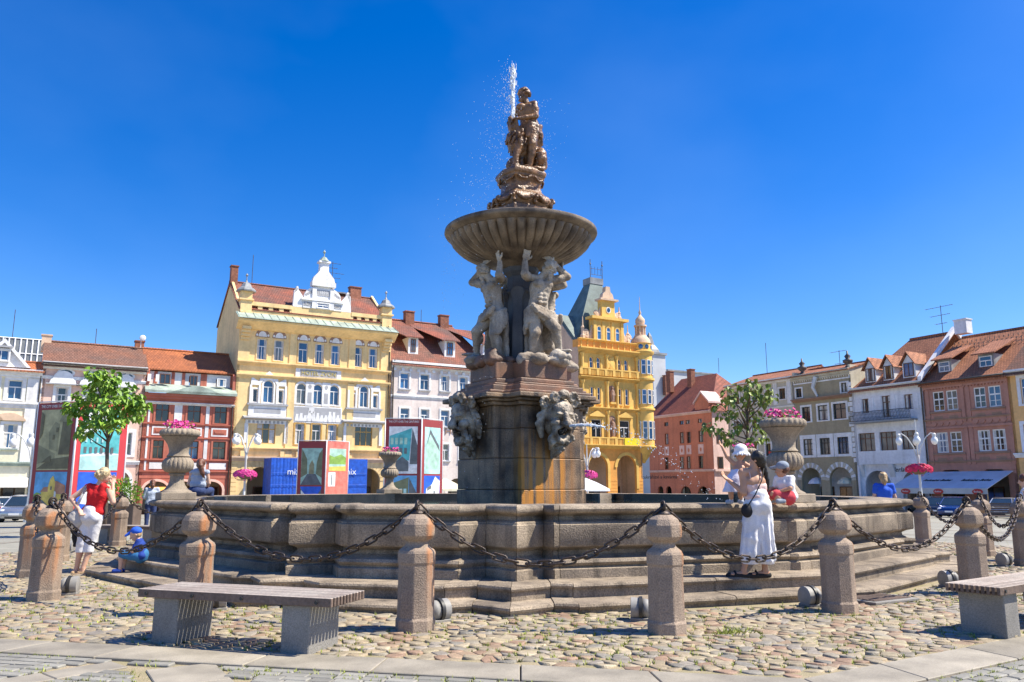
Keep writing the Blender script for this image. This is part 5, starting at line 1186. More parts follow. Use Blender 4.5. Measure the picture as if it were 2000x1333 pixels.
    h.box('gable_ledge', 'stucco_white', c - hw * 0.40, c + hw * 0.40, gb - 0.05, g2, -0.05, 0.8, par=G)
    bell = [(c - 1.2, g2), (c + 1.2, g2), (c + 1.1, g2 + 0.45), (c + 0.68, g2 + 0.95), (c + 0.48, g3 - 0.1), (c + 0.46, g4 - 0.35), (c - 0.46, g4 - 0.35), (c - 0.48, g3 - 0.1), (c - 0.68, g2 + 0.95), (c - 1.1, g2 + 0.45)]
    MB().prism(bell, 0.1, 0.7, 'y').build('gable_bell', WH, G); h.box('gable_ledge', 'stucco_white', c - 0.62, c + 0.62, g4 - 0.34, g4 - 0.15, -0.05, 0.85, par=G)
    MB().lathe([(0.62, g4 - 0.14), (0.45, g4 + 0.05), (0.26, g4 + 0.3), (0.06, g4 + 0.4), (0.05, g5 - 0.3), (0.16, g5 - 0.1), (0.02, g5 + 0.15)], 8, (c, 0.4)).build('finial', 'copper_green', G)
    for q in (-1, 1):
        pts = [(c + q * hw * 0.67, zg), (c + q * hw * 0.98, zg)] + [(c + q * (hw * 0.98 - 0.02 * t), zg + 0.35 * t) for t in range(1, 6)] + [(c + q * (hw * 0.86 - 0.15 * math.cos(t)), zg + 1.9 + 0.32 * math.sin(t)) for t in (0.2, 1.2, 2.2)] + [(c + q * hw * 0.67, zg + 1.2)]
        MB().prism(pts, 0.25, 0.65, 'y').build('gable_scroll', WH, G)
        u = c + q * hw * 0.47; f = h.box('ornament_panel', 'stucco_grey', u - 0.52, u + 0.52, zg + 0.2, ga - 0.05, 0.18, 0.199, par=G)
        for k in range(7):
            zz = zg + 0.4 + k * (ga - zg - 0.6) / 7; MB().prism([(u + (0.3 - 0.1 * math.sin(k)) * math.cos(t * 0.9 + k), zz + 0.16 * math.sin(t * 0.9 + k)) for t in range(7)], 0.16, 0.179, 'y').build('ornament', WH, G)
        h.box('pilaster', WH, c + q * 0.95 - 0.22, c + q * 0.95 + 0.22, zg, gb - 0.3, 0.08, 0.199, par=G)
        for k in range(5): MB().prism([(c + q * (hw * 0.42 + 0.18 * k - 0.3) + 0.16 * math.cos(t * 1.05), ga + 0.7 + 0.12 * (4 - k) + 0.14 * math.sin(t * 1.05)) for t in range(6)], 0.2, 0.219, 'y').build('ornament', 'stucco_grey', G)
    h.win(c - 0.62, c + 0.62, zg + 0.12, ga - 0.1, cut=False, y=0.12, rec=0.0, sur=(0.1, WH), tr=0.45)
    yb = h.box('year_panel', 'stucco_grey', c - 0.65, c + 0.65, ga + 0.75, ga + 1.35, 0.16, 0.219, par=G); text('lettering', '1899', 0.45, WH, G, (c, 0.15, ga + 1.05))
    # firewall, roof, chimneys, aerials
    zr = h.z(600, 569, 6.0)
    h.roof('roof_old', ze + 1.2, zr, 12, over=-0.2); h.sides(Y, ze + 1.0, 12, zr + 0.35)
    h.chimney(0.25, 5.8, zr - 0.5, zr + 1.6, 0.7); h.chimney(W - 2.2, 6.0, zr - 0.5, zr + 1.0, 1.3); h.box('roof_walkway', 'lead_grey', W - 6.3, W - 2.9, zr + 0.1, zr + 0.25, 5.5, 6.5)
    h.antenna(h.us(682, zr), 6, zr, 3.8, 5); h.antenna(h.us(518, zr), 6, zr, 3.3)
    h.pipe(W - 0.15, GND, ze - 1)
house_hotel()

# ---- L5 pale grand hotel
def house_grand():
    h = House(LROW, 'pale_hotel', 'pale pink hotel with old tiled roof and three dormers right of the yellow hotel', 763, 968, 780); W = h.W; z = h.z
    ze = z(840, 710)
    wn = [(782, 799), (821, 838), (861, 877), (897, 913), (935, 950)]
    k = dict(sur=(0.2, 'stucco_white'), sill='stucco_grey', tr=0.36)
    h.wins(wn, 830, 732, 762, **k); h.wins(wn, 830, 800, 832, **k); h.wins([(a, b) for a, b in wn], 870, 868, 900, **k)
    for a in (0.06, 0.3, 0.54, 0.78): h.hole(W * a, W * (a + 0.17), GND, GND + 3.8, True)
    h.wall('paint_blush', GND, ze); h.arcade('arcade_plaster', z1=GND + 4.3)
    h.cornice('stucco_white', ze - 0.75, ze, 0.45); zz = z(830, 777); h.cornice('stucco_white', zz - 0.15, zz + 0.12, 0.15); zz = z(830, 858)
    zt = (z(870, 843)); text('lettering', 'GRAND HOTEL', 0.95, 'trim_brown', h.root, (h.us(862, zt), -0.05, zt), width=W * 0.62, ext=0.03)
    for q in range(14): h.box('bracket', 'stucco_white', W * (q + 0.4) / 14 - 0.15, W * (q + 0.4) / 14 + 0.15, ze - 1.1, ze - 0.77, -0.2, 0.004)
    zr = z(840, 633, 5.5)
    h.roof('roof_old', ze + 0.05, zr, 11, over=0.5, hr=3.2); h.sides('paint_blush', ze, 11)
    sl = (zr - ze) / 5.5
    for (a, b, y0, y1) in ((797, 817, 662, 692), (868, 889, 670, 699), (943, 962, 678, 704)):
        yd = 1.0; u0, z0 = h.P(a, y1, yd); u1, z1 = h.P(b, y0 + 4, yd); z0 = ze + sl * yd - 0.1; z1 = z0 + 2.0
        d = h.box('dormer', 'stucco_white', u0, u1, z0, z1, yd, yd + 2.6); h.win(u0 + 0.3, u1 - 0.3, z0 + 0.35, z1 - 0.2, cut=False, y=yd - 0.06, rec=0.0, fm='frame_brown', gm='glass_blue', tr=0.4)
        MB().add([(u0 - 0.5, yd - 0.4, z1 + 0.02), (u1 + 0.5, yd - 0.4, z1 + 0.02), (u1 + 0.6, yd + 4.0, ze + sl * (yd + 4.0) + 0.1), (u0 - 3.4, yd + 4.0, ze + sl * (yd + 4.0) + 0.1), (u0 - 0.5, yd - 0.4, z1 - 0.1), (u1 + 0.5, yd - 0.4, z1 - 0.1)], [(0, 1, 2, 3), (4, 0, 3), (1, 5, 2), (0, 4, 5, 1)]).build('dormer_roof', 'roof_old', d)
    for px in (772, 836, 906): h.chimney(h.us(px, zr), 5.5, zr - 0.6, zr + 1.1, 1.1)
    h.antenna(h.us(861, zr), 5.5, zr, 1.6); h.pipe(0.2, GND, ze)
house_grand()
def house_filler():
    h = House(LROW, 'low_house', 'low sand coloured house behind the pedestal between the two hotels', 968, 1100, 780, ul=None); W = h.W
    ze = 9.0
    for r_ in (2.6, 5.8):
        for q in range(4): u = W * (q + 0.5) / 4; h.win(u - 0.55, u + 0.55, r_, r_ + 1.9, sur=(0.18, 'stucco_white'))
    for a in (0.1, 0.4, 0.7): h.hole(W * a, W * (a + 0.2), GND, GND + 3.4, True)
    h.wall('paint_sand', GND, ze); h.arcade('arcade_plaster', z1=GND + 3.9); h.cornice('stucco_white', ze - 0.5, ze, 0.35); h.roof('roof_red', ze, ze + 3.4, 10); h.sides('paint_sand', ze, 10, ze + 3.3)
house_filler()
# ---- ornate gold house with corner tower
def house_gold():
    h = House(LROW, 'gold_house', 'ornate gold and orange house with stepped gable and round corner tower', 1130, 1250, 740); W = h.W; z = h.z; G = 'paint_gold'; O = 'paint_orange'; TB = 'trim_brown'
    x = 1185
    f3 = h.wins([(1151, 1158.5), (1165, 1172.5), (1205, 1213), (1219, 1226.5)], x, 700, 727, arch=True, cols=1, tr=0.35, sur=(0.12, G))
    f2 = h.wins([(1153, 1159.5), (1166.5, 1173), (1207.5, 1214), (1221, 1228)], x, 758, 789, cols=1, tr=0.42, sur=(0.12, G), sill=G)
    f1 = h.wins([(1155, 1175), (1210, 1230)], x, 820.5, 858, tr=0.36, sur=(0.22, G), gm='glass_dark')
    ze = z(x, 687); zb = z(x, 875)
    ar = [(h.us(1149.5, GND + 3), h.us(1187, GND + 3)), (h.us(1206, GND + 3), h.us(1243, GND + 3))]
    for a, b in ar: h.hole(a, b, GND, z(x, 889), True)
    h.wall(O, GND, zb, name='ground_wall'); h.wall(G, zb, ze); h.arcade('paint_sand', z1=zb - 0.4, D=4, doors=True)
    for a, b in ar:
        o = h.outline(a - 0.4, b + 0.4, GND + 2.6, z(x, 889) + 0.4, True, 14); i = h.outline(a, b, GND + 2.6, z(x, 889), True, 14); n = len(o)
        MB().add([(q, -0.12, w_) for q, w_ in o] + [(q, -0.12, w_) for q, w_ in i] + [(q, 0.0, w_) for q, w_ in o], [(k, k + 1, n + k + 1, n + k) for k in range(1, n - 1)] + [(k, 2 * n + k, 2 * n + k + 1, k + 1) for k in range(1, n - 1)]).build('arch_moulding', G, h.root)
    for k in range(9):
        for a, b in ((0.02, ar[0][0] - 0.02), (ar[0][1] + 0.02, ar[1][0] - 0.02), (ar[1][1] + 0.02, W)): h.box('rustic_course', O, a, b, GND + 0.3 + k * 0.4, GND + 0.65 + k * 0.4, -0.05, 0.004)
    for py, pr, hh in ((873, 0.75, 0.5), (800, 0.45, 0.4), (741, 0.6, 0.35), (688, 0.7, 0.6)): zz = z(x, py); h.cornice(G, zz - hh / 2, zz + hh / 2, pr, n=4)
    def balus(py, y0=-0.6):
        zz = z(x, py); h.box('balustrade_rail', G, 0, W, zz + 1.05, zz + 1.2, y0 - 0.05, y0 + 0.2)
        for k in range(46): u = W * (k + 0.5) / 46; h.box('baluster', G, u - 0.05, u + 0.05, zz + 0.3, zz + 1.05, y0, y0 + 0.14) if k % 6 else h.box('baluster', G, u - 0.2, u + 0.2, zz + 0.3, zz + 1.05, y0 - 0.04, y0 + 0.18)
    balus(874); balus(740.5, -0.45)
    h.box('banner', 'yellow_cloth', W * 0.66, W * 0.9, z(x, 873) + 0.25, z(x, 873) + 1.1, -0.72, -0.68)
    for zl, zh in ((z(x, 868), z(x, 803)), (z(x, 797), z(x, 746)), (z(x, 732), z(x, 694))):
        for u in (0.5, W * 0.44, W * 0.60, W - 0.6):
            MB().lathe([(0.26, zl), (0.2, zl + 0.3), (0.17, zh - 0.5), (0.3, zh - 0.15), (0.32, zh)], 8, (u, -0.15)).build('half_column', G, h.root)
    for (a, b, z0, z1) in f1:
        c = (a + b) / 2; MB().prism([(c - 1.15, z1 + 0.35), (c + 1.15, z1 + 0.35), (c + 1.15, z1 + 0.48), (c, z1 + 1.1), (c - 1.15, z1 + 0.48)], -0.3, 0.0, 'y').build('pediment', G, h.root)
    for (py0, py1) in ((856, 812), (788, 753)):
        z0, z1 = z(x, py0), z(x, py1); c = W * 0.52
        h.poly('niche', TB, h.outline(c - 0.5, c + 0.5, z0, z1, True), -0.03, 0.0); sb = SB(); hh = (z1 - z0) * 0.72
        sb.chain([(c - 0.08, -0.2, z0 + 0.25), (c - 0.1, -0.22, z0 + 0.25 + hh * 0.5), (c, -0.2, z0 + 0.25 + hh * 0.8)], [0.14, 0.22, 0.2]); sb.ell((c, -0.22, z0 + 0.3 + hh), (0.14, 0.15, 0.18)); sb.cap((c + 0.1, -0.2, z0 + 0.25), (c + 0.08, -0.2, z0 + 0.25 + hh * 0.5), 0.13, 0.2); sb.cap((c + 0.2, -0.2, z0 + 0.25 + hh * 0.78), (c + 0.3, -0.35, z0 + hh * 0.6), 0.09, 0.07)
        blob(sb, 'niche_statue', TB, h.root, 0.05, 1, 0.02, 6); h.box('niche_plinth', G, c - 0.4, c + 0.4, z0 - 0.1, z0 + 0.16, -0.4, 0.0)
    c = W * 0.52; sb = SB(); rr = random.Random(8)                     # stucco coat of arms between the upper windows
    for k in range(26): a = k * 0.55; sb.ell((c + 0.75 * math.cos(a) * (0.5 + 0.5 * rr.random()), -0.08, z(x, 713) + 1.0 * math.sin(a) * (0.5 + 0.5 * rr.random())), (0.2, 0.1, 0.2))
    sb.ell((c, -0.1, z(x, 713)), (0.45, 0.14, 0.6)); blob(sb, 'coat_of_arms', G, h.root, 0.06, 1, 0.03, 5)
    # attic, gables
    zt = z(x, 668); h.box('attic', O, 0, W, ze + 0.3, zt, 0.05, 1.2); h.cornice(G, zt - 0.12, zt + 0.14, 0.3)
    for k in range(10): h.box('attic_panel', G, W * (k + 0.42) / 10, W * (k + 0.58) / 10, ze + 0.35, zt - 0.14, -0.03, 0.06)
    gl, gr = h.us(1160, zt), h.us(1219, zt); g1 = z(x, 626); GA = h.box('gable', G, gl, gr, zt + 0.15, g1, 0.0, 1.0)
    for (a, b) in ((1165.7, 1173.5), (1184, 1191.7), (1201.7, 1209.2)): zz = z(x, 666); h.win(h.us(a, zz), h.us(b, zz), z(x, 665.5), z(x, 640), arch=True, cols=1, tr=0.35, cut=False, y=-0.09, rec=0.0, sur=(0.12, G))
    for px in (1162, 1178.5, 1196.5, 1215): u = h.us(px, zt); h.box('pilaster', G, u - 0.22, u + 0.22, zt + 0.16, g1 - 0.2, -0.14, -0.001, par=GA)
    MB().box(gl - 0.5, gr + 0.5, -0.45, 1.1, g1, g1 + 0.35).build('gable_cornice', G, GA)
    ul_, ur_ = h.us(1176, g1), h.us(1201, g1); g2 = z(x, 588); U = h.box('gable_top', G, ul_, ur_, g1 + 0.36, g2, 0.0, 0.9, par=GA)
    uc = (ul_ + ur_) / 2; zo = z(x, 606); h.poly('oculus', 'frame_white', [(uc + 0.36 * math.cos(t * 0.628), zo + 0.42 * math.sin(t * 0.628)) for t in range(10)], -0.06, 0.0, par=GA); h.poly('pane', 'glass_blue', [(uc + 0.26 * math.cos(t * 0.628), zo + 0.31 * math.sin(t * 0.628)) for t in range(10)], -0.08, -0.061, par=GA)
    MB().box(ul_ - 0.4, ur_ + 0.4, -0.35, 1.0, g2, g2 + 0.25).prism([(ul_ + 0.1, g2 + 0.26), (ur_ - 0.1, g2 + 0.26), (ur_ - 0.25, g2 + 0.9), (uc + 0.4, g2 + 1.25), (uc + 0.32, g2 + 1.9), (uc - 0.32, g2 + 1.9), (uc - 0.4, g2 + 1.25), (ul_ + 0.25, g2 + 0.9)], 0.0, 0.7, 'y').build('gable_crown', 'paint_sand', GA)
    for q, ua, zz, sc in ((-1, gl, zt + 0.15, 1.9), (1, gr, zt + 0.15, 1.9), (-1, ul_, g1 + 0.36, 1.35), (1, ur_, g1 + 0.36, 1.35)):
        sb = SB()
        for t in range(26):
            an = t * 0.42; r = 0.42 * sc * (1 - t / 30) * 0.75; sb.ell((ua + q * (0.5 * sc + r * math.cos(an) * 0.8), 0.35, zz + 0.5 * sc * 0.7 + r * math.sin(an)), 0.12 * sc * 0.6)
        for t in range(6): sb.cap((ua + q * (0.05 + 0.16 * t * sc / 1.9), 0.35, zz + 0.1), (ua + q * (0.05 + 0.1 * t * sc / 1.9), 0.35, zz + (1.5 - 0.25 * t) * sc * 0.62), 0.1, 0.1)
        blob(sb, 'gable_scroll', 'paint_sand', GA, 0.06, 1, 0.03, 5)
    for px, z0, hh in ((1142, zt, 3.0), (1230, zt, 2.6), (1213, g1 + 0.35, 1.7)):
        u = h.us(px, z0); MB().lathe([(0.35, z0), (0.35, z0 + hh * 0.2), (0.22, z0 + hh * 0.26), (0.2, z0 + hh * 0.5), (0.26, z0 + hh * 0.55), (0.1, z0 + hh * 0.62), (0.05, z0 + hh)], 6, (u, 0.4)).build('obelisk', 'paint_sand', h.root)
    # roofs
    SG = 'slate_green'; zs = z(x, 640)
    a0, a1 = 0.0, h.us(1178, zs); zr0 = h.z(1160, 556, 3.5); t0, t1 = h.us(1149, zr0, 3.5), h.us(1172, zr0, 3.5)
    mr = h.us(1186, zt, 2); MB().add([(0.6, 1.1, zt), (mr, 1.1, zt), (mr, 7, zt), (0.6, 7, zt), (t0, 3, zr0), (t1, 3, zr0), (t1, 4.5, zr0), (t0, 4.5, zr0)], [(0, 1, 5, 4), (1, 2, 6, 5), (2, 3, 7, 6), (3, 0, 4, 7), (4, 5, 6, 7)]).build('mansard_roof', SG, h.root)
    h.box('roof_deck', 'lead_grey', t0 - 0.1, t1 + 0.1, zr0 - 0.1, zr0 + 0.75, 2.9, 4.6)
    mb = MB()
    for u in (t0, t1): mb.tube([(u, 3, zr0 + 0.7), (u, 3, zr0 + 3.2)], 0.05, 5); mb.ell((u, 3, zr0 + 2.6), 0.13, 6, 4)
    for zz in (1.2, 2.0): mb.tube([(t0, 3, zr0 + zz), (t1, 3, zr0 + zz)], 0.03, 4)
    for k in range(4): u = t0 + (t1 - t0) * (k + 0.5) / 4; mb.tube([(u, 3, zr0 + 1.2), (u, 3, zr0 + 2.3)], 0.025, 4)
    mb.build('roof_cresting', 'pipe_dark', h.root)
    zl = h.z(1112, 616, 1.0); l0 = h.us(1112, zl, 4)
    MB().add([(0.2, 0.3, zt - 0.4), (3.2, 0.3, zt - 0.4), (3.2, 4.5, zl + 0.8), (0.2, 4.5, zl + 0.8), (0.2, 9, zt), (3.2, 9, zt)], [(0, 1, 2, 3), (3, 2, 5, 4), (0, 3, 4)]).build('lower_roof', SG, h.root)
    h.sides('paint_sand', ze, 10, zl + 0.7)
    # round corner tower
    tu, tr = h.us(1262.5, zb), 1.42; T = lambda py: z(1250, py); C = (tu, 0.55)
    tw = MB().lathe([(0.15, T(905)), (0.35, T(899)), (0.7, T(892)), (0.75, T(889)), (1.1, T(884)), (1.15, T(881)), (1.5, T(876)), (1.62, T(874)), (1.62, T(872)), (tr, T(871)), (tr, T(803)), (1.62, T(801)), (1.62, T(798)), (tr, T(797)), (tr, T(745)), (1.66, T(743)), (1.66, T(739)), (tr, T(738)), (tr, T(695)), (1.7, T(690)), (1.72, T(687)), (1.4, T(685)), (1.4, T(672)), (1.5, T(671))], 24, C).build('tower', G, h.root, auto=R(35))
    MB().lathe([(1.3, T(671)), (1.25, T(664)), (1.02, T(659)), (0.82, T(656)), (0.8, T(654))], 20, C).build('tower_dome', 'paint_sand', tw, auto=R(40))
    for k in range(8): a = k * math.pi / 4; MB().tube([(C[0] + 0.62 * math.cos(a), C[1] + 0.62 * math.sin(a), T(654)), (C[0] + 0.62 * math.cos(a), C[1] + 0.62 * math.sin(a), T(637))], 0.1, 5).build('lantern_column', 'paint_sand', tw)
    MB().lathe([(0.85, T(637)), (0.85, T(634)), (0.55, T(633)), (0.66, T(627)), (0.6, T(622)), (0.3, T(617)), (0.12, T(613)), (0.2, T(609)), (0.06, T(604)), (0.03, T(578))], 14, C).build('lantern_roof', 'paint_sand', tw, auto=R(40))
    MB().tube([(C[0], C[1], T(654)), (C[0], C[1], T(637))], 0.3, 8).build('lantern_core', 'paint_sand', tw)
    for (p1, p0) in ((704, 732), (762, 790), (823, 859)):
        for a in (-150, -118, -88, -55, -20):
            an = R(a); M = Matrix.Translation((C[0] + tr * math.cos(an), C[1] + tr * math.sin(an), 0)) @ Matrix.Rotation(an + R(90), 4, 'Z'); z0, z1 = T(p0), T(p1)
            mb = MB(); w_ = 0.3
            for q in ((-w_, -w_ + 0.07, z0, z1), (w_ - 0.07, w_, z0, z1), (-w_, w_, z0, z0 + 0.08), (-w_, w_, z1 - 0.08, z1), (-w_, w_, z0 + (z1 - z0) * 0.6, z0 + (z1 - z0) * 0.6 + 0.08)): mb.box(q[0], q[1], -0.06, 0.05, q[2], q[3], M=M)
            f = mb.build('window', 'frame_white', tw); MB().box(-w_ + 0.03, w_ - 0.03, -0.03, 0.02, z0 + 0.03, z1 - 0.03, M=M).build('pane', 'glass_blue', tw)
    for a in (-130, -95, -55): an = R(a); M = Matrix.Translation((C[0] + 1.4 * math.cos(an), C[1] + 1.4 * math.sin(an), T(678.5))) @ Matrix.Rotation(an + R(90), 4, 'Z'); MB().ell((0, 0, 0), (0.3, 0.05, 0.32), 10, 6).build('oculus', 'glass_blue', tw).matrix_local = M
mat('yellow_cloth', (0.85, 0.70, 0.02), 0.8, 0.05, 2)
house_gold()
# ---- salmon corner house across the side street
def house_salmon():
    row = Row(27.6, 110.0, 0.485, -0.8745)
    h = House(row, 'salmon_house', 'salmon house with hipped red roof across the street from the gold tower', 1268, 1393, 880); W = h.W; z = h.z; S = 'paint_salmon'
    k = dict(fm='frame_brown', gm='glass_dark', cols=2, tr=0.4, sur=(0.12, S))
    cols = [(1299, 1306), (1328.5, 1336), (1342, 1349.5), (1365, 1373.5)]
    h.wins(cols, 1340, 844, 866, **k); h.wins(cols, 1340, 892, 916, **k); h.wins([(1297, 1305), (1327, 1335), (1339, 1347), (1363, 1371)], 1340, 821, 829, fm='frame_brown', gm='glass_dark', cols=2, tr=None)
    zl = z(1340, 920); ze = z(1340, 808)
    for a, b in ((1285, 1296), (1301, 1312), (1330, 1350), (1363, 1385)): h.hole(h.us(a, GND + 1.5), h.us(b, GND + 1.5), GND if a > 1320 else GND + 0.6, GND + 2.9, True)
    h.wall(S, GND, ze); h.arcade('arcade_plaster', z1=GND + 3.2, D=2.5); h.cornice('paint_pale_pink', zl - 0.15, zl + 0.15, 0.25); h.cornice('paint_pale_pink', ze - 0.25, ze + 0.1, 0.4)
    for (a, b) in cols:
        zz = z(1340, 880); u0, u1 = h.us(a, zz), h.us(b, zz); p = h.box('ornament_panel', 'paint_pale_pink', u0 - 0.1, u1 + 0.1, z(1340, 888), z(1340, 870), -0.05, 0.0); h.poly('ornament', S, [((u0 + u1) / 2 + 0.2 * math.cos(t), zz + 0.3 * math.sin(t)) for t in range(6)], -0.07, -0.051, par=p)
    zt = z(1300, 932); text('lettering', 'cukrářství a kavárna', 0.75, 'frame_black', h.root, (h.us(1288, zt), -0.04, zt), width=W * 0.58); text('lettering', 'Orsay', 0.6, 'trim_brown', h.root, (h.us(1337, zt), -0.04, zt))
    # lit front to the square
    zr = h.z(1330, 740, 5); D = 11
    MB().box(W - 0.3, W + 0.02, 0.02, D, GND, ze).build('front_wall', 'paint_pale_pink', h.root); h.box('back_wall', S, 0, W, GND, ze, D, D + 0.3)
    for yy in (1.2, 3.6, 6.0):
        for z0, z1 in ((z(1393, 916), z(1393, 892)), (z(1393, 866), z(1393, 844))):
            f = MB().box(W + 0.02, W + 0.08, yy - 0.5, yy + 0.5, z0, z1).build('window', 'frame_brown', h.root); MB().box(W + 0.081, W + 0.09, yy - 0.4, yy + 0.4, z0 + 0.1, z1 - 0.1).build('pane', 'glass_dark', f)
    MB().box(W + 0.02, W + 0.3, 0, D, zl - 0.15, zl + 0.15).build('string_course', 'paint_pale_pink', h.root)
    MB().add([(-0.4, -0.4, ze), (W + 0.4, -0.4, ze), (W + 0.4, D + 0.4, ze), (-0.4, D + 0.4, ze), (1.5, 5.5, zr), (W - 4.5, 5.5, zr)], [(0, 1, 5, 4), (1, 2, 5), (2, 3, 4, 5), (3, 0, 4), (0, 3, 2, 1)]).build('roof', 'roof_red', h.root)
    for u0, yy in ((W - 3.2, 0),):
        g = h.poly('dormer', S, [(u0, ze), (u0 + 2.8, ze), (u0 + 2.8, ze + 1.2), (u0 + 1.4, ze + 2.6), (u0, ze + 1.2)], -0.1, 2.6); MB().prism([(u0 - 0.2, ze + 1.1), (u0 + 1.4, ze + 2.62), (u0 + 3.0, ze + 1.1), (u0 + 3.0, ze + 1.35), (u0 + 1.4, ze + 2.9), (u0 - 0.2, ze + 1.35)], -0.3, 2.6, 'y').build('dormer_coping', 'paint_pale_pink', g)
    for u, y in ((1.8, 3.0), (5.2, 4.2)): h.chimney(u, y, zr - 2.2, zr + 0.9, 0.9)
    h.antenna(W - 4, 5.5, zr, 2.2)
house_salmon()
def grey_block():
    h = House(LROW, 'grey_block', 'plain pale grey modern block showing above the salmon roof', 1276, 1390, 740, dep=40); z = h.z
    zt = z(1320, 716); u1 = h.us(1300, zt); h.box('wall', 'lead_pale', 0, u1, GND, zt + 2, 0, 14); h.box('wall', 'lead_pale', u1, h.W, GND, z(1340, 728), 0, 14); h.box('roof_edge', 'lead_grey', -0.3, u1 + 0.3, zt + 2, zt + 2.4, -0.3, 14.3); h.box('roof_edge', 'lead_grey', u1 + 0.31, h.W + 0.3, z(1340, 728), z(1340, 728) + 0.3, -0.3, 14.3)
    MB().lathe([(2.2, zt + 2.4), (1.8, zt + 3.4), (1.0, zt + 4.4), (0.5, zt + 6.2), (0.1, zt + 7)], 4, (1.8, 3), a0=R(45)).build('roof_cap', 'lead_grey', h.root); h.chimney(3.0, -0.6, zt - 6, zt - 2.2, 1.6)
mat('lead_pale', (0.52, 0.53, 0.54), 0.6, 0.05, 0.5)
grey_block()
# ---- right row, in its own shade
def house_beige():
    h = House(RROW, 'beige_house', 'beige house with brown shutters behind the right tree', 1421, 1552, 800); W = h.W; z = h.z
    x = 1528; k = dict(fm='frame_brown', gm='glass_dark', sur=(0.2, 'paint_white'), tr=None)
    c = [(1434, 1444), (1469, 1479), (1496, 1506), (1522, 1534)]
    h.wins(c, x, 759, 780, **k); h.wins(c, x, 815, 838, **k); h.wins(c, x, 865, 890, **k)
    for a in (0.1, 0.4, 0.7): h.hole(W * a, W * (a + 0.2), GND, GND + 3.3, True)
    ze = z(1500, 742); h.wall('paint_beige', GND, ze); h.arcade('arcade_plaster', z1=GND + 3.8); h.cornice('paint_white', ze - 0.5, ze, 0.5); zz = z(x, 795); h.cornice('paint_white', zz - 0.1, zz + 0.1, 0.15)
    for px in (1452, 1514, 1541): u = h.us(px, z(x, 765)); h.box('pilaster', 'paint_white', u - 0.3, u + 0.3, z(x, 790), ze - 0.5, -0.06, 0.004)
    h.roof('roof_tile', ze, ze + 1.6, 10, over=0.5); h.sides('paint_beige', ze, 10, ze + 1.5); h.antenna(W * 0.3, 4, ze + 1.5, 4)
    sg = h.box('shop_sign', 'cafe_red', W * 0.72, W * 0.86, GND + 6.2, GND + 7.0, -1.4, -0.02)
def house_olive():
    h = House(RROW, 'olive_house', 'olive brown house with white sgraffito frames and roof urns behind the right urn', 1553, 1668, 830); W = h.W; z = h.z; x = 1610
    mk = lambda f, m: dict(fm=f, gm=m, sur=(0.32, 'stucco_white'), tr=0.34)
    h.wins([(1567, 1583), (1598, 1617), (1628, 1653)], x, 791.5, 821, fm='frame_black', gm='glass_dark', sur=(0.22, 'stucco_white'), tr=0.34); h.wins([(1570, 1588), (1602, 1622), (1636.5, 1658)], x, 856, 888.5, fm='frame_black', gm='glass_pale', sur=(0.45, 'stucco_white'), tr=0.3, bars=1, cols=3)
    h.wins([(1555, 1566), (1643, 1656)], x, 753, 771, fm='frame_black', gm='glass_dark', tr=None, sur=(0.16, 'stucco_white'))
    ar = [(h.us(1569, GND + 1), h.us(1607, GND + 1)), (h.us(1624, GND + 1), h.us(1667, GND + 1))]
    for a, b in ar: h.hole(a, b, GND, z(x, 914), True)
    ze = z(x, 726); h.wall('paint_olive', GND, ze); h.arcade('paint_snow', z1=z(x, 906), D=3.2)
    for a, b in ar:
        r = (b - a) / 2; c = (a + b) / 2; zc = z(x, 914) - r
        for t in range(17):
            an = math.pi * (t + 0.5) / 17; MB().prism([(c + q * math.cos(an + e), zc + q * math.sin(an + e)) for q, e in ((r + 0.05, -0.08), (r + 0.6, -0.08), (r + 0.6, 0.08), (r + 0.05, 0.08))], -0.04, 0.004, 'y').build('voussoir', 'stucco_white' if t % 2 else 'paint_beige', h.root)
    zz = z(x, 777); h.cornice('trim_brown', zz - 0.25, zz + 0.1, 0.55); zf = z(x, 739); h.box('sgraffito_band', 'stucco_white', 0.1, W - 0.1, zf - 0.35, zf + 0.35, -0.03, 0.004)
    for k in range(24): u = 0.2 + (W - 0.4) * (k + 0.5) / 24; h.poly('ornament', 'paint_olive', [(u - 0.18, zf - 0.2), (u + 0.18, zf - 0.2), (u, zf + 0.22)], -0.05, -0.031)
    for k in range(16): h.box('quoin', 'stucco_white', W - (0.6 if k % 2 else 0.35), W - 0.02, z(x, 905) + k * 0.55, z(x, 905) + k * 0.55 + 0.45, -0.03, 0.004)
    h.cornice('paint_beige', ze - 0.7, ze, 0.45); h.roof('roof_tile', ze + 0.02, ze + 0.9, 6, over=0.5); h.sides('paint_beige', ze + 0.4, 10)
    for px in (1556, 1645): u = h.us(px, ze); MB().lathe([(0.35, ze), (0.3, ze + 0.4), (0.15, ze + 0.5), (0.5, ze + 0.8), (0.55, ze + 1.05), (0.2, ze + 1.2), (0.35, ze + 1.5), (0.1, ze + 1.75), (0.08, ze + 2.1)], 10, (u, 1.0)).build('roof_urn', 'pipe_dark', h.root, smooth=True)
    h.antenna(W * 0.45, 4, ze + 0.5, 2.4, 2)
    MB().tube([(W * 0.45, -0.2, zz + 0.2), (W * 0.42, -0.6, zz + 1.2), (W * 0.47, -0.5, zz + 2.4)], [0.12, 0.2, 0.25], 6).build('gargoyle', 'tin_white', h.root)
    for k in range(2): u = sum(ar[k]) / 2; MB().lathe([(1.0, GND + 3.2), (0.85, GND + 3.5), (0.5, GND + 3.8), (0.05, GND + 3.95)], 10, (u, 0.9)).build('awning', 'paint_snow' if k == 0 else 'paint_cream', h.root)
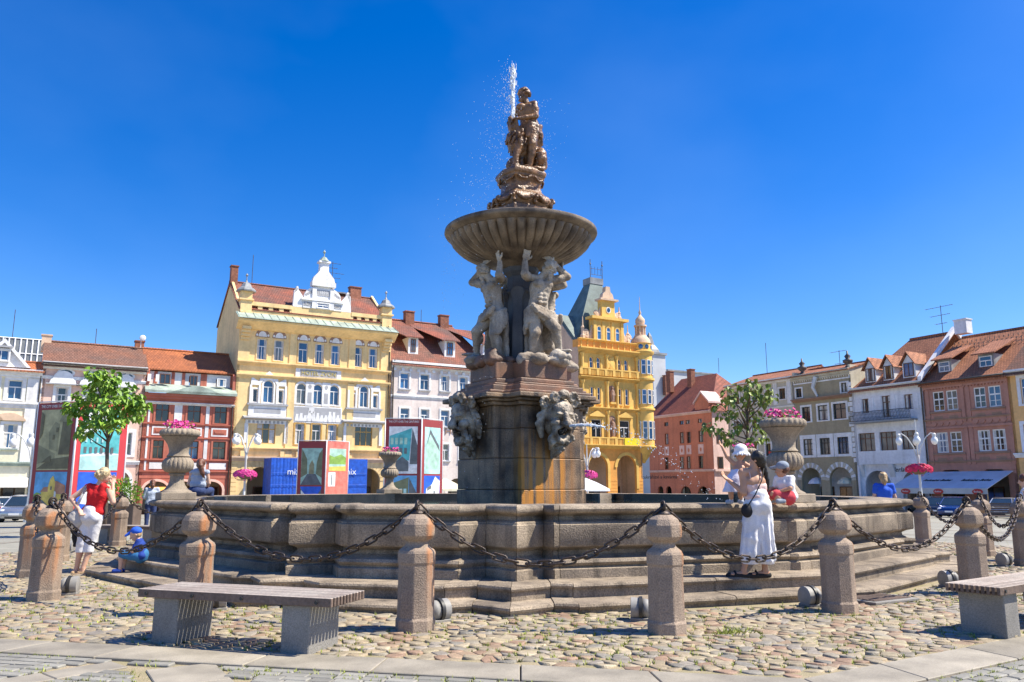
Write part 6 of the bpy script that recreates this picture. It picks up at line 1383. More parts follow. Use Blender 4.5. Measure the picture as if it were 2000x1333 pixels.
def house_white():
    h = House(RROW, 'white_house', 'white house with three gabled dormers and an iron balcony', 1668, 1808, 830); W = h.W; z = h.z; x = 1735; S = 'paint_snow'
    r2 = h.wins([(1684, 1697), (1766, 1783)], x, 774.5, 803, fm='frame_brown', gm='glass_dark', tr=None); dr = h.wins([(1723, 1739)], 1731, 773, 815, fm='frame_brown', gm='glass_dark', tr=0.3)
    h.wins([(1677, 1709), (1718, 1751), (1760, 1792)], x, 843.5, 880, fm='frame_brown', gm='glass_pale', cols=3, tr=0.3, rec=0.22)
    zj = z(x, 902); ze = z(x, 751)
    h.wall(S, zj, ze); hh = h.holes; h.holes = []
    for a, b in ((1689, 1740), (1762, 1815)): h.hole(h.us(a, GND + 1), min(W - 0.1, h.us(b, GND + 1)), GND, z(x, 919), True)
    h.wall(S, GND, zj - 0.02, name='ground_wall', y=0.35); h.arcade(S, z1=zj - 0.5, D=3.6); h.box('jetty', S, 0, W, zj - 0.25, zj - 0.001, 0.0, 0.6)
    for u in (0.35, W * 0.48, W - 0.3): MB().prism([(0.36, zj - 1.6), (0.34, zj - 0.26), (-0.05, zj - 0.26), (0.1, zj - 0.8)], u - 0.3, u + 0.3, 'x').build('bracket', 'tin_white', h.root)
    for (a, b, z0, z1) in r2 + dr:
        for q in (a - 0.62, b + 0.07): h.box('shutter', S, q, q + 0.55, z0, z1, -0.06, -0.005)
    zb = z(x, 822); h.box('balcony_floor', 'lead_grey', 0.3, W - 0.8, zb - 0.15, zb, -1.1, 0.0)
    mb = MB(); n = 44; y = -1.05
    for zz in (zb + 0.05, zb + 1.0): mb.box(0.3, W - 0.8, y - 0.025, y + 0.025, zz, zz + 0.06)
    mb.build('balcony_rail', 'frame_black', h.root)
    for k in range(n):
        u0 = 0.3 + (W - 1.1) * k / n; u1 = 0.3 + (W - 1.1) * (k + 1) / n; MB().tube([(u0, y, zb + 0.1), (u1, y, zb + 1.0)], 0.018, 4).tube([(u1, y + 0.001, zb + 0.1), (u0, y + 0.001, zb + 1.0)], 0.018, 4).build('baluster', 'frame_black', h.root)
    zr = h.z(1830, 655, 6); h.roof('roof_tile', ze + 0.05, zr, 12, over=0.5, hl=3.5); h.sides(S, ze, 12, None); h.cornice('tin_white', ze - 0.4, ze, 0.45); sl = (zr - ze) / 6
    MB().prism([(-0.5, ze - 0.1), (6, zr + 0.1), (12, ze), (12, ze + 0.4), (6, zr + 0.6), (-0.5, ze + 0.35)], W - 0.1, W + 0.3, 'x').build('gable_coping', 'paint_snow', h.root)
    for (a, b, p0, p1) in ((1690, 1711, 711, 742), (1725, 1746, 705, 738), (1763, 1788, 696, 732)):
        yd = 0.5; z0 = ze + sl * yd - 0.2; u0 = h.us(a, z0 + 1, yd); u1 = h.us(b, z0 + 1, yd); c = (u0 + u1) / 2; D = 3.4
        d = MB().prism([(u0, z0), (u1, z0), (u1, z0 + 1.7), (c, z0 + 2.75), (u0, z0 + 1.7)], yd, yd + D, 'y').build('dormer', S, h.root); h.win(c - 0.55, c + 0.55, z0 + 0.35, z0 + 1.75, cut=False, y=yd - 0.08, rec=0.0, fm='frame_brown', gm='glass_dark', tr=None)
        for q in (-1, 1): e = u0 if q < 0 else u1; MB().add([(c, yd - 0.35, z0 + 2.95), (e + q * 0.25, yd - 0.35, z0 + 1.55), (e + q * 0.25, yd + D, z0 + 1.55), (c, yd + D + 0.5, z0 + 2.95), (c, yd - 0.35, z0 + 2.8), (e + q * 0.25, yd - 0.35, z0 + 1.42)], [(0, 1, 2, 3), (0, 4, 5, 1)]).build('dormer_roof', 'roof_tile', d)
    zt = z(1730, 918); text('lettering', 'Perla', 0.7, 'frame_black', h.root, (h.us(1750, zt), 0.3, zt), shear=0.3); h.pipe(W - 0.1, GND, ze)
    h.chimney(W + 1.6, 5.2, zr - 0.5, zr + 0.9, 1.3, 'paint_snow', 1.0); h.antenna(W - 0.8, 5.5, zr, 3, 3)
def house_brown():
    h = House(RROW, 'brown_pink_house', 'brownish pink house with white paired windows above the grey awning', 1808, 1976, 830); W = h.W; z = h.z; x = 1890; S = 'paint_brown_pink'
    k = dict(fm='frame_white', gm='glass_dark', tr=0.4, bars=1, rec=0.1, ft=0.11)
    r2 = h.wins([(1822, 1844), (1848, 1870), (1902, 1925), (1930, 1955)], x, 759, 799, **k); r1 = h.wins([(1829, 1852), (1856, 1879), (1910, 1935), (1939, 1965)], x, 842, 883, **k)
    ar = [(h.us(1840, GND + 2), h.us(1885, GND + 2)), (h.us(1921, GND + 2), h.us(1974, GND + 2))]
    for a, b in ar: h.hole(a, b, GND, z(x, 914), 0.8)
    ze = z(x, 738); h.wall(S, GND, ze); h.arcade('arcade_plaster', z1=z(x, 908), D=3.4)
    for rw in (r2, r1):
        for q in (0, 2):
            a, b, z0, z1 = rw[q][0] - 0.35, rw[q + 1][1] + 0.35, rw[q][2], rw[q][3]
            h.box('sill', 'trim_brown', a, b, z0 - 0.2, z0 - 0.05, -0.22, 0.0); ap = h.box('apron', S, a + 0.05, b - 0.05, z0 - 1.15, z0 - 0.21, -0.07, 0.0); h.box('apron_panel', 'trim_brown', a + 0.4, (a + b) / 2 - 0.3, z0 - 0.85, z0 - 0.5, -0.085, -0.071, par=ap); h.box('apron_panel', 'trim_brown', (a + b) / 2 + 0.3, b - 0.4, z0 - 0.85, z0 - 0.5, -0.085, -0.071, par=ap)
            for u in (a - 0.18, b + 0.18): h.box('pilaster', S, u - 0.18, u + 0.18, z0 - 1.15, z1 + 0.3, -0.09, 0.0)
            h.box('lintel', S, a - 0.4, b + 0.4, z1 + 0.3, z1 + 0.5, -0.2, 0.0)
            for t in range(5): c = a + (b - a) * (t + 0.5) / 5; h.poly('ornament', S, [(c + 0.3 * math.cos(v), z1 + 0.85 + 0.25 * math.sin(v)) for v in range(6)], -0.09, 0.0)
    zz = z(x, 817); h.cornice('trim_brown', zz - 0.12, zz + 0.1, 0.2); z3 = z(x, 902); h.cornice('trim_brown', z3 - 0.12, z3 + 0.12, 0.25)
    for q in range(12): h.box('rustic_course', S, 0.05, W - 0.05, z3 - 0.75 + 0.0, z3 - 0.2, -0.03, 0.004) if q == 0 else None
    for q in range(26): h.box('dentil', S, W * (q + 0.3) / 26, W * (q + 0.7) / 26, ze - 0.85, ze - 0.5, -0.16, 0.004)
    h.cornice(S, ze - 0.5, ze, 0.5)
    for q in range(16): h.box('quoin', S, 0.02, 0.9, zz + 0.2 - q * 0.36, zz + 0.48 - q * 0.36, -0.04, 0.004); h.box('quoin', S, W - 0.5, W - 0.02, zz + 0.2 - q * 0.36, zz + 0.48 - q * 0.36, -0.04, 0.004)
    zr = h.z(1930, 652, 7); h.roof('roof_tile', ze + 0.05, zr, 14, over=0.5); h.sides(S, ze, 14, zr - 0.2); sl = (zr - ze) / 7; h.gutter(ze - 0.1, -0.6)
    for (a, b) in ((1832, 1858), (1911, 1941)):
        yd = 1.3; z0 = ze + sl * yd - 0.1; u0 = h.us(a, z0 + 0.7, yd); u1 = h.us(b, z0 + 0.7, yd); d = h.box('dormer', 'lead_grey', u0, u1, z0, z0 + 1.35, yd, yd + 2.0); c = (u0 + u1) / 2
        h.win(u0 + 0.15, u1 - 0.15, z0 + 0.15, z0 + 1.15, cut=False, y=yd - 0.08, rec=0.0, fm='frame_white', gm='glass_blue', tr=0.45); D = (1.55) / max(0.2, sl - 0.35)
        MB().add([(u0 - 0.4, yd - 0.5, z0 + 1.3), (u1 + 0.4, yd - 0.5, z0 + 1.3), (u1 + 0.4, yd + 3.4, z0 + 1.3 + 3.9 * 0.42), (u0 - 0.4, yd + 3.4, z0 + 1.3 + 3.9 * 0.42), (u0 - 0.4, yd - 0.5, z0 + 1.42), (u1 + 0.4, yd - 0.5, z0 + 1.42), (u1 + 0.4, yd + 3.4, z0 + 1.42 + 3.9 * 0.42), (u0 - 0.4, yd + 3.4, z0 + 1.42 + 3.9 * 0.42)], [(3, 2, 1, 0), (4, 5, 6, 7), (0, 1, 5, 4), (1, 2, 6, 5), (3, 0, 4, 7)]).build('dormer_roof', 'roof_tile', d)
    for q in range(3):
        for u in range(18): h.box('snow_guard', 'trim_brown', W * (u + 0.3 + 0.3 * (q % 2)) / 18, W * (u + 0.5 + 0.3 * (q % 2)) / 18, ze + sl * (4.6 + q * 0.6) + 0.05, ze + sl * (4.6 + q * 0.6) + 0.3, 4.55 + q * 0.6, 4.6 + q * 0.6)
    # awning over the pavement cafe
    za, zb = z(x, 921), z(x, 921) - 1.55; a0, a1 = -1.6, W - 0.3; y1 = -4.2
    aw = MB().add([(a0, -0.02, za), (a1, -0.02, za), (a1, y1, zb), (a0, y1, zb), (a0, -0.02, za - 0.06), (a1, -0.02, za - 0.06), (a1, y1, zb - 0.06), (a0, y1, zb - 0.06)], [(3, 2, 1, 0), (4, 5, 6, 7), (0, 4, 7, 3), (1, 2, 6, 5)]).build('awning', 'awning_grey', h.root); MB().box(a0, a1, y1 - 0.02, y1, zb - 0.5, zb).build('valance', 'awning_pale', aw)
    an = math.atan2(za - zb, -y1)
    for u in (W * 0.27, W * 0.72): text('lettering', 'Budweiser Budvar', 0.75, 'frame_black', aw, (u, y1 * 0.55, zb + (za - zb) * 0.45 + 0.03), rot=(an, 0, 0), shear=0.3, width=W * 0.34)
    for u in (0.2, W * 0.42, W * 0.86): MB().ell((u, y1 - 0.06, zb - 0.3), (0.5, 0.03, 0.26), 14, 6).build('beer_badge', 'cafe_red', aw); text('lettering', 'Budvar', 0.22, 'frame_white', aw, (u, y1 - 0.1, zb - 0.3))
    for u in (a0 + 0.1, W * 0.45, a1 - 0.1): MB().tube([(u, y1 + 0.1, gz(30, 60) - 0.9), (u, y1 + 0.1, zb)], 0.06, 6).build('awning_post', 'paint_ochre', aw)
def house_ochre():
    h = House(RROW, 'ochre_house', 'ochre house with dark roof cut off by the right edge', 1977, 2120, 830); W = h.W; z = h.z; x = 1990; S = 'paint_ochre'
    h.wins([(1994, 2010), (2025, 2045)], x, 740, 790, sur=(0.3, 'paint_snow')); h.wins([(2001, 2020), (2035, 2055)], x, 830, 880, sur=(0.3, 'paint_snow'))
    h.hole(W * 0.15, W * 0.5, GND, GND + 3.5, True)
    ze = z(x, 722); h.wall(S, GND, ze); h.arcade('arcade_plaster', z1=GND + 4); zz = z(x, 890); h.cornice('paint_snow', zz - 0.2, zz + 0.2, 0.3); h.cornice('paint_snow', ze - 0.5, ze, 0.5); h.roof('roof_brown', ze + 0.02, ze + 4.5, 12, over=0.6); h.sides(S, ze, 12)
mat('cafe_red', (0.55, 0.04, 0.03), 0.5, 0.05, 2); mat('awning_grey', (0.70, 0.69, 0.72), 0.85, 0.06, 1.0); mat('awning_pale', (0.62, 0.60, 0.55), 0.85, 0.06, 1.0)
house_beige(); house_olive(); house_white(); house_brown(); house_ochre()
# ---------------------------------------------------------------- bollards, chains, benches, urns
mat('petal_pink', (0.70, 0.06, 0.30), 0.6, 0.2, 6, c2=(0.55, 0.03, 0.20)); mat('petal_red', (0.72, 0.02, 0.10), 0.6, 0.2, 6); mat('leaf_green', (0.13, 0.24, 0.03), 0.55, 0.2, 3, c2=(0.07, 0.14, 0.02)); mat('leaf_lime', (0.26, 0.42, 0.04), 0.5, 0.2, 2.2, c2=(0.12, 0.24, 0.025)); mat('leaf_olive', (0.20, 0.28, 0.03), 0.5, 0.2, 2.2, c2=(0.10, 0.13, 0.02)); mat('bark', (0.17, 0.12, 0.085), 0.9, 0.2, 8, fine=0.3, bump=0.5)
mat('urn_stone', (0.40, 0.325, 0.235), 0.88, 0.1, 2.6, c2=(0.26, 0.21, 0.155), fine=0.3, fscale=55, bump=0.45, streak=0.3, rnd=0.1)
mat('rust', (0.34, 0.12, 0.035), 0.85, 0.2, 8, fine=0.25)
def rust_bollard():
    """rust run-off below the iron ring, down the right-hand flank"""
    m = MAT['bollard_stone']; t = m.node_tree; N = t.nodes; L = t.links; p = N['Principled BSDF']; src = p.inputs['Base Color'].links[0].from_socket
    tc = N.new('ShaderNodeTexCoord'); sp = N.new('ShaderNodeSeparateXYZ'); L.new(tc.outputs['Object'], sp.inputs[0])
    mp = N.new('ShaderNodeMapping'); mp.inputs['Scale'].default_value = (9, 9, 1.2); L.new(tc.outputs['Object'], mp.inputs['Vector']); n = N.new('ShaderNodeTexNoise'); n.inputs['Scale'].default_value = 1.4; n.inputs['Detail'].default_value = 4; L.new(mp.outputs[0], n.inputs['Vector'])
    def rng(v, a, b):
        q = N.new('ShaderNodeMapRange'); q.inputs['From Min'].default_value = a; q.inputs['From Max'].default_value = b; L.new(v, q.inputs['Value']); return q.outputs[0]
    def mul(a, b):
        q = N.new('ShaderNodeMath'); q.operation = 'MULTIPLY'; L.new(a, q.inputs[0]); L.new(b, q.inputs[1]); return q.outputs[0]
    f = mul(mul(rng(n.outputs['Fac'], 0.4, 0.62), rng(sp.outputs['X'], 0.10, 0.16)), rng(sp.outputs['Z'], 0.15, 0.75))
    mx = N.new('ShaderNodeMix'); mx.data_type = 'RGBA'; mx.inputs['B'].default_value = (0.42, 0.165, 0.055, 1); L.new(f, mx.inputs['Factor']); L.new(src, mx.inputs['A']); L.new(mx.outputs['Result'], p.inputs['Base Color'])
rust_bollard()
def make_bollard():
    t = thing('bollard', '', 'bollard')
    k = 1 / math.cos(R(22.5)); prof = [(0.202, -0.05), (0.202, 0.115), (0.188, 0.13), (0.183, 0.64), (0.194, 0.655), (0.194, 0.75), (0.182, 0.775), (0.135, 0.815), (0.118, 0.845), (0.125, 0.868), (0.165, 0.885), (0.192, 0.92), (0.199, 0.97), (0.192, 1.03), (0.16, 1.085), (0.10, 1.125), (0.04, 1.135)]
    MB().lathe([(r * k * (0.92 if z < 0.8 else 0.88), z) for r, z in prof], 8, a0=R(4)).build('post', 'bollard_stone', t, bevel=0.007, seg=1, auto=R(16))
    MB().lathe([(0.075, 1.12), (0.07, 1.145), (0.045, 1.165), (0.02, 1.175)], 12).build('iron_cap', 'iron', t, smooth=True)
    MB().tube([(0, 0.045 * math.cos(a), 1.21 + 0.05 * math.sin(a)) for a in [i * math.pi / 7 for i in range(15)]], 0.014, 6).build('ring', 'iron', t, smooth=True)
    return t
POSTS = [(at_z(1805, 1063), 'weathered bollard at the far right behind the basin corner'), (at_z(1925, 1087), 'bollard half hidden behind the right bench bollard'), (at_z(2006, 1107), 'bollard cut off by the right edge'),
         (at_z(1905, 1162), 'bollard rising behind the right bench'), (at_z(1641, 1197), 'bollard right of the woman in white trousers'), (at_z(1303, 1238), 'bollard in front of the basin, left of the woman in white trousers'), (at_z(811, 1232), 'bollard in the centre foreground with rusty right flank'),
         (at_z(377, 1203), 'bollard standing behind the left bench'), (at_z(84, 1173), 'front bollard of the cluster at the left edge'), (at_z(57, 1128), 'bollard behind the front one at the left edge'), (at_z(112, 1098), 'farthest bollard of the left cluster, mostly hidden'), (at_z(229, 1067), 'bollard beside the woman in the red top, near the planter')]
b0 = make_bollard(); BP = []
for i, (p, lab) in enumerate(POSTS):
    o = b0 if i == 0 else copy_tree(b0); o.location = (p.x, p.y, 0); d = p - FC; o.rotation_euler = (0, 0, math.atan2(d.y, d.x) + R(90) + R((i * 37) % 9 - 4)); o['label'] = lab; o['group'] = 'stone bollards round the fountain'; BP.append(V((p.x, p.y, 1.215)))
LINKM = None
def link_mesh(pitch):
    mb = MB(); L = pitch / 2 - 0.012; r = 0.031; pts = []
    for k in range(7): a = -math.pi / 2 + math.pi * k / 6; pts.append((L + r * math.cos(a), r * math.sin(a), 0))
    for k in range(7): a = math.pi / 2 + math.pi * k / 6; pts.append((-L + r * math.cos(a), r * math.sin(a), 0))
    pts.append(pts[0]); n = 7; m = len(pts) - 1; vs = []; fs = []
    for i in range(m):
        p = V(pts[i]); t = (V(pts[(i + 1) % m]) - V(pts[i - 1])).normalized(); a = V((0, 0, 1)); b = t.cross(a)
        for q in range(n): an = 2 * math.pi * q / n; vs.append(p + (a * math.cos(an) + b * math.sin(an)) * 0.0108)
    for i in range(m):
        for q in range(n): fs.append((i * n + q, i * n + (q + 1) % n, ((i + 1) % m) * n + (q + 1) % n, ((i + 1) % m) * n + q))
    o = MB().add(vs, fs); me = o.mesh('link')
    for p in me.polygons: p.use_smooth = True
    me.materials.append(MAT['iron']); return me
LINKM = link_mesh(0.118)
CL = ['far right basin corner and the half hidden bollard', 'half hidden bollard and the right edge', 'right edge bollard and the bench bollard', 'right bench bollard and the one near the woman in white', 'woman in white trousers', 'two front bollards in the middle', 'centre foreground bollard and the left bench bollard', 'left bench bollard and the left cluster', 'first two bollards of the left cluster', 'hidden bollards of the left cluster', 'left cluster and the bollard by the planter', 'planter bollard and the basin']
CLAB = ['rusty iron chain sagging behind the basin at far right', 'iron chain between the two right rear bollards', 'iron chain running from the right edge bollard to the bench bollard', 'iron chain between the bench bollard and the bollard right of the woman in white', 'iron chain sagging in front of the woman in white trousers', 'iron chain sagging between the two bollards in the middle foreground',
        'iron chain sagging between the centre bollard and the left bench bollard', 'iron chain sagging in front of the boy in the blue cap', 'short looking iron chain between the first two left bollards', 'iron chain among the hidden left bollards', 'iron chain passing behind the woman in the red top', 'iron chain from the planter bollard towards the rear']
BP.append(V((-8.2, 22.4, 1.215)))
def make_chain(i, a, b):
    root = thing('chain', CLAB[i], 'chain', (a.x, a.y, 0), 0, 'iron chains between the bollards')
    if CLAB[i] is None: return
    S = (b - a).length; sag = 0.57 if S < 3.2 else 0.62; P = [a.lerp(b, t / 200) - V((0, 0, sag * 4 * (t / 200) * (1 - t / 200))) for t in range(201)]
    # a little heavier towards the posts, like a catenary
    cum = [0]
    for k in range(200): cum.append(cum[-1] + (P[k + 1] - P[k]).length)
    n = int(round(cum[-1] / 0.118)); k = 0
    for j in range(n):
        s = cum[-1] * (j + 0.5) / n
        while cum[k + 1] < s: k += 1
        f = (s - cum[k]) / (cum[k + 1] - cum[k]); p = P[k].lerp(P[k + 1], f); t = (P[k + 1] - P[k]).normalized()
        q = t.to_track_quat('X', 'Z').to_matrix().to_4x4() @ Matrix.Rotation(R(90) * (j % 2) + R(random.uniform(-14, 14)), 4, 'X')
        o = bpy.data.objects.new('link', LINKM); COL.objects.link(o); o.parent = root; M = Matrix.Translation(p - V((a.x, a.y, 0))) @ q; o.matrix_local = M
for i in range(len(BP) - 1): make_chain(i, BP[i], BP[i + 1])

def make_bench(A, B, depth, label, h=0.48, shadow=True):
    A = V((A[0], A[1], 0)); B = V((B[0], B[1], 0)); d = (B - A).normalized(); L = (B - A).length; rz = math.atan2(d.y, d.x)
    t = thing('bench', label, 'bench', A + V((0, 0, gz(A.x, A.y))), rz, 'slatted benches'); n = 11; wd = depth / n
    for k in range(n):
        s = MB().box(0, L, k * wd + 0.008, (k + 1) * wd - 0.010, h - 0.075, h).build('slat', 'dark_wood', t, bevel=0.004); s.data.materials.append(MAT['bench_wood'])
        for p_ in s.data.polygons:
            if p_.normal.z > 0.6: p_.material_index = 1                 # paler wood on the upward faces
    for x in (0.06, 0.30, 0.56, 0.80, 0.97): MB().box(L * x - 0.02, L * x + 0.02, 0.02, depth - 0.02, h - 0.062, h - 0.03).build('crossbar', 'dark_wood', t)
    for x in (0.05, 0.30, 0.56, 0.93): MB().tube([(L * x, -0.004, h - 0.04), (L * x, 0.012, h - 0.04)], 0.016, 10).build('bolt', 'frame_black', t)
    for x in (0.30, L - 0.36): MB().box(x - 0.15, x + 0.13, 0.05, depth - 0.05, -0.04, h - 0.077).build('leg', 'concrete', t, bevel=0.008)
    return t
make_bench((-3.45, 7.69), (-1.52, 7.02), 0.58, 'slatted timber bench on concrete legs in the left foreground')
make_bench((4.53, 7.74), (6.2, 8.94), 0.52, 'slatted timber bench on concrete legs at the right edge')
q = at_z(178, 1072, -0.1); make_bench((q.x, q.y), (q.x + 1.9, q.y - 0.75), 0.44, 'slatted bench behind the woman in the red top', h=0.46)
def park_bench(px, py, label):
    p = at_z(px, py, -0.45); t = thing('bench', label, 'bench', (p.x, p.y, gz(p.x, p.y)), R(-8), 'slatted benches')
    for k in range(5): MB().box(-0.95, 0.95, -0.22 + k * 0.09, -0.15 + k * 0.09, 0.40, 0.44).build('slat', 'dark_wood', t); MB().box(-0.95, 0.95, 0.22 + k * 0.02, 0.25 + k * 0.02, 0.5 + k * 0.1, 0.58 + k * 0.1).build('slat', 'dark_wood', t)
    for x in (-0.75, 0.75): MB().tube([(x, -0.2, 0), (x, -0.2, 0.4), (x, 0.22, 0.4), (x, 0.34, 1.0)], 0.03, 6).tube([(x, 0.22, 0.0), (x, 0.22, 0.4)], 0.03, 6).build('leg', 'frame_black', t)
park_bench(1962, 1031, 'small dark bench with backrest in front of the silver car'); park_bench(1700, 1010, 'small dark bench hidden behind the basin on the right')

def make_urn(k, label, flab):
    a = AX + k * math.pi / 2; p = FC + fdir(a) * 6.98; t = thing('stone_urn', label, 'urn', (p.x, p.y, 1.172), a + R(45) * 0, 'stone urns on the basin rim'); t.scale = (0.90, 0.90, 0.92)
    MB().box(-0.31, 0.31, -0.31, 0.31, 0.0, 0.135).build('plinth', 'urn_stone', t, bevel=0.012)
    MB().lathe([(0.29, 0.136), (0.285, 0.15), (0.21, 0.19), (0.15, 0.27), (0.125, 0.36), (0.125, 0.44), (0.15, 0.455), (0.15, 0.475), (0.13, 0.485)], 28).build('foot', 'urn_stone', t, auto=R(40))
    n = 168
    def gad(lob, amp): return lambda q, i: 1 - amp + amp * abs(math.cos(lob * math.pi * q / n)) ** 0.5
    MB().lathe([(0.14, 0.486), (0.22, 0.51), (0.275, 0.56), (0.29, 0.63), (0.275, 0.70), (0.23, 0.755), (0.19, 0.775)], n, rf=gad(21, 0.09)).build('body', 'urn_stone', t, smooth=True)
    MB().lathe([(0.20, 0.776), (0.215, 0.79), (0.20, 0.81), (0.185, 0.825), (0.175, 0.86), (0.18, 0.93), (0.21, 1.01), (0.26, 1.08), (0.32, 1.14), (0.33, 1.15)], 28).build('bowl', 'urn_stone', t, auto=R(45))
    MB().lathe([(0.30, 1.151), (0.345, 1.165), (0.37, 1.20), (0.365, 1.25), (0.33, 1.285), (0.29, 1.295), (0.28, 1.27), (0.26, 1.24)], n, rf=gad(24, 0.10)).build('rim', 'urn_stone', t, smooth=True)
    MB().lathe([(0.02, 1.255), (0.27, 1.25)], 20, cap=False).build('soil', 'bark', t)
    rr = random.Random(80 + k); f = thing('petunias', flab, 'flowers', (p.x, p.y, 1.172 + 1.15), 0, 'flowers planted in the urns'); g = MB(); fl = MB()
    for i in range(150):
        aa = rr.uniform(0, 6.28); r = 0.26 * math.sqrt(rr.random()); c = V((r * math.cos(aa), r * math.sin(aa), rr.uniform(0.0, 0.10))); d = V((rr.gauss(0, 1), rr.gauss(0, 1), rr.uniform(0.2, 1))).normalized(); s = rr.uniform(0.03, 0.06); e = d.cross(V((0, 0, 1)) + V((0.1, 0, 0))).normalized(); g.add([c, c + d * s * 0.5 + e * s * 0.3, c + d * s, c + d * s * 0.5 - e * s * 0.3], [(0, 1, 2, 3)])
    for i in range(75):
        aa = rr.uniform(0, 6.28); r = 0.27 * math.sqrt(rr.random()); c = V((r * math.cos(aa), r * math.sin(aa), rr.uniform(0.05, 0.17))); d = (V((math.cos(aa) * 0.5, math.sin(aa) * 0.5 - 0.3, 0.8)) + V((rr.gauss(0, 0.4), rr.gauss(0, 0.4), 0))).normalized(); e = d.orthogonal().normalized(); h_ = d.cross(e); s = rr.uniform(0.022, 0.036)
        fl.add([c - d * 0.01] + [c + (e * math.cos(q * 1.2566) + h_ * math.sin(q * 1.2566)) * s + d * 0.008 * (q % 2) for q in range(5)], [(0, 1 + q, 1 + (q + 1) % 5) for q in range(5)])
    tag(g.build('leaves', 'leaf_lime', f), kind='stuff'); tag(fl.build('blossoms', 'petal_pink', f), kind='stuff')
make_urn(0, 'gadrooned stone urn on the right rim beside the boy in the grey cap', 'pink petunias in the urn at the right')
make_urn(3, 'gadrooned stone urn on the left rim beside the girl in denim', 'pink petunias in the urn at the left')
make_urn(2, 'small looking stone urn on the far rim left of the pedestal', 'pink and red petunias in the far urn')
make_urn(1, 'stone urn on the far rim hidden behind the right urn', 'petunias in the hidden far urn')

def spotlight(px, py, label, rz):
    p = at_z(px, py); t = thing('ground_spotlight', label, 'spotlight', (p.x, p.y, 0), rz, 'ground spotlights beside the bollards')
    MB().box(-0.09, 0.13, -0.10, 0.10, 0.0, 0.04).build('base', 'concrete', t, bevel=0.006)
    prof = [(0.02, -0.10), (0.06, -0.095), (0.095, -0.06), (0.105, 0.0)]
    hb = MB().lathe(prof, 18); hb.v = [(z, x, y + 0.125) for x, y, z in hb.v]; hb.build('housing', 'spot_grey', t, smooth=True)
    rb = MB().lathe([(0.108, 0.0), (0.125, 0.002), (0.125, 0.04), (0.108, 0.04)], 20, cap=False); rb.v = [(z, x, y + 0.125) for x, y, z in rb.v]; rb.build('band', 'frame_black', t, auto=R(40))
    hd = MB().lathe([(0.11, 0.038), (0.115, 0.12), (0.10, 0.125)], 20); hd.v = [(z, x, y + 0.125) for x, y, z in hd.v]; hd.build('hood', 'spot_grey', t, auto=R(40))
mat('spot_grey', (0.30, 0.29, 0.27), 0.6, 0.1, 4, fine=0.1)
spotlight(131, 1163, 'grey dome spotlight right of the front left bollard', R(15)); spotlight(419, 1193, 'grey dome spotlight seen under the left bench', R(20)); spotlight(852, 1217, 'grey spotlight peeping out behind the centre bollard', R(40)); spotlight(1588, 1186, 'grey dome spotlight left of the bollard near the woman in white', R(200)); spotlight(1256, 1213, 'grey spotlight mostly hidden behind the front right bollard', R(170)); spotlight(1858, 1149, 'grey spotlight behind the end of the right bench', R(190)); spotlight(1966, 1108, 'blue grey spotlight beside the bollard at the right edge', R(200)); spotlight(130, 1079, 'grey spotlight behind the left bollard cluster', R(10))
def manhole():
    p = at_z(1712, 1174); t = thing('manhole_cover', 'rectangular metal manhole cover in the cobbles right of the bollard', 'manhole cover', (p.x, p.y, 0.012), R(30)); MB().box(-0.42, 0.42, -0.3, 0.3, 0, 0.03).build('frame', 'concrete', t, bevel=0.005); MB().box(-0.35, 0.35, -0.23, 0.23, 0.031, 0.036).build('cover', 'dark_wood', t)
    for k in range(9): MB().box(-0.33, 0.33, -0.21 + k * 0.048, -0.19 + k * 0.048, 0.0365, 0.041).build('rib', 'dark_wood', t)
manhole()

# ---------------------------------------------------------------- trees and shrubs
def leaf(mb, c, d, n, s, fold=0.25, wid=0.42):
    d = d.normalized(); e = d.cross(n).normalized(); n = e.cross(d)
    P = lambda a, b, h: c + d * a * s + e * b * s + n * h * s
    mb.add([P(0, 0, 0), P(0.18, wid, fold), P(0.55, wid * 0.82, fold * 0.8), P(1.0, 0, -0.12), P(0.55, -wid * 0.82, fold * 0.8), P(0.18, -wid, fold), P(0.5, 0, 0.02)], [(0, 1, 2, 6), (6, 2, 3), (0, 6, 4, 5), (6, 3, 4)])
def make_tree(label, base, trunk_top, clusters, leafm, ls, per, droop, seed, lean=0.0, tr=0.07):
    rr = random.Random(seed); t = thing('tree', label, 'tree', base); b = V(base); top = V(trunk_top) - b
    tm = MB(); pts = [V((0, 0, -0.05)), top * 0.35 + V((0.02, 0, 0)), top * 0.7 - V((0.02, 0, 0)), top]; tm.tube(pts, [tr, tr * 0.85, tr * 0.72, tr * 0.55], 9); lm = MB()
    tm.build('trunk', 'bark', t, smooth=True)
    for (c, r) in clusters:
        c = V(c) - b; s = top * rr.uniform(0.78, 1.0) if c.z > top.z else top * max(0.55, min(0.95, c.z / max(0.1, top.z) * 0.85)); m = s.lerp(c, 0.5) + V((0, 0, -0.05 + 0.15 * rr.random()))
        MB().tube([s, m, c], [tr * 0.42, tr * 0.28, tr * 0.1], 6).build('limb', 'bark', t, smooth=True)
        for k in range(int(per * r / 0.5)):
            v = V((rr.gauss(0, 1), rr.gauss(0, 1), rr.gauss(0, 0.75))); v = v.normalized() * r * rr.random() ** 0.4; p = c + v
            out = v.normalized() if v.length > 1e-3 else V((1, 0, 0)); d = V((out.x + rr.gauss(0, 0.4), out.y + rr.gauss(0, 0.4), out.z * 0.4 - droop + rr.gauss(0, 0.3))); n = V((rr.gauss(0, 0.35) + out.x * 0.4, rr.gauss(0, 0.35) + out.y * 0.4, 1.0)); leaf(lm, p, d, n, ls * rr.uniform(0.7, 1.2))
            if k % 6 == 0: lm.tube([c, p], 0.006, 3)
    tag(lm.build('crown', leafm, t), kind=None); return t
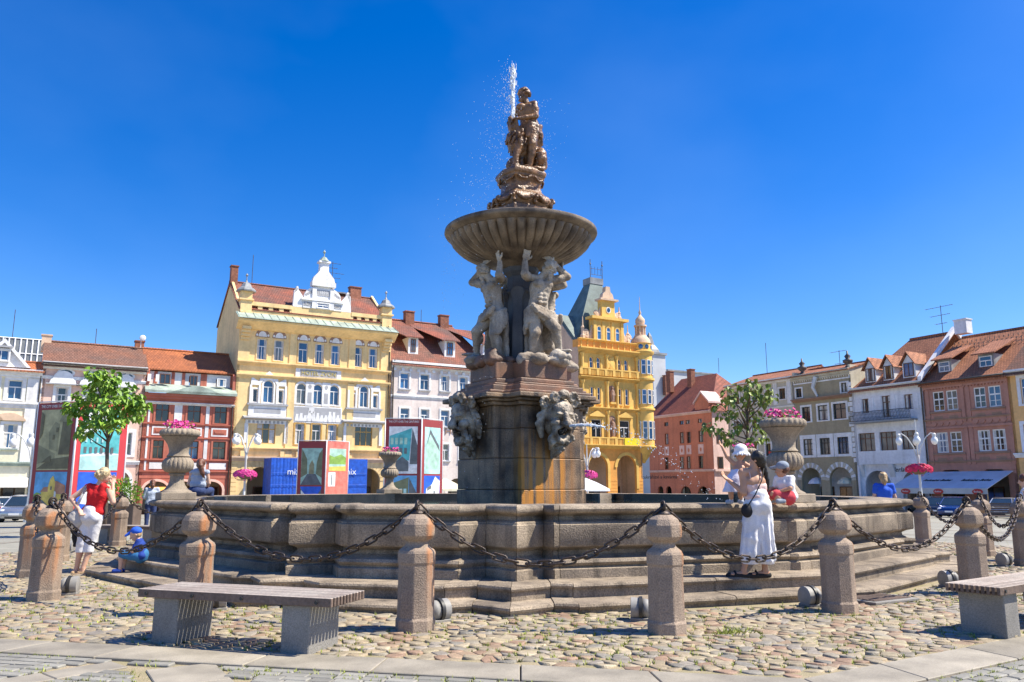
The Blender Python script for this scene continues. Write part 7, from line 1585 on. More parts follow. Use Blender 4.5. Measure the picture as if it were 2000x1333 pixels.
def tree_left():
    Y = 25.0; g = lambda x, y, dy=0.0: at_y(x, y, Y + dy); b = g(203, 1040); b.z = gz(b.x, b.y)
    cl = [((186, 738), 0.32), ((210, 745), 0.42), ((235, 770), 0.45), ((195, 772), 0.5), ((165, 785), 0.38), ((222, 795), 0.5), ((255, 790), 0.42), ((275, 800), 0.33), ((180, 808), 0.45), ((150, 815), 0.36), ((200, 825), 0.42), ((240, 815), 0.42), ((175, 840), 0.36), ((140, 800), 0.26), ((262, 815), 0.3), ((225, 838), 0.3), ((165, 855), 0.25), ((205, 758), 0.45)]
    make_tree('young broad leaved tree with bright green crown in front of the pink house', b, g(214, 815), [(g(x, y - 6, (i % 5 - 2) * 0.28), r * 0.86) for i, ((x, y), r) in enumerate(cl)], 'leaf_lime', 0.20, 74, 0.75, 21, tr=0.075)
tree_left()
def tree_right():
    Y = 30.0; g = lambda x, y, dy=0.0: at_y(x, y, Y + dy); b = g(1466, 1010); b.z = gz(b.x, b.y)
    cl = [((1470, 752), 0.42), ((1490, 760), 0.40), ((1450, 762), 0.36), ((1425, 765), 0.28), ((1420, 780), 0.26), ((1502, 775), 0.3), ((1465, 778), 0.38), ((1490, 785), 0.3), ((1406, 795), 0.26), ((1412, 812), 0.26), ((1435, 785), 0.22), ((1435, 808), 0.24), ((1475, 815), 0.32), ((1462, 800), 0.25), ((1384, 832), 0.26), ((1400, 842), 0.26), ((1420, 850), 0.26), ((1445, 835), 0.3), ((1480, 838), 0.28), ((1486, 855), 0.22), ((1428, 862), 0.22), ((1470, 862), 0.2)]
    make_tree('sparse young tree with drooping leaves behind the toddler', b, g(1459, 800), [(g(x, y, (i % 5 - 2) * 0.3), r * 0.88) for i, ((x, y), r) in enumerate(cl)], 'leaf_olive', 0.22, 32, 1.0, 23, tr=0.075)
tree_right()
def bush(px, py, Y, r, label, n=900, s=0.09):
    p = at_y(px, py, Y); z0 = gz(p.x, p.y); t = thing('planter_shrub', label, 'shrub', (p.x, p.y, z0)); rr = random.Random(n); h = p.z - z0
    MB().box(-0.6, 0.6, -0.3, 0.3, 0, h - r * 0.5).build('planter_box', 'dark_wood', t, bevel=0.02); g = MB()
    for k in range(5): MB().tube([(0, 0, h - r * 0.6), (rr.uniform(-0.4, 0.4), rr.uniform(-0.2, 0.2), h + r * 0.5)], [0.02, 0.006], 5).build('stem', 'bark', t)
    for k in range(n):
        v = V((rr.gauss(0, 1), rr.gauss(0, 1), rr.gauss(0, 1))).normalized() * rr.random() ** 0.4; p2 = V((v.x * r * 1.25, v.y * r * 0.8, h + v.z * r)); leaf(g, p2, V((v.x, v.y, v.z * 0.6 + 0.3 + rr.gauss(0, 0.3))), V((rr.gauss(0, 0.5), rr.gauss(0, 0.5), 1)), s * rr.uniform(0.7, 1.4), wid=0.25)
    g.build('foliage', 'leaf_lime', t)
bush(236, 968, 27, 0.55, 'bright green shrub in a wooden planter behind the woman in the red top')

# ---------------------------------------------------------------- exhibition towers with printed posters
mat('panel_maroon', (0.30, 0.045, 0.045), 0.6, 0.06, 1); mat('panel_red', (0.62, 0.05, 0.06), 0.6, 0.06, 1)
for n_, c_ in (('print_sepia', (0.46, 0.42, 0.22)), ('print_sepia_dark', (0.16, 0.14, 0.07)), ('print_sepia_mid', (0.30, 0.28, 0.15)), ('print_sky', (0.14, 0.42, 0.72)), ('print_blue', (0.02, 0.12, 0.65)), ('print_teal', (0.10, 0.48, 0.50)), ('print_teal_pale', (0.45, 0.72, 0.70)), ('print_white', (0.80, 0.82, 0.82)), ('print_yellow', (0.78, 0.58, 0.12)), ('print_tile', (0.52, 0.25, 0.14)), ('print_slate', (0.13, 0.15, 0.16)), ('print_green', (0.25, 0.42, 0.08)), ('print_mint', (0.40, 0.62, 0.50)), ('print_olive', (0.20, 0.22, 0.12)), ('print_cloth', (0.012, 0.10, 0.55)), ('print_salmon', (0.80, 0.20, 0.15))): mat(n_, c_, 0.55, 0.14, 2.5, fine=0.1, fscale=9)
def tower(label, px_corner, Y, px_l, px_r, top_py, faces, fr):
    c = at_y(px_corner, 900, Y); z0 = gz(c.x, c.y); ztop = at_y(px_corner, top_py, Y).z; H = ztop - z0
    t = thing('exhibition_tower', label, 'poster stand', (c.x, c.y, z0), 0, 'exhibition towers on the square')
    for (vx, vy, s, pics, m, title) in faces:
        d = V((vx, vy, 0)).normalized(); rz = math.atan2(d.y, d.x); nrm = V((d.y, -d.x, 0)); flip = nrm.y > 0
        Mx = Matrix.Rotation(rz, 4, 'Z'); sg = 1 if not flip else -1
        def bx(name, mm, x0, x1, za, zb, y0, y1): return MB().box(x0, x1, min(y0 * sg, y1 * sg), max(y0 * sg, y1 * sg), za, zb, M=Mx).build(name, mm, t)
        bx('panel', m, 0.04, s, 0.15, H, 0.0, 0.08)
        for (name, x0, x1, za, zb, shapes) in pics:
            X = lambda u: 0.04 + (s - 0.04) * (u if not flip else 1 - u); Z = lambda v: 0.15 + (H - 0.15) * v
            a, b = sorted((X(x0), X(x1))); p = bx('poster', name, a, b, Z(za), Z(zb), -0.006, 0.0)
            for k, (mm, poly) in enumerate(shapes):
                pl = [(X(x0 + (x1 - x0) * u), Z(za + (zb - za) * v)) for u, v in poly]
                if flip: pl = pl[::-1]
                y0 = -0.009 - 0.003 * k; MB().prism(pl, min(y0 * sg, (y0 + 0.002) * sg), max(y0 * sg, (y0 + 0.002) * sg), 'y', M=Mx).build('print_shape', mm, p)
        if title: text('lettering', title, 0.17, 'print_white', t, Mx @ V((s * 0.5 if True else 0, -0.012 * sg, H - 0.16)), rot=(R(90), 0, rz + (math.pi if flip else 0)), width=s * 0.84, ext=0.002)
        for x in (0.0, s + 0.03): MB().tube([Mx @ V((x, 0.02 * sg, 0)), Mx @ V((x, 0.02 * sg, H + 0.05))], 0.035, 6).build('frame_tube', 'tin_white', t, smooth=True)
        MB().tube([Mx @ V((0, 0.02 * sg, H + 0.05)), Mx @ V((s, 0.02 * sg, H + 0.05))], 0.03, 6).build('frame_tube', 'tin_white', t, smooth=True)
    back = MB(); f0, f1 = faces[0], faces[1]; A = V((f0[0], f0[1], 0)).normalized() * f0[2]; B = V((f1[0], f1[1], 0)).normalized() * f1[2]
    back.add([A + V((0, 0, 0.1)), A + B + V((0, 0, 0.1)), B + V((0, 0, 0.1)), A + V((0, 0, H)), A + B + V((0, 0, H)), B + V((0, 0, H))], [(0, 1, 4, 3), (1, 2, 5, 4)]).build('rear_panel', 'panel_maroon', t)
    MB().prism([(0, 0), (A.x, A.y), (A.x + B.x, A.y + B.y), (B.x, B.y)], 0.0, 0.12, 'z').build('base', 'concrete', t)
sq = [(0, 0), (1, 0), (1, 0.35), (0, 0.25)]
sepia = [('print_sepia_mid', [(0, 0.42), (0.55, 0.27), (0.55, 0.18), (0, 0.10)]), ('print_sepia_dark', [(0.0, 0.02), (1, 0.02), (1, 0.22), (0.4, 0.18)]), ('print_sepia_mid', [(0.35, 0.35), (0.62, 0.30), (0.62, 0.75), (0.48, 0.80), (0.30, 0.62)]), ('print_sepia_dark', [(0.66, 0.25), (1, 0.25), (1, 0.78), (0.72, 0.80)]), ('print_sepia_mid', [(0.6, 0.8), (0.98, 0.78), (0.9, 0.9), (0.8, 0.98), (0.7, 0.9)]), ('print_sepia_dark', [(0.15, 0.12), (0.45, 0.14), (0.42, 0.24), (0.3, 0.2)]), ('print_sepia_dark', [(0.02, 0.5), (0.1, 0.6), (0.12, 0.9), (0.02, 0.97)]), ('print_sepia_dark', [(0.44, 0.5), (0.5, 0.5), (0.5, 0.58), (0.44, 0.58)]), ('print_sepia_dark', [(0.54, 0.62), (0.6, 0.62), (0.6, 0.7), (0.54, 0.7)])]
yhouse = [('print_green', [(0, 0.3), (0.3, 0.3), (0.3, 0.5), (0.1, 0.55), (0, 0.5)]), ('print_tile', [(0.2, 0.55), (0.45, 0.55), (0.5, 0.68), (0.3, 0.66)]), ('print_yellow', [(0.24, 0.2), (0.48, 0.2), (0.48, 0.56), (0.24, 0.56)]), ('print_tile', [(0.6, 0.5), (1, 0.5), (0.98, 0.7), (0.7, 0.8), (0.6, 0.78)]), ('print_yellow', [(0.45, 0.1), (0.66, 0.1), (0.66, 0.78), (0.58, 0.92), (0.5, 0.85), (0.45, 0.7)]), ('print_yellow', [(0.66, 0.1), (1, 0.1), (1, 0.5), (0.66, 0.52)]), ('print_slate', [(0, 0), (0.75, 0), (0.7, 0.12), (0.3, 0.38), (0, 0.32)]), ('print_slate', [(0.53, 0.6), (0.57, 0.6), (0.57, 0.68), (0.53, 0.68)]), ('print_white', [(0.66, 0.08), (0.72, 0.08), (0.72, 0.56), (0.66, 0.58)])]
teal = [('print_teal', [(0.0, 0.25), (0.65, 0.3), (0.65, 0.78), (0.35, 0.62), (0.0, 0.5)]), ('print_teal', [(0.66, 0.3), (1, 0.28), (1, 0.98), (0.66, 0.8)]), ('print_teal_pale', [(0, 0), (1, 0), (1, 0.26), (0, 0.22)])] + [('print_slate', [(0.08 + 0.14 * k, 0.28), (0.15 + 0.14 * k, 0.28), (0.15 + 0.14 * k, 0.38), (0.08 + 0.14 * k, 0.38)]) for k in range(6)] + [('print_teal_pale', [(0.1 + 0.14 * k, 0.46), (0.15 + 0.14 * k, 0.46), (0.15 + 0.14 * k, 0.54), (0.1 + 0.14 * k, 0.54)]) for k in range(4)]
whouse = [('print_white', [(0.1, 0.3), (0.95, 0.2), (1, 0.85), (0.7, 0.98), (0.5, 0.75), (0.15, 0.62)]), ('print_slate', [(0.2, 0.55), (0.45, 0.62), (0.45, 0.72), (0.2, 0.66)]), ('print_slate', [(0.6, 0.4), (0.7, 0.4), (0.7, 0.55), (0.6, 0.55)])]
street = [('print_olive', [(0, 0.2), (0.3, 0.3), (0.28, 0.7), (0.15, 0.85), (0.02, 0.98)]), ('print_olive', [(0.72, 0.3), (1, 0.2), (1, 0.97), (0.85, 0.85), (0.74, 0.6)]), ('print_slate', [(0, 0), (1, 0), (0.7, 0.3), (0.3, 0.3)]), ('print_sepia_mid', [(0.38, 0.3), (0.62, 0.3), (0.62, 0.55), (0.52, 0.68), (0.4, 0.55)])]
bstreet = [('print_slate', [(0, 0), (0.3, 0), (0.25, 0.6), (0, 0.95)]), ('print_slate', [(0.75, 0), (1, 0), (1, 0.9), (0.8, 0.6)]), ('print_white', [(0.06, 0.5), (0.24, 0.45), (0.2, 0.7), (0.04, 0.85)])]
garden = [('print_green', [(0, 0.3), (1, 0.3), (1, 0.6), (0.7, 0.75), (0.3, 0.62), (0, 0.7)]), ('print_yellow', [(0, 0), (1, 0), (1, 0.22), (0, 0.18)])]
gbuild = [('print_teal', [(0.02, 0.25), (0.72, 0.28), (0.8, 0.97), (0.5, 0.9), (0.02, 0.8)]), ('print_slate', [(0.74, 0.2), (1, 0.2), (1, 0.6), (0.82, 0.96)]), ('print_slate', [(0.25, 0.05), (0.7, 0.05), (0.7, 0.25), (0.48, 0.36), (0.25, 0.25)])] + [('print_mint', [(0.06 + 0.16 * k, 0.62), (0.16 + 0.16 * k, 0.62), (0.16 + 0.16 * k, 0.76), (0.06 + 0.16 * k, 0.76)]) for k in range(4)] + [('print_slate', [(0.06 + 0.16 * k, 0.42), (0.16 + 0.16 * k, 0.42), (0.16 + 0.16 * k, 0.54), (0.06 + 0.16 * k, 0.54)]) for k in range(4)]
bbuild = [('print_olive', [(0.05, 0), (0.7, 0), (0.72, 0.95), (0.05, 0.75)]), ('print_slate', [(0.72, 0), (1, 0), (1, 0.5), (0.74, 0.93)])] + [('print_teal_pale', [(0.1 + 0.15 * k, 0.4), (0.2 + 0.15 * k, 0.4), (0.2 + 0.15 * k, 0.62), (0.1 + 0.15 * k, 0.62)]) for k in range(4)]
mhouse = [('print_mint', [(0.1, 0.1), (0.95, 0.1), (0.95, 0.55), (0.35, 0.85), (0.1, 0.6)]), ('print_slate', [(0.1, 0.6), (0.35, 0.85), (0.95, 0.5), (0.9, 0.62), (0.35, 0.95)])]
tower('tall maroon poster stand with sepia street photo at far left', 143, 34, 0, 0, 785, [(-0.84, 0.30, 2.25, [('print_sepia', 0.10, 0.90, 0.43, 0.94, sepia), ('print_sky', 0.10, 0.90, 0.04, 0.415, yhouse)][0:2], 'panel_maroon', 'THE CITY OVER THE CENTURIES'), (0.72, 0.70, 2.05, [('print_white', 0.10, 0.86, 0.43, 0.94, teal), ('print_blue', 0.10, 0.86, 0.04, 0.415, whouse)], 'panel_red', None)], 0)
tower('maroon and red poster stand in front of the blue hoarding', 637, 60, 0, 0, 862, [(-0.97, 0.05, 2.1, [('print_mint', 0.12, 0.88, 0.38, 0.90, street), ('print_blue', 0.12, 0.88, 0.03, 0.36, bstreet)], 'panel_maroon', None), (0.62, 0.78, 2.1, [('print_mint', 0.12, 0.88, 0.58, 0.90, garden), ('print_white', 0.1, 0.42, 0.36, 0.56, [('print_slate', [(0.45, 0.1), (0.55, 0.1), (0.55, 0.8), (0.45, 0.8)])])], 'print_salmon', None)], 0)
tower('maroon poster stand with green building photo beside the far urn', 823, 48, 0, 0, 819, [(-0.97, -0.02, 2.15, [('print_white', 0.1, 0.9, 0.42, 0.92, gbuild), ('print_sky', 0.1, 0.9, 0.04, 0.40, bbuild)], 'panel_maroon', 'THE CITY OVER THE CENTURIES'), (0.55, 0.84, 2.0, [('print_teal_pale', 0.12, 0.88, 0.42, 0.92, mhouse), ('print_blue', 0.12, 0.88, 0.04, 0.40, whouse)], 'panel_maroon', None)], 0)
def hoarding():
    r = LROW; d = -3.5; u0 = r.hit(529, 940, d)[0]; u1 = r.hit(716, 940, d)[0]; z1 = r.hit(620, 896, d)[1]; W = u1 - u0; p = r.O + r.d * u0 + r.n * d
    t = thing('construction_hoarding', 'bright blue sheeted hoarding in front of the yellow hotel', 'hoarding', (p.x, p.y, 0), r.rz); n = 9
    for k in range(n):
        rr = random.Random(k); a, b = W * k / n, W * (k + 1) / n; mb = MB(); m = 10; vs = []
        for i in range(m + 1):
            for j in range(7): vs.append((a + (b - a) * i / m, 0.05 * math.sin(i * 2.1 + k) * (0.7 if k < 2 else 0.05) + 0.03 * rr.random() * (1 if k < 2 else 0.12), GND + (z1 - GND) * j / 6))
        mb.add(vs, [(i * 7 + j, (i + 1) * 7 + j, (i + 1) * 7 + j + 1, i * 7 + j + 1) for i in range(m) for j in range(6)]).build('sheet', 'print_cloth', t, smooth=True)
    for u in (0.0, W): MB().box(u - 0.04, u + 0.04, 0.03, 2.9, GND, z1).build('end_sheet', 'print_cloth', t)
    for j in range(4): MB().tube([(0, -0.09, GND + 0.9 + j * 1.1), (W, -0.09, GND + 0.9 + j * 1.1)], 0.02, 4).build('rail', 'print_cloth', t)
    for px in (573, 683):
        u, z = r.hit(px, 922, d); text('lettering', 'mix', 0.85, 'print_white', t, (u - u0, -0.11, z), ext=0.01)
hoarding()
def fence_rail():
    r = LROW; d = -6.5
    for k, (a, b, lab) in enumerate(((452, 527, 'thin metal barrier in front of the hotel, left of the hoarding'), (668, 745, 'thin metal barrier in front of the hotel, right of the poster stand'))):
        u0, z = r.hit(a, 955, d); u1 = r.hit(b, 955, d)[0]; p = r.O + r.d * u0 + r.n * d; t = thing('crowd_barrier', lab, 'barrier', (p.x, p.y, GND), r.rz, 'metal barriers before the hotel'); W = u1 - u0
        for zz in (0.35, 1.05): MB().tube([(0, 0, zz), (W, 0, zz)], 0.03, 5).build('rail', 'tin_white', t)
        for q in range(4): MB().tube([(W * q / 3, 0, 0), (W * q / 3, 0, 1.05)], 0.03, 5).build('post', 'tin_white', t)
fence_rail()

# ---------------------------------------------------------------- lamp posts with globes and flower baskets
mat('globe_glass', (0.82, 0.82, 0.80), 0.25, 0.03, 3); mat('lamp_paint', (0.62, 0.62, 0.60), 0.4, 0.05, 3)
def lamp(px, Y, py_globe, py_top, label, py_basket=None, rz=0.0, px_b=None):
    p = at_y(px, 940, Y); z0 = gz(p.x, p.y) ; t = thing('street_lamp', label, 'street lamp', (p.x, p.y, z0), rz, 'globe street lamps'); zg = at_y(px, py_globe, Y).z - z0; zt = at_y(px, py_top, Y).z - z0
    MB().lathe([(0.16, 0), (0.16, 0.8), (0.09, 1.0), (0.075, 2.0), (0.07, zg - 1.3), (0.1, zg - 1.2), (0.1, zg - 0.9), (0.05, zg - 0.8), (0.04, zg + 0.3), (0.025, zt)], 10).build('pole', 'lamp_paint', t, auto=R(40))
    for k in range(4):
        a = R(45) + k * math.pi / 2; d = V((math.cos(a), math.sin(a), 0)); arm = [V((0, 0, zg - 1.1)) + d * 0.06, V((0, 0, zg - 0.4)) + d * 0.2, V((0, 0, zg + 0.25)) + d * 0.55, V((0, 0, zg + 0.5)) + d * 0.85, V((0, 0, zg + 0.45)) + d * 1.02]
        MB().tube(arm, 0.035, 6).build('arm', 'lamp_paint', t, smooth=True); g = MB().lathe([(0.05, zg - 0.25), (0.13, zg - 0.2), (0.19, zg - 0.08), (0.21, zg + 0.03), (0.18, zg + 0.15), (0.11, zg + 0.24), (0.11, zg + 0.3)], 14, (d.x * 1.02, d.y * 1.02)).build('globe', 'globe_glass', t, smooth=True)
        MB().lathe([(0.12, zg + 0.28), (0.13, zg + 0.42), (0.06, zg + 0.5)], 10, (d.x * 1.02, d.y * 1.02)).build('globe_cap', 'lamp_paint', g)
    if py_basket:
        zb = at_y(px, py_basket, Y).z - z0; f = thing('flower_basket', 'magenta petunia basket on the ' + label.split(' lamp')[0].replace('four-globe', 'lamp post').strip() + ' post', 'flowers', (p.x, p.y, z0 + zb), 0, 'flower baskets on the lamp posts'); rr = random.Random(int(px)); fl = MB(); g = MB()
        MB().lathe([(0.25, -0.3), (0.5, -0.1), (0.55, 0.05), (0.05, 0.1)], 14).build('basket', 'bark', f)
        for i in range(330):
            v = V((rr.gauss(0, 1), rr.gauss(0, 1), abs(rr.gauss(0, 1)) - 0.35)).normalized(); c = V((v.x * 0.8, v.y * 0.8, v.z * 0.38)); e = v.orthogonal().normalized(); h_ = v.cross(e); s = rr.uniform(0.06, 0.1); fl.add([c] + [c + (e * math.cos(q * 1.2566) + h_ * math.sin(q * 1.2566)) * s + v * 0.02 for q in range(5)], [(0, 1 + q, 1 + (q + 1) % 5) for q in range(5)])
        tag(fl.build('blossoms', 'petal_red' if px > 1500 else 'petal_pink', f), kind='stuff')
    return t
lamp(478, 57, 862, 832, 'left four-globe lamp before the yellow hotel', 928, R(12)); lamp(1797, 52, 862, 820, 'right four-globe lamp before the white house', 918, R(20)); lamp(1147, 62, 888, 868, 'middle four-globe lamp beside the gold house', 929, R(5)); lamp(60, 44, 866, 842, 'leftmost four-globe lamp behind the poster stand', None, R(45 + 20))
def parasol(px, py_top, Y, w_, label, m='paint_snow', sides=4):
    p = at_y(px, py_top, Y); z0 = gz(p.x, p.y); t = thing('parasol', label, 'parasol', (p.x, p.y, z0), R(20), 'cafe parasols'); h = p.z - z0
    MB().tube([(0, 0, 0), (0, 0, h)], 0.035, 6).build('pole', 'frame_white', t); MB().lathe([(w_, h - 0.95), (w_ * 0.99, h - 0.80), (w_ * 0.5, h - 0.35), (0.05, h)], sides, a0=R(45), cap=False).build('canopy', m, t); MB().lathe([(0.35, 0), (0.3, 0.1), (0.05, 0.12)], 10).build('base', 'concrete', t)
parasol(1143, 934, 60, 1.9, 'white parasol right of the pedestal'); parasol(868, 934, 60, 1.8, 'cream parasol left of the pedestal', 'paint_cream')
# ---------------------------------------------------------------- people
for n_, c_ in (('skin_fair', (0.66, 0.40, 0.28)), ('skin_tan', (0.56, 0.30, 0.18))):
    m_ = mat(n_, c_, 0.55, 0.06, 6); m_.node_tree.nodes['Principled BSDF'].inputs['Subsurface Weight'].default_value = 0.12; m_.node_tree.nodes['Principled BSDF'].inputs['Subsurface Radius'].default_value = (0.02, 0.008, 0.004)
for n_, c_ in (('cloth_red', (0.66, 0.012, 0.015)), ('cloth_white', (0.80, 0.79, 0.80)), ('cloth_lilac', (0.72, 0.70, 0.82)), ('cloth_pink', (0.80, 0.56, 0.50)), ('cloth_blue', (0.012, 0.05, 0.30)), ('cloth_royal', (0.02, 0.11, 0.62)), ('cloth_denim', (0.025, 0.045, 0.13)), ('cloth_greyblue', (0.40, 0.45, 0.54)), ('cloth_grey', (0.26, 0.30, 0.36)), ('cloth_coral', (0.60, 0.06, 0.08)), ('cloth_aqua', (0.03, 0.16, 0.36)), ('cloth_black', (0.015, 0.015, 0.017)), ('canvas_beige', (0.58, 0.53, 0.46)), ('sandal_tan', (0.60, 0.40, 0.22))): mat(n_, c_, 0.85, 0.07, 5, fine=0.1, fscale=80, bump=0.25, bscale=30)
for n_, c_ in (('hair_blonde', (0.62, 0.48, 0.27)), ('hair_black', (0.018, 0.014, 0.012)), ('hair_brown', (0.17, 0.065, 0.03)), ('hair_light', (0.50, 0.34, 0.17))): mat(n_, c_, 0.45, 0.2, 30, fine=0.3, fscale=60, bump=0.4)
def skin_body(J, s, w=1.0, head_s=None, face=(0, 1, 0), fat=1.0):
    b = SB(); hs = head_s or s; torso(b, J['pel'], J['wai'], J['che'], J['sl'], J['sr'], s, w)
    b.cap(V(J['che']).lerp((V(J['sl']) + V(J['sr'])) / 2, 0.9), J['head'], 0.058 * s, 0.052 * s); head(b, J['head'], face, hs)
    for k in 'lr':
        b.chain([J['s' + k], J['e' + k], J['h' + k]], [0.050 * s * fat, 0.042 * s * fat, 0.028 * s * fat]); d = V(J['h' + k]) - V(J['e' + k]); hand(b, J['h' + k], J.get('hd' + k, d), J.get('hn' + k, (0.3, -0.4, 0.6)), s * (1.0 if s > 0.8 else 1.15), J.get('curl', 0.6))
        b.chain([J['p' + k], J['k' + k], J['a' + k]], [0.085 * s * fat, 0.056 * s * fat, 0.036 * s * fat]); b.ell(V(J['k' + k]).lerp(V(J['a' + k]), 0.32), (0.054 * s * fat, 0.06 * s * fat, 0.11 * s * fat)); foot(b, J['a' + k], J['t' + k], s)
    return b
def shirt(J, s, w=1.0, ext=0.014, sleeve=0.0, low=0.5):
    b = SB(); pel = V(J['pel']).lerp(V(J['wai']), 1 - low); torso(b, pel, J['wai'], J['che'], J['sl'], J['sr'], s + ext * 2.2, w)
    if sleeve:
        for k in 'lr': b.cap(J['s' + k], V(J['s' + k]).lerp(V(J['e' + k]), sleeve), 0.068 * s, 0.066 * s)
    return b
def hair_cap(J, face, s, extra=(), back=0.0):
    b = SB(); f = V(face).normalized(); c = V(J['head']); b.ell(c - f * 0.018 * s + V((0, 0, 0.030 * s)), (0.088 * s, 0.098 * s, 0.092 * s)); b.ell(c - f * 0.045 * s + V((0, 0, -0.02 * s)), (0.078 * s, 0.06 * s, 0.085 * s))
    rr = random.Random(int(s * 100))
    for a, r in extra: b.chain([V(q) for q in a], r)
    return b
def put(base, rz=0.0): return dict(loc=base, rot=(0, 0, rz))
def person(label, base, rz=0.0): return thing('person', label, 'person', base, rz, 'people round the fountain')

def woman_red():
    b = at_z(163, 1121); t = person('woman in red tank top and white capri trousers standing by the left bollards', b)
    J = dict(head=(0.21, 0, 1.58), che=(0.13, 0, 1.26), wai=(0.09, 0, 1.07), pel=(0.05, 0, 0.93), sl=(-0.05, -0.02, 1.38), sr=(0.27, -0.02, 1.37), el=(-0.27, -0.08, 1.20), hl=(-0.10, -0.13, 1.02), er=(0.37, 0.02, 1.14), hr=(0.30, 0.10, 1.43), hdr=(-0.1, 0.3, 0.9), pl=(-0.04, 0, 0.90), pr=(0.13, 0, 0.90), kl=(-0.07, -0.01, 0.48), kr=(0.07, 0.03, 0.48), al=(-0.13, 0.02, 0.09), ar=(0.0, -0.03, 0.09), tl=(-0.05, 0.14, 0.03), tr=(0.13, -0.02, 0.03))
    fc = (0.75, 0.65, -0.1)
    blob(skin_body(J, 1.0, 1.0, face=fc), 'body', 'skin_fair', t, 0.011, 1)
    sb = shirt(J, 1.0, 1.04); sb.cap((-0.0, -0.05, 1.40), (0.05, -0.06, 1.25), 0.055, 0.06); sb.cap((0.22, -0.05, 1.40), (0.2, -0.06, 1.25), 0.055, 0.06); blob(sb, 'tank_top', 'cloth_red', t, 0.012, 2, 0.006, 14)
    p = SB(); p.chain([(0.05, 0, 0.98), (0.04, 0.0, 0.90)], [0.15, 0.155])
    for k, x in (('l', -1), ('r', 1)): p.chain([J['p' + k], J['k' + k], V(J['k' + k]).lerp(V(J['a' + k]), 0.32)], [0.105, 0.078, 0.076])
    p.ell((0.0, -0.07, 0.90), (0.10, 0.09, 0.11)); p.ell((0.12, -0.07, 0.90), (0.10, 0.09, 0.11)); cut_below(blob(p, 'capri_trousers', 'cloth_white', t, 0.013, 2, 0.005, 11), 0.34)
    rr = random.Random(1); hb = hair_cap(J, fc, 1.08)
    for k in range(40): v = V((rr.gauss(0, 1), rr.gauss(0, 1), rr.gauss(0, 1))).normalized(); c = V((0.14, -0.07, 1.61)); hb.cap(c + v * 0.045, c + v * 0.07 + V((0, 0, -0.02)), 0.018, 0.008)
    blob(hb, 'hair', 'hair_blonde', t, 0.011, 0, 0.006, 40)
    for k in 'lr':
        a, tt = V(J['a' + k]), V(J['t' + k]); d = (tt - a); d.z = 0; d.normalize(); sh = SB(); sh.cap(V((a.x, a.y, 0.015)) - d * 0.05, V((tt.x, tt.y, 0.012)) + d * 0.02, 0.042, 0.044); sh.cap(V((tt.x, tt.y, 0.04)) - d * 0.06, V((tt.x, tt.y, 0.03)), 0.046, 0.04); blob(sh, 'shoe', 'sandal_tan', t, 0.011, 1)
    g = thing('shoulder_bag', 'beige shoulder bag hanging at the side of the woman in the red top', 'bag', b); q = SB(); q.ell((-0.17, -0.10, 0.86), (0.13, 0.08, 0.15)); q.ell((-0.15, -0.10, 0.95), (0.10, 0.06, 0.08)); blob(q, 'pouch', 'canvas_beige', g, 0.014, 2, 0.012, 12)
    for dx in (0, 0.03): MB().tube([(-0.20 + dx, -0.12, 0.98), (-0.10 + dx, -0.13, 1.22), (-0.04 + dx, -0.08, 1.41), (0.0 + dx, 0.02, 1.43)], 0.010, 6).build('strap', 'canvas_beige', g, smooth=True)
    q = SB(); q.cap((-0.20, -0.03, 0.72), (-0.17, -0.02, 0.45), 0.055, 0.03); blob(q, 'hanging_jacket', 'cloth_black', g, 0.015, 1, 0.02, 14)
woman_red()
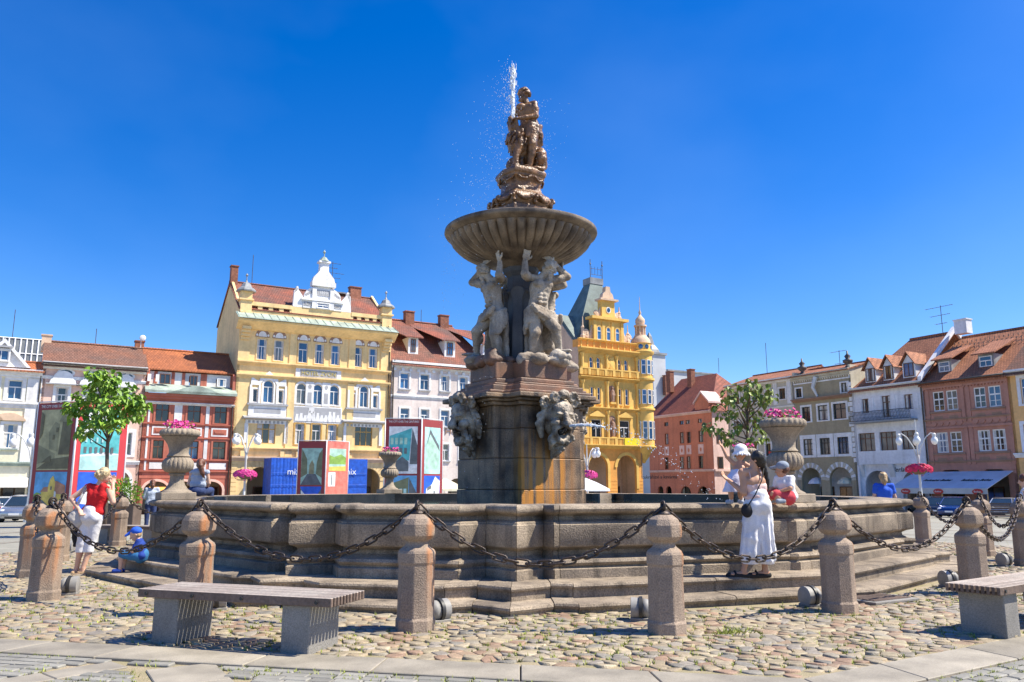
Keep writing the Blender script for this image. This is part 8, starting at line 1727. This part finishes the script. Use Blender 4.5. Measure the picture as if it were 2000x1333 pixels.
def woman_white():
    b = V((3.09, 10.55, 0.278)); t = person('woman in white wide trousers and pink camisole with long black hair', b)
    J = dict(head=(0.09, 0.0, 1.47), che=(0.05, 0, 1.18), wai=(0.07, 0, 1.03), pel=(0.07, 0, 0.90), sl=(-0.11, -0.01, 1.30), sr=(0.17, 0.06, 1.31), el=(-0.11, -0.05, 1.04), hl=(-0.26, 0.10, 1.20), hdl=(-0.5, 0.3, 0.5), er=(0.13, 0.24, 1.08), hr=(-0.08, 0.34, 1.12), pl=(0.0, 0, 0.88), pr=(0.14, 0.02, 0.88), kl=(-0.03, 0.0, 0.47), kr=(0.15, 0.04, 0.47), al=(-0.15, 0.0, 0.085), ar=(0.13, 0.04, 0.085), tl=(-0.33, -0.02, 0.03), tr=(-0.05, 0.02, 0.03))
    fc = (-0.8, 0.6, 0.05); blob(skin_body(J, 0.95, 0.92, face=fc), 'body', 'skin_tan', t, 0.011, 1)
    sb = SB(); s = 1.0; torso(sb, V((0.07, 0, 0.98)), J['wai'], V((0.055, 0, 1.12)), V((-0.04, 0.0, 1.17)), V((0.13, 0.03, 1.17)), 0.97, 0.93); sb.ell((0.06, 0, 0.99), (0.16, 0.13, 0.07)); blob(sb, 'camisole', 'cloth_pink', t, 0.012, 1, 0.006, 14)
    for x0, x1 in ((-0.02, -0.03), (0.10, 0.12)): MB().tube([(x0, -0.085, 1.16), (x1, -0.07, 1.28), (x1, 0.0, 1.345)], 0.006, 5).build('strap', 'cloth_pink', t)
    p = SB(); p.chain([(0.07, 0, 1.0), (0.07, 0, 0.90)], [0.13, 0.15]); p.ell((0.02, -0.06, 0.88), (0.10, 0.09, 0.12)); p.ell((0.13, -0.05, 0.88), (0.10, 0.09, 0.12))
    rr = random.Random(3)
    for k, bx in (('l', -0.06), ('r', 0.15)):
        hp, kn, an = V(J['p' + k]), V(J['k' + k]), V((bx, 0.02, 0.20)); p.chain([hp, kn, an], [0.112, 0.105, 0.112])
        for q in range(9): a = q * 0.7; p.cap(hp + V((0.10 * math.cos(a), 0.10 * math.sin(a), -0.08)), an + V((0.115 * math.cos(a), 0.11 * math.sin(a), 0.0)), 0.018, 0.022)
    cut_below(blob(p, 'wide_trousers', 'cloth_white', t, 0.013, 1, 0.012, 8), 0.155)
    hb = hair_cap(J, fc, 1.0, extra=[([(0.12, -0.02, 1.46), (0.18, 0.0, 1.34), (0.215, 0.0, 1.20), (0.22, 0.0, 1.05)], [0.05, 0.032, 0.024, 0.008]), ([(0.14, -0.03, 1.44), (0.20, -0.02, 1.30), (0.225, -0.02, 1.16)], [0.03, 0.018, 0.008])]); blob(hb, 'hair', 'hair_black', t, 0.011, 1, 0.006, 22)
    for k in 'lr':
        a, tt = V(J['a' + k]), V(J['t' + k]); d = (tt - a); d.z = 0; d.normalize(); sh = SB(); sh.cap(V((a.x, a.y, 0.012)) - d * 0.05, V((tt.x, tt.y, 0.010)) + d * 0.02, 0.036, 0.040); blob(sh, 'sandal_sole', 'cloth_black', t, 0.010, 1)
        MB().tube([V((tt.x, tt.y, 0.02)) - d * 0.07 + V((d.y, -d.x, 0)) * 0.045, V((tt.x, tt.y, 0.065)) - d * 0.06, V((tt.x, tt.y, 0.02)) - d * 0.07 - V((d.y, -d.x, 0)) * 0.045], 0.016, 6).build('sandal_strap', 'cloth_black', t, smooth=True)
    g = thing('crossbody_bag', 'small black bag on a strap at the hip of the woman in white', 'bag', b); q = SB(); q.ell((-0.10, -0.10, 0.82), (0.075, 0.05, 0.09)); blob(q, 'pouch', 'cloth_black', g, 0.012, 1); MB().tube([(-0.09, -0.12, 0.88), (0.0, -0.155, 1.02), (0.10, -0.135, 1.2), (0.17, -0.03, 1.37)], 0.008, 6).build('strap', 'cloth_black', g, smooth=True)
woman_white()
def toddler():
    b = V((3.02, 10.95, 1.176)); t = person('toddler in white sun hat standing on the rim and reaching for the leaves', b); s = 0.50
    J = dict(head=(0.07, 0.0, 0.655), che=(0.035, 0, 0.46), wai=(0.0, 0, 0.37), pel=(-0.03, 0, 0.28), sl=(-0.035, 0.0, 0.525), sr=(0.115, 0.0, 0.525), el=(-0.115, 0.02, 0.62), hl=(-0.17, 0.05, 0.76), hdl=(-0.5, 0.1, 0.8), er=(0.20, -0.05, 0.47), hr=(0.29, -0.10, 0.45), pl=(-0.075, 0, 0.26), pr=(0.02, 0, 0.26), kl=(-0.095, -0.02, 0.15), kr=(0.03, -0.01, 0.15), al=(-0.09, 0.0, 0.045), ar=(0.05, 0.01, 0.045), tl=(-0.12, 0.08, 0.015), tr=(0.05, 0.10, 0.015))
    fc = (-0.5, 0.85, 0.1); blob(skin_body(J, s, 1.1, head_s=0.80, face=fc, fat=1.25), 'body', 'skin_tan', t, 0.009, 1)
    p = SB(); p.chain([(0.0, 0, 0.39), (-0.03, 0, 0.30), (-0.04, 0, 0.20)], [0.085, 0.11, 0.125])
    for q in range(14): a = q * 0.45; p.cap((-0.03 + 0.09 * math.cos(a), 0.08 * math.sin(a), 0.30), (-0.045 + 0.13 * math.cos(a), 0.11 * math.sin(a), 0.16), 0.02, 0.026)
    cut_below(blob(p, 'dress', 'cloth_lilac', t, 0.010, 1, 0.006, 16), 0.15)
    h = SB(); c = V((0.07, 0, 0.69)); h.ell(c + V((0, 0, 0.02)), (0.088, 0.088, 0.085)); 
    for q in range(22): a = q * 0.2856; h.cap(c + V((0.075 * math.cos(a), 0.075 * math.sin(a), -0.01)), c + V((0.115 * math.cos(a), 0.115 * math.sin(a), -0.055 + 0.012 * (q % 2))), 0.016, 0.012)
    blob(h, 'sun_hat', 'cloth_white', t, 0.009, 1)
    for k in 'lr': a, tt = V(J['a' + k]), V(J['t' + k]); sh = SB(); sh.cap((a.x, a.y - 0.01, 0.022), (tt.x, tt.y, 0.02), 0.03, 0.03); blob(sh, 'shoe', 'cloth_greyblue', t, 0.009, 1); q = SB(); q.cap((a.x, a.y, 0.04), (a.x, a.y, 0.065), 0.028, 0.028); blob(q, 'sock', 'cloth_white', t, 0.009, 1)
toddler()
def boy_grey():
    b = V((3.70, 11.10, 1.176)); t = person('boy in grey cap, white T-shirt and red shorts sitting on the rim beside the urn', b); s = 0.62
    J = dict(head=(-0.02, 0.0, 0.455), che=(0.02, 0, 0.25), wai=(0.04, 0, 0.16), pel=(0.05, 0, 0.085), sl=(-0.07, 0.06, 0.33), sr=(0.09, -0.06, 0.33), el=(-0.10, 0.10, 0.20), hl=(-0.17, 0.06, 0.20), er=(0.03, -0.14, 0.20), hr=(-0.09, -0.10, 0.16), pl=(0.02, 0.05, 0.08), pr=(0.05, -0.05, 0.08), kl=(-0.20, 0.08, 0.13), kr=(-0.18, -0.08, 0.12), al=(-0.12, 0.10, 0.03), ar=(-0.07, -0.14, 0.03), tl=(-0.20, 0.13, 0.015), tr=(-0.15, -0.16, 0.015))
    fc = (-0.85, 0.5, -0.1); blob(skin_body(J, s, 1.05, head_s=0.86, face=fc, fat=1.15), 'body', 'skin_tan', t, 0.009, 1)
    blob(shirt(J, s * 1.06, 1.08, sleeve=0.75, low=0.9), 't_shirt', 'cloth_white', t, 0.010, 1, 0.006, 14)
    p = SB(); p.chain([(0.05, 0, 0.11), (0.05, 0, 0.07)], [0.105, 0.10])
    for k in 'lr': p.chain([J['p' + k], V(J['p' + k]).lerp(V(J['k' + k]), 0.85)], [0.082, 0.068])
    blob(p, 'shorts', 'cloth_coral', t, 0.010, 1, 0.005, 16); h = SB(); c = V(J['head']); h.ell(c + V((0.01, -0.01, 0.045)), (0.086, 0.086, 0.068)); h.cap(c + V((-0.06, 0.03, 0.03)), c + V((-0.13, 0.075, 0.02)), 0.026, 0.018); blob(h, 'cap', 'cloth_grey', t, 0.009, 1)
    hb = SB(); hb.ell(c + V((0.03, -0.02, -0.005)), (0.068, 0.068, 0.06)); blob(hb, 'hair', 'hair_brown', t, 0.009, 1, 0.004, 40)
    for k in 'lr': a, tt = V(J['a' + k]), V(J['t' + k]); sh = SB(); sh.cap((a.x, a.y, 0.03), (tt.x, tt.y, 0.028), 0.035, 0.034); blob(sh, 'shoe', 'cloth_grey', t, 0.009, 1)
boy_grey()
def boy_blue():
    b = FC + fdir(R(-140.5)) * 7.70 + V((0, 0, 0.278)); t = person('small boy in blue cap and blue T-shirt sitting on the steps at left', b); s = 0.62
    J = dict(head=(-0.05, -0.02, 0.40), che=(0.03, 0, 0.23), wai=(0.06, 0, 0.14), pel=(0.07, 0, 0.075), sl=(0.0, 0.07, 0.29), sr=(0.03, -0.07, 0.29), el=(-0.04, 0.10, 0.16), hl=(-0.14, 0.03, 0.15), er=(-0.02, -0.11, 0.15), hr=(-0.14, -0.03, 0.14), pl=(0.04, 0.05, 0.075), pr=(0.04, -0.05, 0.075), kl=(-0.20, 0.04, 0.10), kr=(-0.20, -0.08, 0.10), al=(-0.21, 0.03, -0.11), ar=(-0.20, -0.10, -0.11), tl=(-0.29, 0.02, -0.145), tr=(-0.28, -0.12, -0.145))
    fc = (-0.8, -0.25, -0.5); blob(skin_body(J, s, 1.0, head_s=0.84, face=fc, fat=1.15), 'body', 'skin_fair', t, 0.009, 1)
    blob(shirt(J, s * 1.06, 1.05, sleeve=0.6, low=0.9), 't_shirt', 'cloth_blue', t, 0.010, 1, 0.005, 14); p = SB(); p.cap((0.07, 0, 0.09), (0.06, 0, 0.06), 0.10, 0.10)
    for k in 'lr': p.chain([J['p' + k], V(J['p' + k]).lerp(V(J['k' + k]), 0.95)], [0.078, 0.066])
    blob(p, 'shorts', 'cloth_aqua', t, 0.010, 1, 0.005, 16); c = V(J['head']); h = SB(); h.ell(c + V((0.012, 0.004, 0.045)), (0.084, 0.080, 0.066)); h.cap(c + V((-0.055, -0.02, 0.025)), c + V((-0.125, -0.045, -0.025)), 0.028, 0.018); blob(h, 'cap', 'cloth_royal', t, 0.009, 1)
    hb = SB(); hb.ell(c + V((0.04, 0.012, -0.005)), (0.05, 0.066, 0.055)); blob(hb, 'hair', 'hair_light', t, 0.009, 1, 0.004, 40)
    for k in 'lr': a, tt = V(J['a' + k]), V(J['t' + k]); sh = SB(); sh.cap((a.x, a.y, -0.14), (tt.x, tt.y, -0.142), 0.034, 0.034); blob(sh, 'shoe', 'cloth_blue', t, 0.009, 1)
boy_blue()
def girl_left():
    b = V((-6.93, 18.05, 1.176)); t = person('girl with brown ponytail in sleeveless hoodie and jeans sitting on the left rim', b); s = 0.92
    J = dict(head=(0.03, 0.02, 0.70), che=(0.0, 0, 0.40), wai=(-0.02, 0, 0.24), pel=(-0.03, 0, 0.12), sl=(-0.16, 0.0, 0.52), sr=(0.17, 0.0, 0.52), el=(-0.22, 0.02, 0.27), hl=(-0.14, 0.20, 0.18), er=(0.21, 0.05, 0.28), hr=(0.13, 0.22, 0.2), pl=(-0.12, 0.0, 0.11), pr=(0.07, 0.0, 0.11), kl=(-0.28, 0.34, 0.10), kr=(0.12, 0.42, 0.12), al=(-0.25, 0.5, -0.28), ar=(0.12, 0.5, -0.28), tl=(-0.25, 0.62, -0.33), tr=(0.12, 0.62, -0.33))
    fc = (0.25, 0.95, -0.1); blob(skin_body(J, s, 0.95, face=fc), 'body', 'skin_fair', t, 0.012, 1); sb = SB(); torso(sb, V((-0.01, 0, 0.27)), V((0, 0, 0.31)), J['che'], J['sl'], J['sr'], 1.02, 1.05); sb.ell((0.0, -0.08, 0.53), (0.13, 0.07, 0.08)); blob(sb, 'hoodie', 'cloth_greyblue', t, 0.013, 1, 0.008, 12)
    p = SB(); p.ell((-0.03, -0.02, 0.11), (0.19, 0.15, 0.11))
    for k in 'lr': p.chain([J['p' + k], J['k' + k], J['a' + k]], [0.10, 0.075, 0.055])
    blob(p, 'jeans', 'cloth_denim', t, 0.013, 1, 0.005, 14); hb = hair_cap(J, fc, 1.08, extra=[([(0.03, -0.08, 0.76), (0.07, -0.14, 0.66), (0.12, -0.13, 0.50), (0.16, -0.11, 0.40)], [0.045, 0.06, 0.05, 0.015])]); blob(hb, 'hair', 'hair_brown', t, 0.012, 1, 0.006, 26)
girl_left()
def stander(label, base, rz, top, topm, hairm, lower, height=1.68, sleeve=0.5, hair_long=True, pm='cloth_denim'):
    t = person(label, base, rz); k = height / 1.68; S = lambda x, y, z: V((x * k, y * k, z * k))
    J = dict(head=S(0, 0.01, 1.56), che=S(0, 0, 1.24), wai=S(0, 0, 1.06), pel=S(0, 0, 0.92), sl=S(-0.17, 0, 1.36), sr=S(0.17, 0, 1.36), el=S(-0.23, 0.02, 1.10), hl=S(-0.14, 0.18, 1.02), er=S(0.23, 0.02, 1.10), hr=S(0.14, 0.18, 1.02), pl=S(-0.09, 0, 0.9), pr=S(0.09, 0, 0.9), kl=S(-0.10, 0.02, 0.48), kr=S(0.10, 0.0, 0.48), al=S(-0.10, 0, 0.08), ar=S(0.10, 0, 0.08), tl=S(-0.12, 0.16, 0.03), tr=S(0.12, 0.16, 0.03))
    fc = (0.1, 1, -0.15); blob(skin_body(J, k, 1.05, face=fc), 'body', 'skin_fair', t, 0.014, 1); blob(shirt(J, 1.05 * k, 1.08, sleeve=sleeve, low=1.0), top, topm, t, 0.014, 1, 0.008, 11); p = SB(); p.ell(S(0, 0, 0.92), (0.18 * k, 0.14 * k, 0.13 * k))
    for q in 'lr': p.chain([J['p' + q], J['k' + q], V(J['a' + q]) + V((0, 0, 0.04))], [0.10, 0.075, 0.06])
    blob(p, lower, pm, t, 0.015, 1, 0.006, 12); ex = [([S(0, -0.06, 1.6), S(0, -0.10, 1.48), S(0, -0.1, 1.40)], [0.07, 0.065, 0.03])] if hair_long else []; blob(hair_cap(J, fc, 1.08 * k, extra=ex), 'hair', hairm, t, 0.013, 1, 0.006, 26)
p0 = at_y(1727, 960, 19.8); stander('woman with light hair in blue T-shirt seen from behind beyond the right rim', (p0.x, p0.y, 0.0), R(-10), 't_shirt', 'cloth_royal', 'hair_light', 'jeans', 1.72)
p0 = at_y(2003, 960, 15.6); stander('person in a white top cut off by the right edge', (p0.x, p0.y, 0.0), R(60), 'tank_top', 'cloth_white', 'hair_brown', 'skirt', 1.62, sleeve=0.0, pm='cloth_coral')
p0 = at_y(297, 960, 27.5); stander('person in pale denim standing beyond the left urn', (p0.x, p0.y, gz(p0.x, p0.y)), R(30), 'jacket', 'cloth_greyblue', 'hair_brown', 'jeans', 1.66, sleeve=1.0)

# ---------------------------------------------------------------- parked cars
for n_, c_, me_ in (('car_blue', (0.010, 0.035, 0.16), 0.3), ('car_silver', (0.45, 0.47, 0.49), 0.7), ('car_white', (0.80, 0.80, 0.80), 0.0), ('car_navy', (0.012, 0.016, 0.035), 0.3), ('car_grey', (0.18, 0.20, 0.23), 0.6)): mat(n_, c_, 0.25, 0.03, 2, metal=me_, coat=0.8)
mat('car_glass', (0.02, 0.035, 0.05), 0.04, 0.05, 2, spec=0.9); mat('tyre', (0.02, 0.02, 0.021), 0.8, 0.1, 9); mat('alloy', (0.5, 0.5, 0.5), 0.3, 0.05, 5, metal=0.8); mat('headlamp', (0.75, 0.78, 0.80), 0.08, 0.03, 5); mat('taillamp', (0.45, 0.01, 0.01), 0.2, 0.05, 5); mat('plate_white', (0.8, 0.8, 0.78), 0.5, 0.02, 4)
def make_car(label, base, rz, paint, L=4.2, H=1.47, W=1.76, kind='hatch'):
    """x forward. body loft, glasshouse, wheels, lamps"""
    t = thing('parked_car', label, 'car', base, rz, 'cars parked on the square'); hw = W / 2
    if kind == 'van': st = [(0.50, 0.42, 0.80, 0.80), (0.49, 0.30, 0.95, 0.94), (0.44, 0.22, 1.08, 0.97), (0.36, 0.20, 1.15, 1.0), (0.0, 0.20, 1.15, 1.0), (-0.40, 0.20, 1.15, 1.0), (-0.48, 0.25, 1.12, 0.97), (-0.50, 0.40, 1.05, 0.94)]
    else: st = [(0.50, 0.38, 0.58, 0.70), (0.485, 0.26, 0.68, 0.86), (0.44, 0.20, 0.76, 0.94), (0.36, 0.19, 0.84, 0.98), (0.24, 0.19, 0.93, 1.0), (0.0, 0.19, 0.96, 1.0), (-0.30, 0.19, 0.98, 1.0), (-0.44, 0.22, 0.98, 0.96), (-0.49, 0.30, 0.95, 0.88), (-0.50, 0.45, 0.85, 0.78)]
    vs = []; n = 10
    for (x, z0, z1, k) in st:
        w_ = hw * k
        for (a, b) in ((-0.80, 0.0), (-0.97, 0.12), (-1.0, 0.45), (-0.97, 0.75), (-0.88, 0.97), (0.88, 0.97), (0.97, 0.75), (1.0, 0.45), (0.97, 0.12), (0.80, 0.0)): vs.append((x * L, a * w_, z0 + (z1 - z0) * b + (0.02 if abs(a) > 0.87 and b > 0.9 else 0)))
    m = len(st); fs = [(i * n + q, (i + 1) * n + q, (i + 1) * n + (q + 1) % n, i * n + (q + 1) % n) for i in range(m - 1) for q in range(n)] + [tuple(range(n)), tuple(range(m * n - 1, (m - 1) * n - 1, -1))]
    MB().add(vs, fs).build('body', paint, t, auto=R(38))
    if kind == 'van': gh = [(0.40, 1.10, 0.92), (0.26, H - 0.05, 0.80), (0.20, H, 0.80), (-0.44, H, 0.82), (-0.485, 1.1, 0.92)]
    elif kind == 'sedan': gh = [(0.27, 0.92, 0.90), (0.08, H - 0.04, 0.70), (0.0, H, 0.70), (-0.20, H - 0.02, 0.70), (-0.40, 0.97, 0.86)]
    else: gh = [(0.27, 0.92, 0.90), (0.10, H - 0.04, 0.72), (0.02, H, 0.72), (-0.36, H - 0.05, 0.72), (-0.475, 0.97, 0.88)]
    (x0, z0, k0), (x1, z1, k1), (x2, z2, k2), (x3, z3, k3), (x4, z4, k4) = gh
    g = MB().add([(x0 * L, -hw * k0, z0), (x0 * L, hw * k0, z0), (x1 * L, hw * k1, z1), (x1 * L, -hw * k1, z1), (x3 * L, hw * k3, z3), (x3 * L, -hw * k3, z3), (x4 * L, hw * k4, z4), (x4 * L, -hw * k4, z4)], [(0, 1, 2, 3), (1, 6, 4, 2), (0, 3, 5, 7), (4, 6, 7, 5)]).build('glasshouse', 'car_glass', t)
    MB().add([(x1 * L + 0.03, -hw * k1 - 0.015, z1), (x1 * L + 0.03, hw * k1 + 0.015, z1), (x2 * L, hw * k2 * 0.93, z2 + 0.02), (x2 * L, -hw * k2 * 0.93, z2 + 0.02), (x3 * L - 0.04, hw * k3 + 0.015, z3), (x3 * L - 0.04, -hw * k3 - 0.015, z3), (0.5 * (x2 + x3) * L, hw * k3 * 0.93, z2 + 0.03), (0.5 * (x2 + x3) * L, -hw * k3 * 0.93, z2 + 0.03)], [(0, 1, 2, 3), (3, 2, 6, 7), (7, 6, 4, 5), (1, 4, 6, 2), (0, 3, 7, 5)]).build('roof', paint, t, smooth=True)
    for s in (-1, 1):
        for (a, b) in (((x0 * L, hw * k0, z0), (x1 * L, hw * k1, z1)), ((x1 * L, hw * k1, z1), (x3 * L, hw * k3, z3)), ((x3 * L, hw * k3, z3), (x4 * L, hw * k4, z4)), ((-0.10 * L, hw * 0.99, 0.97), (-0.11 * L, hw * k3 + 0.005, z3 + 0.0))): MB().tube([(a[0], a[1] * s, a[2]), (b[0], b[1] * s, b[2])], 0.035, 5).build('pillar', paint, t)
        for x in (0.305, -0.30):
            w_ = MB().lathe([(0.20, -0.1), (0.29, -0.1), (0.315, -0.07), (0.315, 0.07), (0.29, 0.1), (0.20, 0.1)], 20); w_.v = [(a + x * L, c + s * (hw - 0.09), b + 0.315) for a, b, c in w_.v]; ww = w_.build('wheel', 'tyre', t, auto=R(40))
            r_ = MB().lathe([(0.02, -0.085), (0.06, -0.095), (0.20, -0.085), (0.205, 0.085), (0.06, 0.095), (0.02, 0.085)], 14, rf=lambda k, i: 1.0 if k % 2 == 0 or i in (0, 1, 4, 5) else 0.93); r_.v = [(a + x * L, c + s * (hw - 0.08), b + 0.315) for a, b, c in r_.v]; r_.build('rim', 'alloy', ww)
        MB().ell((0.462 * L, s * hw * 0.70, 0.66 if kind != 'van' else 0.82), (0.13, 0.17, 0.085), 10, 6).build('headlight', 'headlamp', t, smooth=True); MB().ell((-0.475 * L, s * hw * 0.74, 0.82), (0.06, 0.14, 0.11), 8, 6).build('tail_light', 'taillamp', t, smooth=True)
        MB().ell((0.21 * L, s * (hw + 0.10), 1.0), (0.07, 0.10, 0.07), 8, 6).build('mirror', paint, t, smooth=True)
    MB().box(0.497 * L, 0.502 * L + 0.012, -0.26, 0.26, 0.42, 0.53).build('number_plate', 'plate_white', t); MB().box(0.488 * L, 0.4965 * L, -0.45, 0.45, 0.28, 0.40).build('grille', 'tyre', t); MB().box(0.486 * L, 0.496 * L, -0.32, 0.32, 0.545, 0.62).build('grille', 'tyre', t)
def car_at(px, py, label, rz, paint, zz=-0.7, **k):
    p = at_z(px, py, zz); z = gz(p.x, p.y); p = at_z(px, py, z); make_car(label, (p.x, p.y, gz(p.x, p.y) - 0.03), rz, paint, **k)
RN = math.atan2(-0.485, -0.875)
car_at(1868, 1008, 'dark blue hatchback parked below the grey awning', RN + R(20), 'car_blue'); car_at(1832, 1003, 'navy estate car with silver roof rails left of the blue hatchback', RN + R(25), 'car_navy', L=4.5, H=1.55); car_at(1962, 1008, 'silver saloon car right of the blue hatchback', RN + R(20), 'car_silver', kind='sedan', L=4.4); car_at(2012, 1012, 'blue car at the right edge beside the silver saloon', RN + R(20), 'car_blue', H=1.5)
car_at(1768, 996, 'silver car whose roof shows just right of the woman in blue', RN + R(15), 'car_silver'); car_at(1694, 992, 'white car whose roof shows over the rim left of the woman in blue', RN + R(15), 'car_white')
car_at(-18, 1016, 'white hatchback at the left edge', R(155), 'car_white', L=4.1); car_at(46, 1019, 'pale grey small car behind the poster stand at left', R(-75), 'car_silver', L=3.8)
car_at(1250, 977, 'white minivan before the salmon house', R(20), 'car_white', zz=-1.65, kind='van', L=4.9, H=1.95); car_at(1306, 977, 'dark blue car beside the white minivan', R(25), 'car_blue', zz=-1.65, H=1.45)
